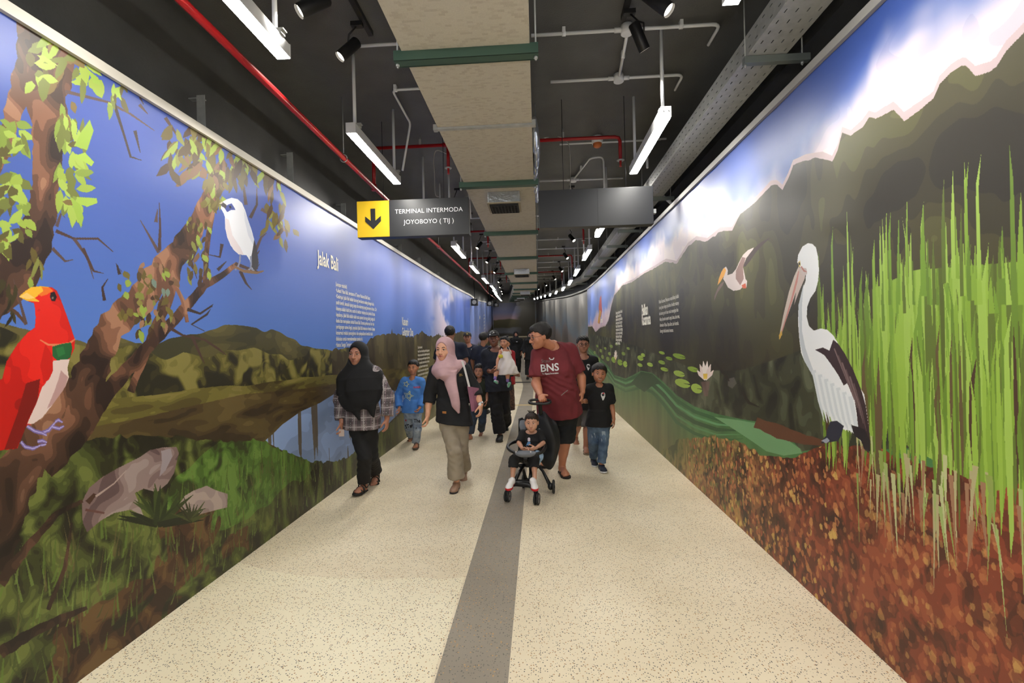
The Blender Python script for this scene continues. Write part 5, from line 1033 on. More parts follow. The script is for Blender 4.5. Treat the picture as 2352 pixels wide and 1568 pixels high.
            flip = inside if ax != 1 else ~inside; q[~flip] = q[~flip][:, ::-1]; Q.append(q)
        Q = np.concatenate(Q); Q = Q[(Q >= 0).all(1)]; return V, Q, Mv
def field_for(prims, h, pad=0.02):
    lo = np.min([p[1] for p in prims], 0) - pad; hi = np.max([p[2] for p in prims], 0) + pad; return Field(lo, hi, h)
def fobj(name, parts, mats, parent, base, label=None):
    """parts: list of (V, Q, M) meshes joined into one object, coordinates relative to base"""
    Vs, Qs, Ms = [], [], []; n = 0
    for V, Q, Mv in parts:
        if len(V) == 0: continue
        Vs.append(np.asarray(V) - base); Qs.append(Q + n); n += len(V); m = Mv[Q[:, 0]] if len(Mv) else np.zeros(len(Q), int); Ms.append(m)
    o = mesh_obj(name, np.concatenate(Vs), np.concatenate(Qs).astype(np.int32), mats, parent, mi=np.concatenate(Ms), smooth=True)
    if label: o['label'] = label
    return o
def xf(mesh, Rm, t):   # local mesh to world; Rm columns = local axes in world
    V, Q, Mv = mesh; return V @ np.array(Rm).T + np.array(t), Q, Mv
def nrm(v): v = np.array(v, float); return v / (np.linalg.norm(v) + 1e-12)
UP = np.array([0., 0, 1])
def yawF(deg): a = math.radians(deg); return np.array([math.sin(a), -math.cos(a), 0.0])   # 0 = towards the viewer, + = towards photo right

# ------------------------------------------------------------------ head, hair, hand, foot
def head_frame(yaw, pitch=0, roll=0):
    Fh = yawF(yaw); p = math.radians(pitch); Fh = nrm(Fh * math.cos(p) + UP * math.sin(p)); Rh = nrm(np.cross(Fh, UP)); Uh = np.cross(Rh, Fh)
    r = math.radians(roll); Rr = Rh * math.cos(r) + Uh * math.sin(r); Ur = np.cross(Rr, Fh); return np.stack([Rr, Fh, Ur], 1)
def head_mesh(s, child, h, neck_local, neck_r, fat=1.0, ears=True, smile=0.0):
    """local axes: x = person's right, y = forward, z = up, origin between the eyes inside the head; s = head height / 0.225"""
    c = child; f = Field(np.array([-0.105, -0.135, -0.17]) * s, np.array([0.105, 0.14, 0.135]) * s, h); w = 1.0 + 0.06 * c
    def E(cn, r, k=0.02, mat=0): f.add(ell(np.array(cn) * s, np.array(r) * s), k * s, mat)
    def Cp(a, b, ra, rb, k=0.012, mat=0): f.add(cap(np.array(a) * s, np.array(b) * s, ra * s, rb * s), k * s, mat)
    E((0, -0.018, 0.034), (0.074 * w, 0.094, 0.080 + 0.004 * c), 0); E((0, 0.022, -0.018), (0.062 * w * fat, 0.064, 0.082 - 0.008 * c), 0.03)
    E((0, 0.035, -0.066 + 0.008 * c), (0.044 * fat * w, 0.044, 0.040), 0.03); E((0, 0.066, -0.092 + 0.01 * c), (0.018 * fat, 0.014, 0.014), 0.03)
    for x in (-1, 1):
        E((x * 0.036 * fat, 0.058, -0.030), (0.024 * fat, 0.022, 0.024 + 0.004 * c), 0.02); E((x * 0.030, 0.076, 0.021), (0.022, 0.009, 0.007), 0.014)
        f.sub(ell(np.array((x * 0.031, 0.100, 0.002)) * s, np.array((0.017, 0.016, 0.010)) * s), 0.010 * s)
        if ears: E((x * 0.076 * w, -0.006, -0.004), (0.009, 0.019, 0.031), 0.008); 
        E((x * 0.012, 0.094, -0.036), (0.010, 0.010, 0.008), 0.006)
        E((x * 0.031, 0.0775, 0.009), (0.019, 0.009, 0.0042), 0.004); E((x * 0.031, 0.076, -0.009), (0.018, 0.009, 0.0035), 0.005)
    Cp((0, 0.084, 0.006), (0, 0.104 - 0.006 * c, -0.032), 0.008, 0.0125, 0.010)
    E((0, 0.070, -0.056), (0.036, 0.020, 0.020), 0.016)
    zl = -0.059; sm_ = 0.006 * smile; wl = 0.025 + 0.007 * smile
    for x in (-1, 1):
        Cp((0, 0.0910, zl + 0.0035), (x * wl, 0.0855, zl + sm_), 0.0044, 0.0026, 0.002, 1); Cp((0, 0.0900, zl - 0.0060), (x * wl * 0.9, 0.0860, zl + sm_ - 0.002), 0.0054, 0.0026, 0.002, 1)
    nl = np.array(neck_local); f.add(cap(np.array((0, -0.026, -0.045)) * s, nl, neck_r * 1.02, neck_r * 1.1), 0.018 * s, 0)
    V, Q, Mv = f.mesh(); keep = None
    return V, Q, Mv
MSKL = {}
def skin(tone): return M('skin_%d' % tone[0], tone, 0.5, bump=0.04, bscale=160, var=0.05, vscale=14)
def add_face(person, base, s, R3, C3, tone, brow=True, glasses=None, hood=False, eye=1.0):
    W = lambda p: R3 @ (np.array(p) * s) + C3 - base
    for x in (-1, 1):
        b = MB(); rot = Matrix([[R3[i][j] for j in range(3)] for i in range(3)])
        b.ell(W((x * 0.031, 0.0755, 0.0005)), np.array((0.0160, 0.0092, 0.0050 * eye)) * s, 14, 8, rot); b.mat(1); b.ell(W((x * 0.031, 0.0815, 0.0005)), np.array((0.0066, 0.0042, 0.0050 * eye)) * s, 12, 8, rot)
        o = b.build('eye', [M('eye_white', (196, 184, 176), 0.3), M('iris_dark', (26, 17, 13), 0.12)], person)
        b = MB(); b.tube([W((x * (0.016), 0.083, 0.0035)), W((x * 0.024, 0.0868, 0.0078 * eye)), (W((x * 0.034, 0.0864, 0.0082 * eye))), W((x * 0.046, 0.080, 0.0045))], [0.0008 * s, 0.0016 * s, 0.0018 * s, 0.0009 * s], 6); b.build('lash_line', M('lash', (34, 24, 20), 0.6), person)
        if brow:
            b = MB(); b.tube([W((x * 0.016, 0.0885, 0.0225)), W((x * 0.027, 0.0895, 0.0275)), W((x * 0.038, 0.085, 0.0275)), W((x * 0.050, 0.075, 0.0215))], [0.0022 * s, 0.0031 * s, 0.0028 * s, 0.001 * s], 6); b.build('eyebrow', M('brow_hair', (40, 28, 22), 0.8), person)
        b = MB(); b.ell(W((x * 0.0075, 0.1005, -0.0435)), np.array((0.0042, 0.004, 0.0022)) * s, 8, 6, rot); b.build('nostril', M('nostril_dark', (70, 40, 32), 0.9), person)
    if glasses:
        b = MB(); rr = 0.0014 * s; mcol = M('glasses_' + glasses, (24, 26, 34) if glasses == 'dark' else (40, 36, 34), 0.3)
        for x in (-1, 1):
            P = [W((x * (0.034 + 0.024 * math.copysign(abs(math.cos(a)) ** 0.6, math.cos(a))), 0.101 - 0.008 * (math.cos(a) + 1) * 0.5, -0.001 + 0.0175 * math.copysign(abs(math.sin(a)) ** 0.6, math.sin(a)))) for a in np.linspace(0, 2 * math.pi, 24, endpoint=False)]
            b.tube(P, rr * 1.3, 6, closed=True); b.tube([W((x * 0.057, 0.092, 0.006)), W((x * 0.074, 0.06, 0.006)), W((x * 0.078, -0.005, 0.008))], rr, 6)
        b.tube([W((-0.010, 0.1015, 0.003)), W((0, 0.104, 0.005)), W((0.010, 0.1015, 0.003))], rr, 6); g = b.build('glasses', mcol, person); g['label'] = 'dark-framed glasses'
        for x in (-1, 1):
            P = [W((x * (0.034 + 0.023 * math.copysign(abs(math.cos(a)) ** 0.6, math.cos(a))), 0.100 - 0.008 * (math.cos(a) + 1) * 0.5, -0.001 + 0.0165 * math.copysign(abs(math.sin(a)) ** 0.6, math.sin(a)))) for a in np.linspace(0, 2 * math.pi, 24, endpoint=False)]
            mg = M('lens_glass', (255, 255, 255), 0.05, trans=1.0, alpha=0.25); mesh_obj('lens', P, [tuple(range(24))], mg, g)
def hair_mesh(s, child, h, style='short', seed=3, grow=0.010):
    f = Field(np.array([-0.12, -0.15, -0.16]) * s, np.array([0.12, 0.14, 0.155]) * s, h); w = 1 + 0.06 * child
    f.add(ell(np.array((0, -0.020, 0.038)) * s, np.array((0.077 * w, 0.094, 0.081)) * s), 0, 0, grow * s)
    if style != 'bald': f.add(ell(np.array((0, 0.035, 0.082)) * s, np.array((0.052, 0.044, 0.026)) * s), 0.02 * s, 0, 0.003 * s)
    X, Y, Z = f.ax[0][:, None, None] / s, f.ax[1][None, :, None] / s, f.ax[2][None, None, :] / s
    # hairline: high on the brow, down in front of the ears, low on the nape
    line = np.interp(Y, [-0.12, -0.06, -0.02, 0.005, 0.03, 0.05, 0.09], [-0.075, -0.06, -0.012, 0.004, 0.026, 0.052, 0.060]) + 0.004 * np.sin(X * 160) + 0 * Z
    f.D = np.maximum(f.D, ((line - Z) * s).astype(f4)); f.wrinkle(0.003 * s, 60 / s, seed, 0.6)
    f.D += (0.0016 * s * np.sin((X * 1.0 + 0.3 * Z) * 420) * np.sin((Y + 0.4 * Z) * 260)).astype(f4); return f.mesh()
def hand_mesh(wrist, d, side, s, curl=0.5, h=0.0042, spread=0.0, up=None, thumb=1.0):
    """wrist position, finger direction, thumb-side direction; palm faces d x side (person's own choice through side)"""
    d = nrm(d); side = np.array(side, float); side = nrm(side - d * (side @ d)); n = np.cross(d, side)   # fingers curl towards n
    f = Field(np.array([-0.075, -0.03, -0.07]) * s, np.array([0.085, 0.20, 0.11]) * s, h)
    V3 = lambda a: np.array(a) * s      # local: x = thumb side, y = fingers, z = curl side
    f.add(cap(V3((0, -0.03, 0)), V3((0, 0.018, 0)), 0.026 * s, 0.025 * s, flat=((0, 0, 1), 1.35)))
    f.add(ell(V3((0.001, 0.050, 0.002)), V3((0.038, 0.047, 0.0165))), 0.014 * s); f.add(ell(V3((0.022, 0.034, 0.008)), V3((0.017, 0.030, 0.015))), 0.010 * s)
    for i, (x, L, r) in enumerate([(0.0275, 0.066, 0.0088), (0.0095, 0.074, 0.0090), (-0.0085, 0.069, 0.0086), (-0.026, 0.053, 0.0076)]):
        a = 0.25 * curl; p = np.array((x, 0.084 - 0.10 * abs(x - 0.005), 0.002)); sp = (x - 0.002) * (3.0 + 9 * spread)
        for j, fr in enumerate((0.45, 0.31, 0.24)):
            a += curl * (0.45, 0.85, 0.6)[j]; q = p + np.array((math.sin(sp) * math.cos(a), math.cos(a) * math.cos(sp), math.sin(a))) * L * fr
            f.add(cap(V3(p), V3(q), (r - 0.0006 * j) * s, (r - 0.0006 * (j + 1)) * s), 0.003 * s); p = q
    p0 = np.array((0.024, 0.022, 0.010)); p1 = p0 + np.array((0.026, 0.026, 0.012)) * thumb; p2 = p1 + nrm((0.35, 0.85, 0.35 + curl * 0.3)) * 0.028; p3 = p2 + nrm((-0.1, 0.9, 0.4 + curl * 0.4)) * 0.022
    f.add(cap(V3(p0), V3(p1), 0.0135 * s, 0.0105 * s), 0.008 * s); f.add(cap(V3(p1), V3(p2), 0.0105 * s, 0.0095 * s), 0.003 * s); f.add(cap(V3(p2), V3(p3), 0.0095 * s, 0.0078 * s), 0.003 * s)
    V, Q, Mv = f.mesh()
    if np.linalg.det(np.stack([side, d, n], 1)) < 0: Q = Q[:, ::-1].copy()
    return xf((V, Q, Mv), np.stack([side, d, n], 1), wrist)
def foot_frame(mid, yaw, pitch=0):
    d = yawF(yaw); p = math.radians(pitch); D = nrm(d * math.cos(p) + UP * math.sin(p)); S = nrm(np.cross(D, UP)); U = np.cross(S, D); return np.stack([S, D, U], 1)
def foot_mesh(L, h=0.006, ankle_up=0.085, shank_r=0.036, side=1):
    """local: x = person's right, y = toes, z = up from the sole, origin mid-sole"""
    s = L / 0.25; f = Field(np.array([-0.07, -0.155, -0.012]) * s, np.array([0.07, 0.16, 0.15]) * s, h)
    f.add(ell(np.array((0, -0.082, 0.034)) * s, np.array((0.031, 0.042, 0.038)) * s)); f.add(ell(np.array((0, 0.0, 0.030)) * s, np.array((0.034, 0.09, 0.032)) * s), 0.03 * s)
    f.add(ell(np.array((0, 0.06, 0.016)) * s, np.array((0.044, 0.045, 0.020)) * s), 0.02 * s); f.add(cap(np.array((0, -0.058, 0.045)) * s, np.array((0, -0.058, 0.14)) * s, 0.034 * s, shank_r), 0.03 * s)
    for i, (x, y, r) in enumerate([(-0.028, 0.108, 0.0125), (-0.010, 0.112, 0.0095), (0.006, 0.106, 0.0088), (0.020, 0.097, 0.0082), (0.033, 0.085, 0.0078)]): x *= side; f.add(cap(np.array((x * 0.95, y - 0.030, 0.014)) * s, np.array((x, y, 0.010)) * s, r * s, r * 0.95 * s), 0.005 * s)
    f.plane((0, 0, 0.002 * s), (0, 0, -1)); return f.mesh()
def shoe_mesh(L, h=0.006, cuff=0.075, sole=0.022, toe=1.0):
    s = L / 0.26; f = Field(np.array([-0.07, -0.16, -0.012]) * s, np.array([0.07, 0.165, 0.14]) * s, h)
    f.add(ell(np.array((0, -0.078, 0.045)) * s, np.array((0.038, 0.052, 0.050)) * s)); f.add(ell(np.array((0, 0.0, 0.040)) * s, np.array((0.041, 0.10, 0.038)) * s), 0.03 * s); f.add(ell(np.array((0, 0.072, 0.026)) * s, np.array((0.048 * toe, 0.062, 0.033)) * s), 0.03 * s)
    f.add(cap(np.array((0, -0.06, 0.04)) * s, np.array((0, -0.062, cuff)) * s, 0.042 * s, 0.043 * s, cut=True), 0.015 * s); f.plane((0, 0, 0.004 * s), (0, 0, -1))
    return f.mesh()
def sole_mesh(L, h=0.005, t=0.024, wid=1.0, grow=0.004):
    s = L / 0.26; f = Field(np.array([-0.075, -0.165, -0.012]) * s, np.array([0.075, 0.17, 0.06]) * s, h)
    f.add(loft([(0, -0.13 * s, 0.5 * t), (0, -0.10 * s, 0.5 * t), (0, -0.04 * s, 0.5 * t), (0, 0.03 * s, 0.5 * t), (0, 0.08 * s, 0.5 * t), (0, 0.12 * s, 0.5 * t), (0, 0.138 * s, 0.5 * t)], [0.016 * s, 0.034 * s * wid, 0.033 * s * wid, 0.043 * s * wid, 0.049 * s * wid, 0.036 * s * wid, 0.012 * s], [0.08] * 7, (1, 0, 0)))
    f.plane((0, 0, t), (0, 0, 1)); f.plane((0, 0, 0.0), (0, 0, -1)); return f.mesh()

# ------------------------------------------------------------------ a dressed person from joints traced in the photograph
class Person:
    def __init__(s, label, group=None, height=1.6, Y=None, feet=None, hips=None, knees=None, sh=None, el=None, wr=None, head=None, hh=0.225, yaw=0, hyaw=None, hpitch=0, hroll=0, child=0.0, fat=1.0, tone=(168, 118, 92), h=0.009, lip=(140, 78, 70), handdir=None, hands=(1, 1), foot_kind='bare', foot_yaw=(0, 0), foot_len=None, foot_pitch=(0, 0), belly=0.0, hand_curl=(0.5, 0.5), smile=0.0, ankles=None, glasses=None, ears=True, face=True, hand_scale=1.0, seated=False):
        s.sc = height / 1.7; s.h = h; s.yaw = yaw; s.fat = fat; s.child = child; s.tone = tone; sc = s.sc; s.height = height
        s.F = yawF(yaw); s.R = nrm(np.cross(s.F, UP))
        # feet: (u, v) touching the floor or (u, v, Y) in the air; order: person's right, left
        s.foot = [atZ(f[0], f[1], 0.0) if len(f) == 2 else atY(*f) for f in feet]
        s.Y = Y if Y is not None else (s.foot[0][1] + s.foot[1][1]) / 2
        J = lambda q: atY(q[0], q[1], s.Y + (q[2] if len(q) > 2 else 0.0)); s.J = J
        s.hip = [J(q) for q in hips]; s.knee = [J(q) for q in knees]; s.sh = [J(q) for q in sh]; s.el = [J(q) for q in el]; s.wr = [J(q) for q in wr]
        s.hipC = (s.hip[0] + s.hip[1]) / 2; s.shC = (s.sh[0] + s.sh[1]) / 2; s.spine = nrm(s.shC - s.hipC); s.torso_len = np.linalg.norm(s.shC - s.hipC)
        s.hs = hh / 0.225; s.headC = J(head); s.hR = head_frame(yaw if hyaw is None else hyaw, hpitch, hroll)
        s.FL = foot_len or 0.152 * height; s.fR = [foot_frame(s.foot[i], foot_yaw[i], foot_pitch[i]) for i in (0, 1)]
        s.ank = [s.foot[i] + s.fR[i] @ (np.array((0, -0.058, 0.095)) * s.FL / 0.25) for i in (0, 1)] if ankles is None else [J(q) for q in ankles]
        s.base = np.array([s.hipC[0], (s.foot[0][1] + s.foot[1][1]) / 2 if not seated else s.hipC[1], min(s.foot[0][2], s.foot[1][2]) if not seated else s.hipC[2]])
        s.neckB = s.shC + s.spine * 0.035 * sc; s.belly = belly; r = lambda x: x * sc * fat ** 0.7; s.r = r
        s.rad = dict(sh=r(0.049), el=r(0.037), wr=r(0.027) / fat ** 0.3, hip=r(0.082), knee=r(0.055), ank=r(0.036) / fat ** 0.3)
        # body surface
        Pm = s.torso() + s.arms() + s.legs(); f = field_for([p for p, k in Pm], h)
        for p, k in Pm: f.add(p, k * sc)
        parts = [f.mesh()]
        nl = s.hR.T @ (s.neckB - s.headC); hm = head_mesh(s.hs, child, (max(0.0027, h * 0.37) * (s.hs if child > 0.9 else 1) if h < 0.01 else h * 0.5) if face else 0.006, nl, r(0.050) / fat ** 0.4, 1.08 + (fat - 1) * 0.5, ears, smile); parts.append(xf(hm, s.hR, s.headC))
        handdir = handdir or [None, None]
        for i in (0, 1):
            if not hands[i]: continue
            d = nrm(s.wr[i] - s.el[i]) if handdir[i] is None else nrm(handdir[i][0]); side = s.F if handdir[i] is None else np.array(handdir[i][1], float)
            parts.append(hand_mesh(s.wr[i], d, side, 0.98 * sc * hand_scale, hand_curl[i], max(0.0036, h * 0.5)))
        s.fk = foot_kind
        if foot_kind in ('bare', 'sandal', 'flip'):
            for i in (0, 1): lift = 0.0 if foot_kind == 'bare' else 0.018; parts.append(xf(foot_mesh(s.FL, 0.006, shank_r=s.rad['ank'], side=1 if i == 0 else -1), s.fR[i], s.foot[i] + s.fR[i][:, 2] * lift))
        s.o = fobj('person', parts, [skin(tone), M('lips_%d' % lip[0], lip, 0.4)], None, s.base); s.o.location = Vector(s.base); tag(s.o, label, 'person', group)
        if face: add_face(s.o, s.base, s.hs, s.hR, s.headC, tone, glasses=glasses)
        if face and smile >= 0.8:
            W = lambda p: s.hR @ (np.array(p) * s.hs) + s.headC - s.base; b = MB()
            V = [W((x, 0.0972 - 14.0 * x * x, z + 0.006 * smile * (abs(x) / 0.02) ** 2)) for z in (-0.0622, -0.0582) for x in np.linspace(-0.020, 0.020, 9)]
            b._add(V, [(i, i + 1, i + 10, i + 9) for i in range(8)]); b.build('teeth', M('teeth_white', (216, 208, 196), 0.3), s.o)
    def torso(s, g=0.0):
        a, b, sc, ft = s.hipC, s.shC, s.sc, s.fat; L = s.torso_len; u = s.spine; q = lambda t: a + u * L * t; w = np.linalg.norm(s.sh[0] - s.sh[1]) / 2
        bl = s.belly; pts = [q(-0.16), q(0.0), q(0.22) + s.F * bl * 0.6, q(0.42) + s.F * bl, q(0.75) + s.F * bl * 0.3, q(0.97), q(1.06)]
        hw = np.array([0.09, 0.160, 0.150 + bl * 0.3, 0.140 + bl * 0.5, 0.155, 0.115, 0.055]) * sc * ft; hw[4:6] = np.maximum(hw[4:6], [w * 0.90, w * 0.72]); hd = np.array([0.08, 0.108, 0.102, 0.098, 0.108, 0.075, 0.05]) * sc * ft; hd[2:5] += bl * 0.5
        out = [(loft(pts, hw + g, hd + g, s.R, 2.3), 0.03), (cap(b, s.neckB + u * 0.05 * sc, 0.052 * sc + g, 0.048 * sc + g), 0.03), (cap(s.sh[0], s.sh[1], s.rad['sh'] * 0.95 + g, s.rad['sh'] * 0.95 + g), 0.04)]
        for i in (0, 1): out.append((cap(s.neckB + (s.sh[i] - s.neckB) * 0.12 + u * 0.012 * sc, s.neckB + (s.sh[i] - s.neckB) * 0.72 + u * 0.010 * sc, 0.042 * sc * ft + g, 0.036 * sc * ft + g), 0.04))
        return out
    def arms(s, g=0.0, end=1.0, rs=(1, 1, 1), which=(0, 1), cutend=False):
        out = []; R_ = s.rad
        for i in which:
            a, b, c = s.sh[i], s.el[i], s.wr[i]; e = min(end, 0.5) * 2; p = a + (b - a) * e; r0 = R_['sh'] * rs[0] + g; r1 = R_['el'] * rs[1] + g; r2 = R_['wr'] * rs[2] + g
            out.append((cap(a, p, r0, r0 + (r1 - r0) * e, cut=cutend and end <= 0.5), 0.03))
            if end > 0.5: e2 = (end - 0.5) * 2; p2 = b + (c - b) * e2; out.append((cap(b, p2, r1, r1 + (r2 - r1) * e2, cut=cutend), 0.012))
            if g == 0: out.append((cap(b + (c - b) * 0.05, b + (c - b) * 0.55, R_['el'] * 1.04, R_['el'] * 0.85), 0.03))
        return out
    def legs(s, g=0.0, end=1.0, rs=(1, 1, 1), which=(0, 1), cutend=False):
        out = []; R_ = s.rad
        for i in which:
            a, b, c = s.hip[i], s.knee[i], s.ank[i]; e = min(end, 0.5) * 2; p = a + (b - a) * e; r0 = R_['hip'] * rs[0] + g; r1 = R_['knee'] * rs[1] + g; r2 = R_['ank'] * rs[2] + g
            out.append((cap(a, p, r0, r0 + (r1 - r0) * e, cut=cutend and end <= 0.5), 0.03))
            if end > 0.5: e2 = (end - 0.5) * 2; p2 = b + (c - b) * e2; out.append((cap(b, p2, r1, r1 + (r2 - r1) * e2, cut=cutend), 0.012))
            if g == 0 and end == 1.0: out.append((cap(b + (c - b) * 0.12, b + (c - b) * 0.5, R_['knee'] * 1.0, R_['knee'] * 0.72), 0.03))
        return out
    def cloth(s, name, prims, mat, wr=0.004, wf=14, seed=1, cuts=(), subs=(), label=None, h=None, vert=0.5, pad=0.03, extra=()):
        h = h or s.h; f = field_for([p for p, k in prims], h, pad)
        for p, k in prims: f.add(p, k * s.sc)
        if wr: f.wrinkle(wr * s.sc, wf / s.sc, seed, vert)
        for p, n in cuts: f.plane(p, n)
        for p, k in subs: f.sub(p, k)
        o = fobj(name, [f.mesh()], mat, s.o, s.base, label); return o
    def shirt(s, mat, hem, sleeve=0.42, ease=0.014, flare=0.02, sleeve_r=(1.05, 1.25, 1.2), label=None, name='shirt', wr=0.006, seed=1, collar=0.075, drop=0.0, hemn=None, depth=1.0, wf=19):
        """hem: height above hips as a fraction of torso length (negative: below)"""
        a, sc = s.hipC, s.sc; q = a + s.spine * s.torso_len * hem; P = s.torso(ease); P.pop(1); w = 0.165 * sc * s.fat + ease + flare + s.belly * 0.35; d = (0.115 * sc * s.fat + ease + flare * 0.8 + s.belly * 0.5) * depth
        top = a + s.spine * s.torso_len * 0.40 + s.F * s.belly * 0.8; low = q - s.spine * 0.04 + s.F * s.belly * 0.5
        P.append((loft([low, (low + top) / 2, top], [w, (w + 0.15 * sc * s.fat + ease + s.belly * 0.4) / 2, 0.145 * sc * s.fat + ease + s.belly * 0.45], [d, (d + 0.105 * sc * s.fat + ease + s.belly * .5) / 2, 0.10 * sc * s.fat + ease + s.belly * 0.5], s.R, 2.2), 0.04))
        P += s.arms(ease * 0.9, sleeve, sleeve_r, cutend=True); nb = s.neckB + s.F * 0.014 * sc + s.spine * 0.022 * sc
        subs = [(ell(nb + s.F * 0.012, (collar * sc, collar * sc, 0.055 * sc)), 0.006)] if collar else []
        return s.cloth(name, P, mat, wr, wf, seed, [(q, -(s.spine if hemn is None else np.array(hemn)))], subs, label)
    def trousers(s, mat, end=0.94, ease=0.012, rs=(1.08, 1.2, 1.5), label=None, name='trousers', wr=0.006, seed=2, top=0.12, wf=22, h=None):
        sc = s.sc; a = s.hipC; P = [(loft([a - s.spine * 0.10 * sc, a, a + s.spine * (top + 0.03) * s.torso_len], np.array([0.12, 0.163, 0.152 + s.belly * 0.3]) * sc * s.fat + ease, np.array([0.09, 0.112, 0.106 + s.belly * .4]) * sc * s.fat + ease, s.R, 2.3), 0.03)] + s.legs(ease, end, rs, cutend=True)
        return s.cloth(name, P, mat, wr, wf, seed, [(a + s.spine * top * s.torso_len, s.spine)], (), label, h=h, vert=0.8)
    def hair(s, col=(22, 18, 16), style='short', seed=3, grow=0.010, label=None):
        m = xf(hair_mesh(s.hs, s.child, max(0.0038, s.h * 0.5), style, seed, grow), s.hR, s.headC); return fobj('hair', [m], M('hair_black_%d' % col[0], col, 0.55, bump=0.5, bscale=220, var=0.3, vscale=60), s.o, s.base, label)
    def footwear(s, kind, mat, mat_sole, strap=None, label=None, scale=1.0):
        for i in (0, 1):
            c = s.foot[i]; R3 = s.fR[i]; U = R3[:, 2]
            if kind == 'shoe':
                o = fobj('shoe', [xf(shoe_mesh(s.FL * 1.08 * scale), R3, c)], mat, s.o, s.base, label); so = fobj('sole', [xf(sole_mesh(s.FL * 1.08 * scale, 0.006, 0.020 * scale, 1.04), R3, c)], mat_sole, o, s.base); shoe = o
            else:
                L = s.FL * 1.06; k = L / 0.26; o = fobj('sandal', [xf(sole_mesh(L, 0.005, 0.020, 1.08), R3, c)], mat_sole, s.o, s.base, label); b = MB(); W = lambda p: R3 @ (np.array(p) * k) + c - s.base
                if kind == 'flip':
                    for x in (-1, 1): b.tube([W((-0.008, 0.085, 0.035)), W((x * 0.022, 0.045, 0.056)), W((x * 0.042, 0.0, 0.030)), W((x * 0.040, -0.02, 0.016))], 0.0055 * k, 8)
                else:
                    for y, z in ((0.062, 0.036), (0.012, 0.058)): b.tube([W((0.050 * math.cos(a), y, 0.016 + z * math.sin(a) ** 0.8)) for a in np.linspace(0, math.pi, 13)], 0.0085 * k, 8)
                    b.tube([W((0.043 * math.cos(a), -0.035 - 0.088 * math.sin(a), 0.055 + 0.02 * math.sin(a))) for a in np.linspace(0, math.pi, 13)], 0.006 * k, 8); b.tube([W((0.043 * math.cos(a), -0.03 + 0.035 * math.sin(a), 0.055 + 0.05 * math.sin(a))) for a in np.linspace(0, math.pi, 13)], 0.007 * k, 8)
                b.build('strap', strap or mat, o)
def decal(cloth, name, pxv, faces, mat, label=None, off=0.006, parent=None):
    """prints drawn on clothing: photo points are carried onto the cloth surface"""
    me = cloth.data; loc = Vector(cloth.parent.location) if cloth.parent else Vector(cloth.location)
    bv = BVHTree.FromPolygons([tuple(v.co) for v in me.vertices], [tuple(p.vertices) for p in me.polygons]); V = []; last = None; o_ = Vector(CAM) - loc
    hits = []
    for u, v in pxv:
        d = Vector(ray(u, v)).normalized(); h = bv.ray_cast(o_, d); hits.append((h[0] - d * off) if h[0] is not None else None)
    good = [h for h in hits if h is not None]
    if not good: return None
    mean = sum(good, Vector()) / len(good)
    for (u, v), h in zip(pxv, hits):
        if h is None: d = Vector(ray(u, v)).normalized(); h = o_ + d * ((mean - o_).dot(d))
        V.append(h)
    bad = [i for i, h in enumerate(hits) if h is None or abs((h - mean).length) > 0.25]; bs = set(bad); faces = [f for f in faces if not (bs & set(f))]
    if not faces: return None
    used = sorted({i for f in faces for i in f}); mp = {j: i for i, j in enumerate(used)}; V = [V[j] for j in used]; faces = [tuple(mp[i] for i in f) for f in faces]
    o = mesh_obj(name, [tuple(v) for v in V], faces, mat, cloth)
    if label: o['label'] = label
    return o
def decal_text(cloth, txt, u, v, size_px, mat, label=None, sx=1.0, rot=0.0, bold=0.0, name='print_lettering'):
    vv, f = text_verts(txt, size_px, sx, 'CENTER', bold * size_px); a = math.radians(rot); return decal(cloth, name, [(u + x * math.cos(a) - y * math.sin(a), v - (x * math.sin(a) + y * math.cos(a))) for x, y in vv], f, mat, label)
def fanpoly(P): return P, [tuple(range(len(P)))]
def strip(P, w):
    A, B = [], []
    for i, p in enumerate(P):
        q0, q1 = P[max(0, i-1)], P[min(len(P)-1, i+1)]; dx, dy = q1[0]-q0[0], q1[1]-q0[1]; L = math.hypot(dx, dy) + 1e-9; A.append((p[0]-dy/L*w/2, p[1]+dx/L*w/2)); B.append((p[0]+dy/L*w/2, p[1]-dx/L*w/2))
    n = len(P); return A + B, [(i, i+1, n+i+1, n+i) for i in range(n-1)]
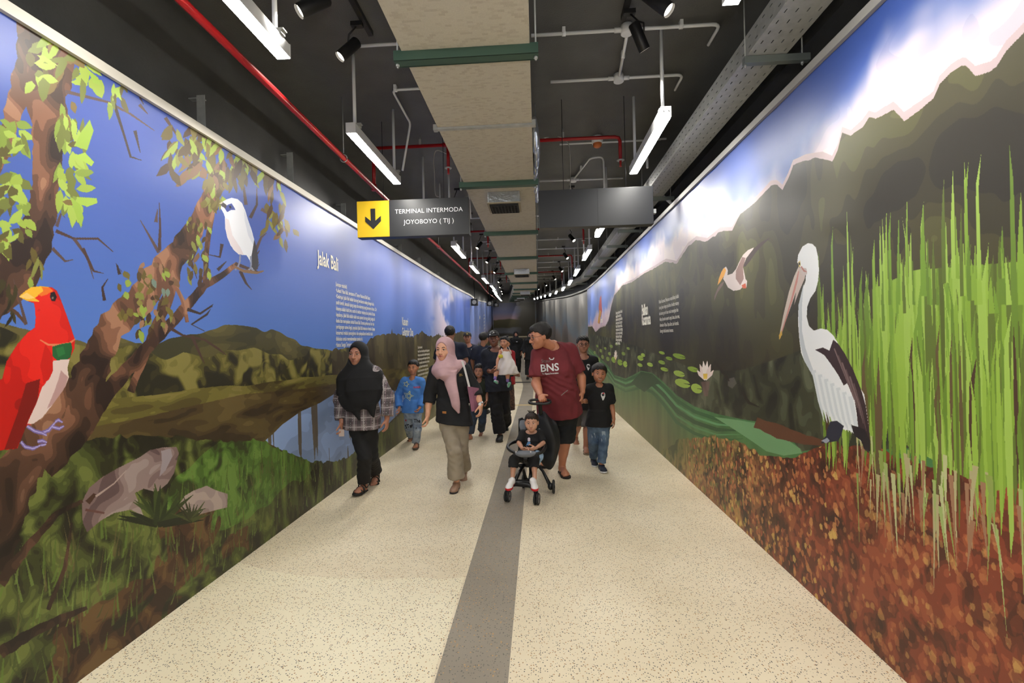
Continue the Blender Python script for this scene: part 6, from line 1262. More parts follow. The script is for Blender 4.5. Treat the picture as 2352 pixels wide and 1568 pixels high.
# ------------------------------------------------------------------ the people
FB = lambda name, col, **k: M(name, col, k.pop('rough', 0.85), bump=k.pop('bump', 0.25), bscale=k.pop('bscale', 240), var=k.pop('var', 0.12), vscale=k.pop('vscale', 9), **k)
BLK = FB('black_cloth', (20, 20, 22)); BLK2 = FB('black_knit', (24, 24, 27)); NAVY = FB('navy_cloth', (24, 30, 48)); WHT = M('print_white_cloth', (215, 215, 215), 0.7)
def plaid():
    m = bpy.data.materials.new('grey_plaid'); m.use_nodes = True; nt = m.node_tree; N = nt.nodes; L = nt.links; b = N['Principled BSDF']; tc = N.new('ShaderNodeTexCoord'); sp = N.new('ShaderNodeSeparateXYZ'); L.new(tc.outputs['Object'], sp.inputs[0]); prev = None
    def band(src, freq, width, phase=0.0):
        a = N.new('ShaderNodeMath'); a.operation = 'MULTIPLY_ADD'; a.inputs[1].default_value = freq; a.inputs[2].default_value = phase; L.new(src, a.inputs[0]); f = N.new('ShaderNodeMath'); f.operation = 'FRACT'; L.new(a.outputs[0], f.inputs[0])
        l = N.new('ShaderNodeMath'); l.operation = 'LESS_THAN'; l.inputs[1].default_value = width; L.new(f.outputs[0], l.inputs[0]); return l.outputs[0]
    def mix(fac, prev, col, k):
        mu = N.new('ShaderNodeMath'); mu.operation = 'MULTIPLY'; mu.inputs[1].default_value = k; L.new(fac, mu.inputs[0]); x = N.new('ShaderNodeMix'); x.data_type = 'RGBA'; L.new(mu.outputs[0], x.inputs[0])
        if prev is None: x.inputs[6].default_value = (*s2l((122, 112, 112)), 1)
        else: L.new(prev, x.inputs[6])
        x.inputs[7].default_value = (*s2l(col), 1); return x.outputs[2]
    X, Z = sp.outputs[0], sp.outputs[2]
    p = mix(band(X, 11, 0.45), None, (60, 54, 56), 0.6); p = mix(band(Z, 11, 0.4), p, (64, 56, 60), 0.6); p = mix(band(X, 11, 0.12, 0.35), p, (176, 168, 168), 0.7); p = mix(band(Z, 11, 0.12, 0.35), p, (176, 168, 168), 0.7); p = mix(band(X, 22, 0.05, 0.1), p, (150, 110, 128), 0.8)
    v = N.new('ShaderNodeTexVoronoi'); v.inputs['Scale'].default_value = 42; v.inputs['Randomness'].default_value = 0.15; L.new(tc.outputs['Object'], v.inputs['Vector']); lt = N.new('ShaderNodeMath'); lt.operation = 'LESS_THAN'; lt.inputs[1].default_value = 0.16; L.new(v.outputs['Distance'], lt.inputs[0]); p = mix(lt.outputs[0], p, (214, 210, 214), 0.9)
    L.new(p, b.inputs['Base Color']); b.inputs['Roughness'].default_value = 0.8; return m
def denim(name, c1, c2, sc=7.0): return M(name, c1, 0.85, bump=0.3, bscale=260, var=0.2, vscale=sc, col2=c2)
def hijab(P, mat, drape, face=(0.056, 0.076), label=None, extra=(), grow=0.014, wr=0.004, seed=5, back=0.02, h=None, neck=0.085):
    """hood around the head, open at the face, joined to the given drape prims"""
    s = P.hs; W = lambda p: P.hR @ (np.array(p) * s) + P.headC; R3 = P.hR.T
    pr = [(ell(W((0, -0.016, 0.030)), np.array((0.078, 0.098, 0.086)) * s + grow, R3), 0), (ell(W((0, 0.010, -0.045)), np.array((0.068, 0.066, 0.074)) * s + grow, R3), 0.03), (cap(W((0, -0.03, -0.05)), P.neckB, neck * s, neck * 1.15 * s), 0.04)] + list(drape)
    f = field_for([p for p, k in pr], h or P.h * 0.75, 0.03)
    for p, k in pr: f.add(p, k)
    f.wrinkle(wr, 13, seed, 0.4); f.sub(ell(W((0, 0.105, -0.014)), np.array((face[0], 0.075, face[1])) * s, R3), 0.006)
    for p, k in extra: f.add(p, k)
    return fobj('headscarf', [f.mesh()], mat, P.o, P.base, label)

# 1 girl, black headscarf, plaid blouse
P = Person('girl in a black headscarf and grey plaid blouse walking by the left banner', height=1.55, Y=4.52, feet=[(829, 1133), (862, 1108)], hips=[(816, 966), (848, 966)], knees=[(838, 1050, -0.08), (853, 1048, 0.05)], sh=[(797, 858), (862, 856)], el=[(781, 918, 0.03), (890, 912, 0.0)], wr=[(785, 970, -0.05), (889, 962, -0.06)],
    head=(822, 813), hh=0.232, yaw=-4, tone=(174, 120, 95), h=0.0085, handdir=[((0.12, -0.25, -1), (0.3, -1, -0.2)), ((0.05, -0.2, -1), (-0.1, -1, 0.2))], hand_curl=(0.75, 0.55), foot_kind='sandal', foot_yaw=(-6, 10), foot_pitch=(8, -12), foot_len=0.232, ears=False, lip=(128, 72, 64))
P.trousers(BLK, end=0.93, rs=(1.02, 1.1, 1.75), wr=0.006)
P.shirt(plaid(), -0.16, sleeve=0.93, ease=0.018, flare=0.035, sleeve_r=(1.15, 1.45, 1.9), name='blouse', label='grey and mauve plaid blouse', wr=0.006, collar=0)
J = P.J; R_ = P.R
bibs = [(loft([J((823, 828)), J((824, 846)), J((827, 872, -0.02)), J((828, 900, -0.05)), J((827, 925, -0.08)), J((826, 940, -0.09))], [0.085, 0.135, 0.225, 0.24, 0.19, 0.13], [0.085, 0.11, 0.145, 0.14, 0.10, 0.075], R_), 0.05), (cap(J((818, 842)), J((799, 864)), 0.07, 0.085), 0.04), (cap(J((828, 842)), J((860, 862)), 0.07, 0.085), 0.04),
        (loft([J((800, 905, -0.12)), J((812, 930, -0.15)), J((826, 965, -0.17))], [0.09, 0.07, 0.008], [0.03, 0.022, 0.012], R_), 0.03), (loft([J((845, 905, -0.11)), J((851, 930, -0.14)), J((858, 958, -0.15))], [0.07, 0.055, 0.008], [0.03, 0.022, 0.012], R_), 0.03),
        (cap(J((790, 875)), J((783, 900)), 0.075, 0.045), 0.05), (cap(J((864, 870)), J((882, 892)), 0.07, 0.04), 0.05)]
hijab(P, FB('black_scarf', (16, 16, 18), rough=0.9), bibs, label='long black headscarf', face=(0.070, 0.095), wr=0.007)
P.footwear('sandal', M('sandal_strap', (36, 34, 28), 0.7), M('sandal_sole', (26, 26, 26), 0.8))
p = P.wr[0] + np.array((0.02, -0.05, -0.10)); b = MB(); b.box(p - np.array((0.03, 0.004, 0.03)), p + np.array((0.025, 0.004, 0.04)), 0.003); o = b.build('folded_tissue', M('tissue', (200, 180, 168), 0.8)); tag(o, 'small folded pale tissue held in the right hand of the girl in black', 'tissue')

# 2 boy in blue sweater
P = Person('small boy in a blue star sweater and printed jeans walking on the left', height=1.27, Y=6.5, feet=[(943, 1014, 6.95), (956, 1030)], hips=[(940, 948), (956, 948)], knees=[(939, 981, 0.08), (959, 985, -0.05)], sh=[(929, 876), (967, 876)], el=[(915, 908, 0.03), (974, 908, 0.03)], wr=[(917, 936, -0.08), (964, 936, -0.12)],
    head=(949, 844), hh=0.205, yaw=-3, child=0.7, tone=(185, 125, 92), h=0.008, foot_kind='sandal', foot_yaw=(-4, 4), foot_pitch=(-38, 6), handdir=[((0.05, -0.3, -1), (0.2, -1, 0)), ((-0.4, -0.4, -0.8), (0.2, -1, -0.3))], hand_curl=(0.7, 0.9), ankles=[(943, 1000, 0.42), (955, 1018, 0.0)], lip=(136, 74, 66))
jb = denim('printed_jeans', (112, 128, 152), (176, 188, 200), 12); tr = P.trousers(jb, end=0.98, rs=(1.02, 1.2, 1.5))
sw = P.shirt(FB('blue_sweater', (74, 130, 204)), 0.02, sleeve=0.97, ease=0.020, flare=0.02, sleeve_r=(1.25, 1.35, 1.5), name='sweater', label='bright blue sweater', wr=0.006, collar=0.062)
P.hair(seed=4); P.footwear('sandal', M('tan_sandal', (110, 90, 74), 0.7), M('tan_sole', (96, 84, 72), 0.8))
YLW = M('print_cream', (206, 216, 168), 0.7)
def star(cx, cy, r, rot=0.0):
    P0 = [(cx + (r if k % 2 == 0 else r * 0.45) * math.sin(rot + k * math.pi / 5), cy - (r if k % 2 == 0 else r * 0.45) * math.cos(rot + k * math.pi / 5)) for k in range(11)]; return P0
for cx, cy, r in ((938, 909, 12), (939, 909, 7), (933, 882, 7)): v, f = strip(star(cx, cy, r, 0.3), 1.4); decal(sw, 'star_print', v, f, YLW, 'outlined star print')
decal_text(sw, 'NASA', 958, 891, 6.5, M('print_red', (200, 60, 66), 0.7), 'small red lettering', 1.0, 4, 0.02)
decal_text(tr, 'STar', 940, 982, 12, M('print_ink', (30, 32, 40), 0.7), 'black scrawled lettering', 0.8, 12, 0.03); decal_text(tr, 'The', 958, 970, 12, _mats['print_ink'], 'black scrawled lettering', 0.8, 0, 0.03); v, f = strip([(955, 983), (966, 982)], 3); decal(tr, 'print_bar', v, f, _mats['print_ink'])
v, f = fanpoly([(930, 964), (933, 963), (934, 966), (932, 968)]); decal(tr, 'print_patch', v, f, _mats['print_red'])

# 3 woman, pink headscarf
P = Person('woman in a dusty pink headscarf, black tunic and beige trousers', height=1.57, Y=4.72, feet=[(1046, 1126), (1065, 1098)], hips=[(1026, 960), (1058, 960)], knees=[(1044, 1036, -0.10), (1059, 1032, 0.05)], sh=[(1001, 852), (1066, 848)], el=[(987, 905, 0.0), (1092, 896, 0.02)], wr=[(982, 955, -0.10), (1105, 930, -0.06)],
    head=(1021, 803), hh=0.238, yaw=-6, hyaw=-14, tone=(215, 160, 129), h=0.0085, foot_kind='none', foot_yaw=(-3, 8), foot_pitch=(0, -24), foot_len=0.235, handdir=[((0.0, -0.2, -1), (0.2, -1, 0)), ((0.0, -0.35, -1), (-0.2, -1, 0.1))], hand_curl=(0.8, 0.6), ears=False, lip=(168, 84, 84), smile=0.3)
P.trousers(FB('beige_twill', (154, 142, 124), bump=0.3), end=0.95, rs=(1.08, 1.2, 2.35), label='beige straight trousers', wr=0.006, ease=0.014)
tn = P.shirt(BLK2, -0.10, sleeve=0.72, ease=0.018, flare=0.035, sleeve_r=(1.15, 1.45, 1.9), name='tunic', label='black three-quarter sleeve tunic', wr=0.005, collar=0, hemn=nrm((0.12, 0, 1)))
J = P.J; R_ = P.R
dr = [(loft([J((1024, 826, -0.0)), J((1024, 838, -0.02)), J((1026, 852, -0.05)), J((1026, 866, -0.07))], [0.095, 0.125, 0.14, 0.10], [0.09, 0.115, 0.125, 0.10], R_), 0.04), (cap(J((1006, 850, -0.05)), J((1020, 858, -0.13)), 0.055, 0.05), 0.04), (cap(J((1020, 858, -0.13)), J((1058, 838, -0.02)), 0.05, 0.055), 0.04),
      (loft([J((1034, 855, -0.13)), J((1036, 880, -0.16)), J((1041, 905, -0.185)), J((1047, 930, -0.19)), J((1054, 948, -0.185))], [0.072, 0.070, 0.056, 0.036, 0.006], [0.030, 0.026, 0.022, 0.020, 0.012], R_), 0.03)]
hijab(P, FB('pink_scarf', (190, 154, 158), rough=0.8, bump=0.2), dr, label='dusty pink headscarf with long front tail', face=(0.069, 0.097), wr=0.006, seed=9)
P.footwear('shoe', M('beige_leather', (150, 118, 96), 0.5), M('dark_sole', (40, 34, 32), 0.7), label='beige pointed shoe', scale=0.9)
v, f = fanpoly([(1016, 944), (1025, 944.5), (1025, 950), (1016, 949)]); decal(tn, 'patch', v, f, M('tan_patch', (170, 110, 50), 0.7), 'small tan patch'); decal_text(tn, 'Zl.', 1059, 863, 7, M('gold_thread', (206, 170, 96), 0.6), 'small gold script', 1.2, 8)
b = MB(); w = P.wr[1] - P.base; d = nrm(P.wr[1] - P.el[1]); c = w - d * 0.015; b.tube([c - d * 0.011, c + d * 0.011], 0.031, 16); b.mat(1); b.tube([c + P.F * 0.030, c + P.F * 0.037], 0.014, 14); b.build('watch', [M('watch_steel', (190, 190, 190), 0.3, 0.7), M('watch_face', (230, 230, 230), 0.3)], P.o, ).__setitem__('label', 'silver wrist watch')
# tote bag on her left shoulder
YB_ = P.Y - 0.09; MTB = FB('mauve_canvas', (142, 92, 112), bump=0.35)
c0 = [atY(u, v, YB_ + d) for u, v, d in ((1073, 886, 0), (1100, 891, 0.05), (1097, 942, 0.05), (1083, 945, 0))]; bc = sum(c0) / 4; r = empty('tote_bag', bc); tag(r, 'mauve canvas tote bag with white straps hanging from the shoulder of the woman in pink', 'bag')
th = np.array((-0.01, 0.075, 0)); b = MB(); cc = [q - bc for q in c0]; fr = [q + 0 for q in cc]; bk = [q + th for q in cc]; mid = [(cc[0] + cc[1]) / 2 + np.array((0, -0.01, 0)), (cc[2] + cc[3]) / 2 + np.array((0, -0.012, 0))]
b._add(fr + bk + mid, [(0, 8, 9, 3), (8, 1, 2, 9), (4, 7, 6, 5), (0, 3, 7, 4), (1, 5, 6, 2), (3, 9, 2, 6, 7)], False); b.build('body', MTB, r)
for du, dd in ((0, 0.0), (5, 0.075)):
    P3 = [atY(u + du, v, YB_ + dd) for u, v in ((1078, 888), (1073, 868), (1067, 845), (1062, 830))] + [atY(1058, 826, P.Y + 0.06), atY(1064, 836, P.Y + 0.12)]; b = MB(); V = []; Fc = []
    for i, q in enumerate(P3): q = q - bc; V += [q + np.array((-0.012, 0, 0)), q + np.array((0.010, -0.004, 0)), q + np.array((0.010, 0.002, 0)), q + np.array((-0.012, 0.006, 0))]
    for i in range(len(P3) - 1): Fc += [(4*i+a, 4*i+(a+1) % 4, 4*i+4+(a+1) % 4, 4*i+4+a) for a in range(4)]
    b._add(V, Fc); b.build('strap', M('white_strap', (216, 212, 210), 0.7), r)['label'] = 'white shoulder strap'

# 4 man seen from behind
P = Person('man in a navy shirt seen from behind, behind the woman in pink', height=1.73, Y=7.8, feet=[(1052, 984), (1022, 990)], hips=[(1048, 884), (1026, 884)], knees=[(1049, 930), (1026, 932)], sh=[(1062, 797), (1011, 797)], el=[(1070, 826, 0.02), (1004, 830, 0.02)], wr=[(1066, 846, 0.12), (1006, 860, 0.1)], head=(1034, 765), hh=0.235, yaw=176, tone=(162, 113, 90), h=0.012, face=False, foot_kind='none', foot_yaw=(176, 182))
P.trousers(BLK, rs=(1.1, 1.3, 1.9)); P.shirt(NAVY, -0.1, sleeve=0.42, ease=0.02, flare=0.03, sleeve_r=(1.2, 1.6, 1.2), label='navy short-sleeved shirt'); P.hair(style='short'); P.footwear('shoe', M('black_shoe', (28, 28, 28), 0.5), M('dark_sole', (40, 34, 32), 0.7))
v, f = strip([(1063, 800), (1066, 806)], 1.5)
# 5 man in a cap, far
def cap_hat(P, mat, label, brim_up=0.0, drop=0.0):
    s = P.hs; f = Field(np.array([-0.12, -0.14, -0.03]) * s, np.array([0.12, 0.2, 0.16]) * s, 0.005); f.add(ell(np.array((0, -0.016, 0.048)) * s, np.array((0.086, 0.104, 0.082)) * s)); f.plane((0, 0, 0.040 * s), (0, 0, -1))
    f.add(ell(np.array((0, 0.10, 0.046)) * s, np.array((0.062, 0.075, 0.0075)) * s), 0.006); f.plane((0, 0.172 * s, 0), (0, 1, 0)); return fobj('cap', [xf(f.mesh(), P.hR, P.headC)], mat, P.o, P.base, label)
P = Person('smiling man in a dark cap and navy t-shirt standing behind the woman in pink', height=1.68, Y=10.0, feet=[(1068, 941), (1084, 941)], hips=[(1070, 850), (1084, 850)], knees=[(1069, 892), (1084, 892)], sh=[(1062, 799), (1091, 799)], el=[(1057, 825), (1097, 824)], wr=[(1060, 845, -0.1), (1096, 846, -0.1)], head=(1073.5, 775), hh=0.235, yaw=6, tone=(174, 120, 92), h=0.013, smile=0.6, foot_kind='none')
P.trousers(BLK, rs=(1.1, 1.3, 1.9)); sh_ = P.shirt(NAVY, -0.1, sleeve=0.42, ease=0.02, flare=0.03, sleeve_r=(1.2, 1.6, 1.2), label='navy t-shirt', collar=0.08); P.hair(); cap_hat(P, M('dark_cap', (34, 32, 30), 0.8), 'dark cap with a yellow badge'); P.footwear('shoe', _mats['black_shoe'], _mats['dark_sole'])
c = P.headC + P.hR @ (np.array((0, 0.102, 0.075)) * P.hs) - P.base; b = MB(); b.ell(c, (0.022, 0.008, 0.012), 10, 6); b.build('badge', M('badge_yellow', (200, 170, 60), 0.5), P.o)
b = MB(); c = J(0) if False else atY(1083.5, 802, 9.83) - P.base; b.box(c - 0.012, c + np.array((0.012, 0.004, 0.016))); b.build('chest_logo', WHT, P.o)
# 6 man from behind, right of 5
P = Person('man in a navy shirt seen from behind, beside the man in the black cap', height=1.66, Y=9.3, feet=[(1119, 949), (1102, 949)], hips=[(1117, 858), (1101, 858)], knees=[(1118, 900), (1102, 900)], sh=[(1126, 803), (1092, 803)], el=[(1131, 830, 0.05), (1085, 828, 0.02)], wr=[(1126, 850, 0.2), (1087, 846, 0.12)], head=(1112, 777), hh=0.23, yaw=170, hyaw=150, tone=(162, 113, 90), h=0.013, face=False, foot_kind='none', foot_yaw=(176, 182))
P.trousers(BLK, rs=(1.1, 1.3, 1.9)); P.shirt(NAVY, -0.1, sleeve=0.42, ease=0.02, flare=0.03, sleeve_r=(1.2, 1.6, 1.2), label='navy short-sleeved shirt'); P.hair(); P.footwear('shoe', _mats['black_shoe'], _mats['dark_sole'])

# 16 woman mostly hidden behind the capped father
P = Person('woman in a dark floral skirt mostly hidden behind the man carrying a child', height=1.52, Y=7.9, feet=[(1150, 977), (1165, 960, 7.75)], hips=[(1152, 882), (1169, 882)], knees=[(1153, 925), (1166, 922)], sh=[(1146, 812), (1175, 812)], el=[(1142, 842), (1180, 846)], wr=[(1144, 868), (1178, 868)], head=(1161, 789), hh=0.215, yaw=0, tone=(185, 129, 102), h=0.012, foot_kind='flip', foot_pitch=(0, -10))
P.shirt(FB('red_blouse', (150, 26, 34)), 0.0, sleeve=0.7, label='red blouse', ease=0.015); P.hair(style='short')
Lx = P.J; P.cloth('skirt', [(loft([Lx((1160, 943)), Lx((1160, 915)), Lx((1160, 878))], [0.17, 0.175, 0.155], [0.15, 0.15, 0.13], P.R), 0)], M('dark_floral', (22, 20, 22), 0.8, var=0.3, vscale=34, col2=(120, 84, 66)), wr=0.01, cuts=[(Lx((1160, 941)), (0, 0, -1))], label='dark floral skirt'); P.footwear('flip', M('tan_strap', (120, 80, 60), 0.6), M('dark_sole', (40, 34, 32), 0.7))

# 9 boy in dark green, barefoot
P = Person('barefoot boy in a dark green shirt and jeans behind the woman in pink', height=1.18, Y=7.0, feet=[(1076, 1010), (1104.5, 999.5)], hips=[(1092, 934), (1108, 934)], knees=[(1085, 970, -0.03), (1108, 966)], sh=[(1088, 880), (1115, 880)], el=[(1086, 905), (1120, 900)], wr=[(1087, 922, -0.08), (1118, 920, -0.08)], head=(1101, 852), hh=0.21, yaw=-4, child=0.7, tone=(174, 113, 85), h=0.008, smile=0.8, foot_kind='bare', foot_yaw=(-35, 0), lip=(136, 74, 66))
P.trousers(denim('dark_jeans', (38, 48, 62), (62, 76, 94)), end=0.93, rs=(1.1, 1.25, 1.7)); P.shirt(FB('dark_green_cloth', (34, 40, 26)), -0.06, sleeve=0.42, ease=0.015, flare=0.025, sleeve_r=(1.2, 1.7, 1.3), label='dark green polo shirt', collar=0.06); P.hair(col=(26, 21, 18))

# 7 father in cap, carrying child 8
P = Person('man in a black cap and dark jacket carrying a small girl in white', height=1.68, Y=6.95, feet=[(1148, 1012), (1162, 986)], hips=[(1134, 884), (1156, 884)], knees=[(1141, 946, -0.05), (1158, 938, 0.1)], sh=[(1118, 812), (1160, 808)], el=[(1118, 850, 0.05), (1168, 848, 0.02)], wr=[(1128, 853, -0.20), (1184, 860, -0.16)], head=(1134, 778), hh=0.235, yaw=2, hroll=-4, tone=(134, 88, 69), h=0.0085, smile=0.9, handdir=[((0.9, -0.4, -0.05), (0, -0.3, 1)), ((0.5, -0.5, 0.1), (0, -0.4, 1))], hand_curl=(0.6, 0.8), foot_kind='none', foot_pitch=(4, -20), lip=(120, 66, 58))
P.trousers(FB('black_trousers', (20, 20, 24)), end=0.96, rs=(1.15, 1.5, 2.5), wr=0.007); P.shirt(BLK, -0.02, sleeve=0.3, ease=0.012, label='black t-shirt', name='t_shirt', collar=0.085)
P.shirt(FB('navy_jacket', (30, 33, 44)), -0.18, sleeve=0.80, ease=0.026, flare=0.03, sleeve_r=(1.2, 1.4, 1.6), name='jacket', label='dark navy open jacket', wr=0.008, collar=0.12, depth=0.85); P.hair()
cp = cap_hat(P, M('black_cap', (26, 26, 27), 0.75), 'black cap with white marks'); 
for q in ([(1124, 770), (1132, 765), (1131, 762.5), (1124, 767)], [(1126, 764), (1127.5, 761.5), (1129, 761.5), (1128, 764)], [(1129, 762), (1130.5, 758.5), (1132, 758), (1133.5, 762)], [(1133, 764), (1134, 761.5), (1135.5, 763), (1134, 765)]): v, f = fanpoly(q); decal(cp, 'cap_mark', v, f, WHT, 'white mark', off=0.009)
P.footwear('shoe', _mats['black_shoe'], _mats['dark_sole'])
Pf = P
# 8 toddler in white dress
P = Person('small girl in a white gauze dress carried by the man in the black cap', height=0.84, Y=6.62, feet=[(1139.5, 879, 6.42), (1169, 885, 6.44)], hips=[(1154, 852), (1168, 852)], knees=[(1139, 858, -0.13), (1166, 862, -0.14)], sh=[(1150, 807), (1171, 808)], el=[(1143, 826, -0.06), (1166, 826, -0.08)], wr=[(1141, 840, -0.12), (1165, 838, -0.12)], head=(1158.5, 786), hh=0.165, yaw=-14, hyaw=-18, child=1.0, tone=(204, 146, 115), h=0.006, foot_kind='none', foot_yaw=(-14, 14), foot_pitch=(20, 32), foot_len=0.12, ankles=[(1137, 869, -0.18), (1166, 874, -0.16)], hand_scale=1.15, hand_curl=(0.7, 0.7), handdir=[None, ((0, -0.4, -0.9), (-0.3, -1, 0))], seated=True, lip=(170, 90, 84))
J = P.J; GZ = FB('white_gauze', (226, 216, 210), rough=0.7, var=0.04)
P.cloth('dress', [(loft([J((1168, 861, -0.05)), J((1166, 845, -0.04)), J((1163, 825, -0.02)), J((1161, 808, -0.01))], [0.155, 0.135, 0.095, 0.060], [0.15, 0.14, 0.10, 0.05], P.R), 0), (cap(J((1152, 832, -0.06)), J((1146, 842, -0.08)), 0.05, 0.045), 0.04)], GZ, wr=0.014, wf=9, seed=3, vert=0.15, cuts=[(J((1168, 861, -0.05)), (-0.06, 0, -1))], label='white gauze dress', h=0.006)
b = MB(); 
for (u0, v0), (u1, v1) in (((1152, 800), (1155, 812)), ((1168, 796), (1175, 812))): b.tube([J((u0, v0, 0.0)) - P.base, J(((u0+u1)/2, (v0+v1)/2, -0.06)) - P.base, J((u1, v1, -0.06)) - P.base], 0.006, 6)
b.build('shoulder_strap', GZ, P.o)
P.hair(seed=6); b = MB(); c = P.headC + P.hR @ (np.array((-0.045, -0.06, 0.12)) * P.hs) - P.base; b.ell(c, (0.018, 0.018, 0.016), 10, 8); b.build('hair_bun', _mats['hair_black_22'], P.o)
P.cloth('sock', [(cap(P.ank[0], P.ank[0] + (P.knee[0] - P.ank[0]) * 0.3, 0.023, 0.022), 0)], M('purple_sock', (134, 108, 176), 0.8), wr=0, h=0.004, label='purple sock'); P.cloth('sock', [(cap(P.ank[1], P.ank[1] + (P.knee[1] - P.ank[1]) * 0.3, 0.023, 0.022), 0)], _mats['purple_sock'], wr=0, h=0.004, label='purple sock')
P.footwear('shoe', M('lilac_shoe', (186, 150, 180), 0.6), M('mint_sole', (132, 200, 176), 0.6), label='lilac shoe with mint sole', scale=1.0)
v_ = atY(1148, 822, 6.45)
b = MB(); b.ell(atY(1150, 818, 6.50), (0.035, 0.02, 0.028), 10, 8); o = b.build('yellow_toy', M('toy_yellow', (216, 204, 60), 0.5)); tag(o, 'small yellow packet held against the white dress', 'toy')

# 14, 15 distant women in black
for (u, v, Y, lab, fat) in ((1185, 767.5, 16.5, 'distant woman in a long black robe and headscarf walking towards us', 1.0), (1217, 769, 16.0, 'distant person in black half hidden behind the man in maroon', 1.0)):
    k = 1045 / Y; dx, dz = bz(Y); vf = v + 1.55 * k
    P = Person(lab, height=1.6, Y=Y, feet=[(u - 5, vf, Y - 0.1), (u + 5, vf - 3, Y + 0.1)], hips=[(u - 5, v + 0.62 * k), (u + 6, v + 0.62 * k)], knees=[(u - 5, v + 1.05 * k), (u + 6, v + 1.05 * k)], sh=[(u - 10, v + 0.20 * k), (u + 11, v + 0.20 * k)], el=[(u - 14, v + 0.46 * k), (u + 14, v + 0.46 * k)], wr=[(u - 12, v + 0.68 * k, -0.1), (u + 13, v + 0.66 * k, -0.15)], head=(u, v), hh=0.215, tone=(174, 125, 99), h=0.016, ears=False, foot_kind='none')
    P.trousers(BLK, rs=(1.1, 1.5, 2.2), ease=0.02); P.shirt(BLK, -0.6, sleeve=0.9, ease=0.02, flare=0.05, sleeve_r=(1.2, 1.5, 1.8), name='robe', label='long black robe', collar=0)
    J = P.J; hijab(P, _mats['black_scarf'], [(loft([J((u, v + 0.12 * k)), J((u, v + 0.22 * k, -0.05)), J((u, v + 0.34 * k, -0.08))], [0.10, 0.17, 0.13], [0.10, 0.14, 0.11], P.R), 0.05)], label='black headscarf', h=0.012, face=(0.05, 0.07)); P.footwear('shoe', _mats['black_shoe'], _mats['dark_sole'])
    c = J((u + 2, v + 0.27 * k, -0.2)) - P.base; b = MB(); b.box(c - np.array((0.03, 0.002, 0.008)), c + np.array((0.03, 0.002, 0.008))); b.build('chest_logo', WHT, P.o)

# 12 boy with glasses
P = Person('boy with glasses, black t-shirt and grey shorts at the back right', height=1.56, Y=6.25, feet=[(1323, 1017), (1347, 1040)], hips=[(1330, 925), (1356, 925)], knees=[(1327, 975, 0.12), (1349, 985, -0.1)], sh=[(1320, 828), (1362, 828)], el=[(1316, 868, 0.08), (1374, 868, 0.05)], wr=[(1320, 903, 0.05), (1372, 904, -0.0)], head=(1339, 791), hh=0.225, yaw=2, child=0.3, tone=(174, 120, 90), h=0.0085, foot_kind='flip', foot_pitch=(-22, 0), glasses='thin', foot_yaw=(0, 0), fat=1.02, lip=(130, 72, 62))
P.trousers(FB('grey_shorts_cloth', (96, 92, 88)), end=0.47, rs=(1.12, 1.45, 1.4), name='shorts', label='grey knee-length shorts'); ts = P.shirt(BLK, -0.14, sleeve=0.42, ease=0.016, flare=0.03, sleeve_r=(1.2, 1.6, 1.3), name='t_shirt', label='black t-shirt with small white portrait print'); P.hair(col=(20, 17, 15)); P.footwear('flip', M('grey_strap', (120, 110, 100), 0.6), M('tan_flip_sole', (140, 120, 98), 0.7))
def face_print(cl, u, v, k):
    for q, c in (([(-4, -7), (-2, -9), (3, -9), (5, -6), (5, 0), (3, 5), (1, 9), (-1, 9), (-3, 3), (-5, -2)], WHT), ([(-3, -5), (0, -6), (3, -5), (3, -2), (0, 0), (-3, -2)], _mats['print_ink'])):
        vv, f = fanpoly([(u + x * k, v + y * k) for x, y in q]); decal(cl, 'portrait_print', vv, f, c, 'small white print', off=0.002 if c is WHT else 0.0035)
face_print(ts, 1351, 843, 0.8)

# 13 boy black tee and jeans
P = Person('smiling boy in a black t-shirt and faded jeans beside the man in maroon', height=1.26, Y=5.35, feet=[(1365, 1067), (1384, 1082)], hips=[(1363, 976), (1387, 976)], knees=[(1362, 1014, 0.0), (1386, 1018, -0.05)], sh=[(1354, 893), (1397, 892)], el=[(1348, 920, 0.10), (1405, 932, 0.03)], wr=[(1341, 922, -0.10), (1410, 962, -0.04)], head=(1376, 858), hh=0.215, yaw=2, hroll=5, child=0.7, tone=(180, 122, 92), h=0.0078, smile=1.0, foot_kind='none', foot_yaw=(0, 4), foot_pitch=(0, 4), handdir=[((-0.8, -0.3, -0.15), (0.0, -0.4, 0.9)), ((0.03, -0.2, -1), (-0.2, -1, 0))], hand_curl=(0.9, 0.45), foot_len=0.20, lip=(146, 80, 70))
jn = P.trousers(denim('faded_jeans', (44, 66, 96), (104, 126, 150), 8), end=0.97, rs=(1.0, 1.12, 1.45), wr=0.006); ts = P.shirt(BLK, -0.02, sleeve=0.40, ease=0.017, flare=0.025, sleeve_r=(1.2, 1.9, 1.3), name='t_shirt', label='black t-shirt with small white portrait print', collar=0.062, wr=0.006); P.hair(col=(30, 24, 20), grow=0.016, seed=8); face_print(ts, 1385, 910, 1.0)
v, f = fanpoly([(1383, 903), (1386, 901), (1389, 903), (1386, 905)]); decal(ts, 'print_patch', v, f, _mats['print_red'])
for q in ([(1358, 996), (1366, 994), (1368, 1006), (1360, 1008)], [(1382, 990), (1390, 990), (1391, 1000), (1383, 1000)], [(1381, 1006), (1392, 1004), (1392, 1014), (1382, 1015)]): v, f = fanpoly(q); decal(jn, 'worn_patch', v, f, M('worn_denim', (150, 164, 178), 0.85), off=0.001)
P.footwear('shoe', M('navy_sneaker', (30, 36, 54), 0.6), M('sneaker_sole', (206, 206, 206), 0.6), label='navy sneaker with white sole', scale=1.0)

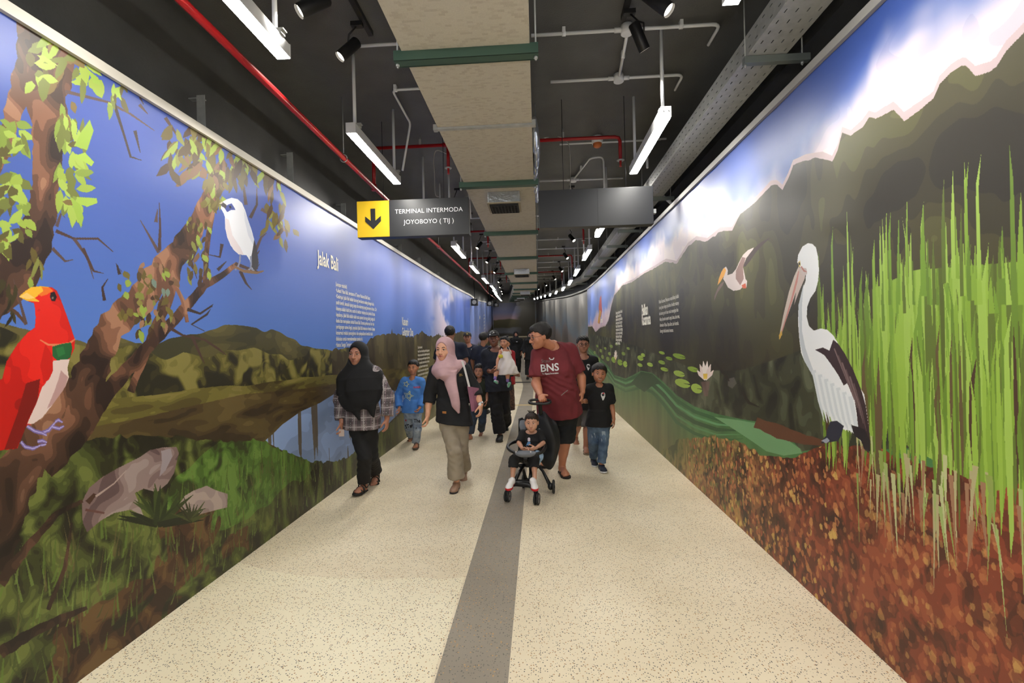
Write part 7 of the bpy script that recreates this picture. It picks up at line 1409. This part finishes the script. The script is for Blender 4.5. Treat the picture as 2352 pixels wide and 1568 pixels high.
# 10 big man in the maroon t-shirt
P = Person('big man with glasses in a maroon t-shirt and black shorts pushing the stroller', height=1.74, Y=5.1, feet=[(1252, 1068), (1295, 1091)], hips=[(1268, 945, -0.02), (1304, 945, -0.02)], knees=[(1272, 1012, 0.10), (1296, 1014, 0.0)], sh=[(1237, 813, -0.22), (1308, 804, -0.12)], el=[(1231, 880, -0.30), (1335, 866, -0.08)], wr=[(1241, 907, -0.52), (1338, 900, -0.12)], head=(1240, 772, -0.30), hh=0.255, yaw=-16, hyaw=-66, hpitch=-10, tone=(192, 129, 99), h=0.0095, fat=1.20, belly=0.06, smile=1.0, foot_kind='flip', foot_yaw=(-8, 12), glasses='dark', handdir=[((0.25, -0.75, -0.55), (0.9, -0.1, 0.1)), ((-0.12, -0.3, -0.9), (-0.3, -1, 0))], hand_curl=(0.75, 0.9), hand_scale=1.0, foot_len=0.27, lip=(150, 84, 76))
P.trousers(FB('black_shorts_cloth', (26, 28, 32)), end=0.50, rs=(1.05, 1.45, 1.4), name='shorts', label='black knee-length shorts', ease=0.02, wr=0.008)
ts = P.shirt(FB('maroon_cloth', (112, 38, 45)), -0.02, sleeve=0.40, ease=0.018, flare=0.012, sleeve_r=(1.15, 1.75, 1.3), name='t_shirt', label='maroon t-shirt with white lettering', collar=0.072, wr=0.006, seed=12)
decal_text(ts, 'BNS', 1263, 852, 24, WHT, 'large white letters BNS', 1.0, 5, 0.02); decal_text(ts, 'To Black Generation', 1264, 859, 5, WHT, 'small white lettering', 0.9, 3, 0.02); decal_text(ts, 'Staul', 1254, 832, 11, M('print_grey', (120, 110, 108), 0.7), 'grey script', 1.0, 3, 0.0); v, f = strip([(1254, 860), (1282, 856)], 1); decal(ts, 'print_bar', v, f, WHT)
v, f = strip([(1267 + 5 * math.cos(a), 822 + 3.5 * math.sin(a)) for a in np.linspace(-0.3, 3.4, 9)], 2.4); decal(ts, 'print_smile', v, f, WHT); v, f = strip([(1289, 908), (1296, 902), (1304, 896)], 2.0); decal(ts, 'print_squiggle', v, f, _mats['print_grey'])
P.hair(col=(24, 20, 18), grow=0.012, seed=10); P.footwear('flip', M('brown_strap', (60, 44, 36), 0.6), M('black_flip_sole', (40, 32, 28), 0.7)); Pm_ = P
# ------------------------------------------------------------------ stroller and the toddler sitting in it
MPL = M('black_plastic', (24, 25, 27), 0.4); MFG = FB('grey_mesh_fabric', (112, 116, 124)); MFBK = FB('black_fabric', (26, 27, 30), rough=0.75)
SY = 4.55; S = lambda u, v, Y=SY: atY(u, v, Y)
fl_ = atZ(1166, 1152, 0.0); fr_ = atZ(1233, 1159, 0.0); rr_ = atZ(1272, 1133, 0.0); rl_ = fl_ + (rr_ - fr_) + np.array((-0.03, 0.1, 0)); base = (fl_ + fr_) / 2 + np.array((0.02, 0.25, 0)); base[2] = 0
st_ = empty('stroller', base); tag(st_, 'black compact stroller with grey pads standing on the grey floor strip', 'stroller')
def sb(b, name, mats, label=None, parent=None): o = b.build(name, mats, parent or st_); 
B = lambda p: np.array(p) - base
def part(b, name, mats, label=None, parent=None):
    o = b.build(name, mats, parent or st_)
    if label: o['label'] = label
    return o
def wheel(c, r, w, axis, name='wheel'):
    c = B(c) + np.array((0, 0, r)); ax = nrm(axis); b = MB(); P = []
    u = nrm(np.cross(ax, UP)); v = np.cross(u, ax); ring = [c + (u * math.cos(a) + v * math.sin(a)) * (r - w * 0.45) for a in np.linspace(0, 2 * math.pi, 28, endpoint=False)]
    b.tube(ring, w * 0.45, 8, closed=True); b.mat(1); b.tube([c - ax * w * 0.35, c + ax * w * 0.35], r * 0.72, 20); b.mat(2); b.tube([c - ax * w * 0.5, c + ax * w * 0.5], r * 0.2, 10); return part(b, name, [M('tyre', (36, 36, 36), 0.7), M('wheel_grey', (120, 122, 126), 0.4), MPL])
axf = nrm((1, -0.25, 0)); 
for c, dx in ((fl_, -1), (fr_, 1)):
    wheel(c + axf * 0.014, 0.055, 0.022, axf); wheel(c - axf * 0.014, 0.055, 0.022, axf)
    b = MB(); q = B(c); b.tube([q + np.array((0, 0, 0.055)), q + np.array((-dx * 0.006, 0.04, 0.10)), q + np.array((-dx * 0.012, 0.10, 0.125))], [0.018, 0.022, 0.02], 12); b.ell(q + np.array((0, 0.0, 0.085)), (0.02, 0.045, 0.032), 12, 8); part(b, 'caster_fork', MPL)
wheel(rr_, 0.068, 0.026, nrm((1, -0.1, 0))); wheel(rl_, 0.068, 0.026, nrm((1, -0.1, 0)))
# chassis: foot plate, stem with slot, rear legs
fp = [S(1150, 1122, 4.33), S(1232, 1133, 4.27)]; b = MB(); a, c = B(fl_) + np.array((0.01, 0.10, 0.125)), B(fr_) + np.array((-0.01, 0.10, 0.125)); b.tube([a, a * 0.75 + c * 0.25 + np.array((0, 0.02, 0.012)), (a + c) / 2 + np.array((0, 0.03, 0.015)), a * 0.25 + c * 0.75 + np.array((0, 0.02, 0.012)), c], [0.022, 0.024, 0.028, 0.024, 0.022], 12); part(b, 'front_axle', MPL)
m0 = (a + c) / 2 + np.array((0.0, 0.06, 0.03)); top = B(S(1212, 1064, 4.62)); b = MB(); v0, v1 = m0 + np.array((-0.075, 0, 0)), m0 + np.array((0.075, 0.01, 0)); t0, t1 = top + np.array((-0.028, 0, 0)), top + np.array((0.028, 0, 0))
b.tube([v0, v0 * 0.5 + t0 * 0.5 + np.array((-0.005, -0.01, 0)), t0], [0.020, 0.016, 0.018], 10); b.tube([v1, v1 * 0.5 + t1 * 0.5 + np.array((0.005, -0.01, 0)), t1], [0.020, 0.016, 0.018], 10); b.box(v0 + np.array((-0.03, -0.03, -0.012)), v1 + np.array((0.03, 0.03, 0.008)), 0.006); b.ell((t0 + t1) / 2, (0.05, 0.04, 0.04), 14, 10); part(b, 'front_stem', MPL)
for w, sx in ((rr_, 1), (rl_, -1)):
    e = B(w) + np.array((-sx * 0.03, 0, 0.07)); b = MB(); b.tube([top + np.array((sx * 0.03, 0.02, -0.02)), top + np.array((sx * 0.10, 0.05, -0.03)), (top + e) / 2 + np.array((sx * 0.04, 0.02, 0.03)), e], [0.018, 0.015, 0.014, 0.02], 10); b.ell(e, (0.03, 0.03, 0.035), 12, 8); part(b, 'rear_leg', MPL)
# seat shell, back rest, wings
Fs = yawF(-8); Rs = nrm(np.cross(Fs, UP))
def sfield(prims, name, mat, label=None, h=0.006, wr=0.0, cuts=(), subs=()):
    f = field_for([p for p, k in prims], h)
    for p, k in prims: f.add(p, k)
    if wr: f.wrinkle(wr, 14, 4)
    for p, n in cuts: f.plane(p, n)
    for p, k in subs: f.sub(p, k)
    return fobj(name, [f.mesh()], mat, st_, base, label)
seat = S(1217, 1046, 4.62)
sfield([(ell(seat + np.array((0, 0.0, -0.03)), (0.145, 0.15, 0.035)), 0)], 'seat', MFBK)
bk0, bk1 = S(1220, 1040, 4.78), S(1222, 962, 4.90); sfield([(loft([bk0, (bk0 + bk1) / 2, bk1], [0.14, 0.145, 0.13], [0.022, 0.02, 0.02], Rs, 4), 0)], 'backrest', MFBK, 'black seat back')
for u0, u1 in ((1202, 1196), (1243, 1251)): a0, a1 = S(u0, 988, 4.72), S(u0 + (3 if u0 > 1220 else -1), 966, 4.80); sfield([(loft([a0, (a0 + a1) / 2, a1], [0.030, 0.042, 0.032], [0.022, 0.024, 0.02], Rs, 2.5), 0)], 'head_wing', MFG, 'grey padded wing')
b = MB(); b.tube([B(S(1193, 1000, 4.80)), B(S(1193, 962, 4.86)), B(S(1200, 960, 4.88))], 0.012, 8); part(b, 'back_frame', MPL)
# folded black hood and basket bulging behind on the right
sfield([(ell(S(1262, 1010, 4.80), (0.120, 0.12, 0.235)), 0), (ell(S(1250, 975, 4.80), (0.09, 0.11, 0.13)), 0.05), (ell(S(1258, 1050, 4.78), (0.09, 0.10, 0.10)), 0.05)], 'hood', M('nylon_black', (30, 31, 34), 0.62, bump=0.15, bscale=200), 'folded black nylon hood', h=0.008, wr=0.022)
# bumper bar with grey pad
ring = [S(1197, 1046, 4.52), S(1171, 1036, 4.40), S(1166, 1024, 4.40), S(1174, 1016, 4.52), S(1188, 1012, 4.66)]
b = MB(); P0 = [B(q) for q in [S(1190, 1012, 4.72), S(1171, 1019, 4.52), S(1167, 1028, 4.40), S(1180, 1038, 4.30), S(1210, 1044, 4.26), S(1240, 1040, 4.30), S(1251, 1030, 4.40), S(1253, 1022, 4.52), S(1250, 1014, 4.72)]]; Q = []
for i in range(len(P0) - 1):
    p0, p1, p2, p3 = P0[max(0, i-1)], P0[i], P0[i+1], P0[min(len(P0)-1, i+2)]
    for t in np.linspace(0, 1, 5, endpoint=False): Q.append(0.5 * ((2*p1) + (p2-p0)*t + (2*p0-5*p1+4*p2-p3)*t*t + (3*p1-p0-3*p2+p3)*t**3))
b.tube(Q + [P0[-1]], 0.016, 10); part(b, 'bumper_bar', MPL)
tc = S(1207, 1040, 4.28); sfield([(ell(tc, (0.100, 0.06, 0.040)), 0)], 'bumper_pad', MFG, 'grey bumper pad', cuts=[(tc + np.array((0, 0, 0.012)), (0, 0, 1))])
for u in (1185, 1219): c = B(S(u, 1037, 4.225)); b = MB(); b.tube([c, c + np.array((0, -0.008, 0))], 0.007, 10); part(b, 'stud', M('stud_silver', (210, 210, 214), 0.3, 0.6))
b = MB(); b.tube([B(S(1207, 1048, 4.26)), B(S(1207, 1058, 4.42)), top + np.array((0, 0, 0.02))], [0.022, 0.02, 0.022], 10); part(b, 'crotch_post', MPL)
# push handle
h0 = Pm_.wr[0] + nrm((0.25, -0.75, -0.55)) * 0.085; hc = atY(1240, 925, h0[1] + 0.02); b = MB(); ring = []
for a in np.linspace(0, 2 * math.pi, 26, endpoint=False): ring.append(B(hc) + np.array((0.105 * math.copysign(abs(math.cos(a)) ** 0.6, math.cos(a)), 0.055 * math.copysign(abs(math.sin(a)) ** 0.6, math.sin(a)), 0.012 - 0.022 * math.sin(a) * -1 * 0.6)))
b.tube(ring, 0.014, 8, closed=True); part(b, 'push_handle', MPL)
b = MB(); b.tube([B(hc) + np.array((0.0, 0.05, -0.01)), B(S(1243, 960, 4.85)), B(S(1240, 1000, 4.88)), B(S(1228, 1040, 4.80))], [0.02, 0.022, 0.022, 0.02], 10); b.box(B(hc) + np.array((-0.025, 0.02, -0.03)), B(hc) + np.array((0.025, 0.075, 0.0)), 0.006); part(b, 'handle_stem', MPL)

# 11 toddler in the stroller
P = Person('toddler in a black top sitting in the black stroller with red and white shoes', height=0.86, Y=4.50, feet=[(1173, 1117, 4.22), (1226, 1118, 4.18)], hips=[(1207, 1040, 0.10), (1230, 1040, 0.10)], knees=[(1180, 1056, -0.14), (1227, 1058, -0.14)], sh=[(1201, 996, 0.08), (1240, 996, 0.08)], el=[(1192, 1017, 0.02), (1248, 1017, 0.02)], wr=[(1200, 1030, -0.08), (1230, 1029, -0.08)], head=(1221, 970), hh=0.178, yaw=-4, hyaw=-4, child=1.0, tone=(196, 146, 120), h=0.0062, fat=1.12, foot_kind='none', foot_yaw=(-14, 10), foot_pitch=(-8, -8), foot_len=0.15, ankles=[(1177, 1100, -0.20), (1228, 1100, -0.24)], handdir=[((0.9, -0.4, -0.15), (0, -0.4, 0.9)), ((-0.9, -0.4, -0.15), (0, -0.4, 0.9))], hand_curl=(0.6, 0.6), hand_scale=1.3, seated=True, lip=(176, 96, 92))
P.trousers(FB('toddler_black', (24, 24, 26)), top=0.6, end=0.70, rs=(1.1, 1.3, 1.9), ease=0.010, name='trousers', label='black three-quarter trousers'); ts = P.shirt(_mats['toddler_black'], -0.05, sleeve=0.44, ease=0.010, flare=0.012, sleeve_r=(1.15, 1.45, 1.3), name='t_shirt', label='black t-shirt', collar=0.115, wr=0.003)
P.hair(col=(40, 27, 20), grow=0.007, seed=11)
for q, c, l in (([(1212, 1006), (1215, 1004), (1218, 1006), (1218, 1012), (1215, 1014), (1212, 1012)], M('print_pale', (206, 196, 206), 0.7), 'pale print'), ([(1212, 1014), (1218, 1014), (1219, 1022), (1208, 1024)], M('print_blue', (110, 160, 214), 0.7), 'pale blue print')): v, f = fanpoly(q); decal(ts, 'print_patch', v, f, c, l)
b = MB(); c = P.headC + P.hR @ (np.array((0.0, -0.02, 0.135)) * P.hs) - P.base
for k in range(5): b.tube([c + np.array((0.01 * (k - 2), 0, -0.012)), c + np.array((0.016 * (k - 2), -0.004, 0.010)), c + np.array((0.022 * (k - 2), 0.004, 0.016 - 0.003 * abs(k - 2)))], [0.006, 0.004, 0.001], 6)
b.build('hair_tuft', _mats['hair_black_40'], P.o)
P.footwear('shoe', M('white_leather', (226, 222, 220), 0.5), M('red_rubber', (196, 24, 36), 0.45), label='white shoe with red toe and sole', scale=1.12)
for i in (0, 1):
    c = P.foot[i] + P.fR[i] @ np.array((0, 0.046, 0.016)); f = Field(np.array((-0.05, -0.01, -0.02)), np.array((0.05, 0.09, 0.05)), 0.004); f.add(ell((0, 0.042, 0.014), (0.0285, 0.036, 0.020))); f.plane((0, 0.02, 0), (0, -1, 0)); f.plane((0, 0, -0.006), (0, 0, -1)); fobj('toe_cap', [xf(f.mesh(), P.fR[i], P.foot[i] + P.fR[i] @ np.array((0, 0.004, 0)))], _mats['red_rubber'], P.o, P.base, 'red toe cap')
# blue cloth hanging beside the toddler
f = Field(np.array(S(1222, 1075, 4.38)), np.array(S(1255, 1025, 4.56)) + 0.03, 0.006); f.add(loft([S(1233, 1064, 4.44), S(1238, 1050, 4.44), S(1238, 1036, 4.48)], [0.030, 0.035, 0.028], [0.010, 0.012, 0.012], (1, 0, 0))); f.wrinkle(0.006, 20, 3); o = fobj('cloth', [f.mesh()], M('pale_blue_cloth', (150, 178, 206), 0.8, var=0.2, vscale=30), None, S(1238, 1050, 4.45)); o.location = Vector(S(1238, 1050, 4.45)); tag(o, 'pale blue patterned cloth hanging beside the toddler in the stroller', 'cloth')
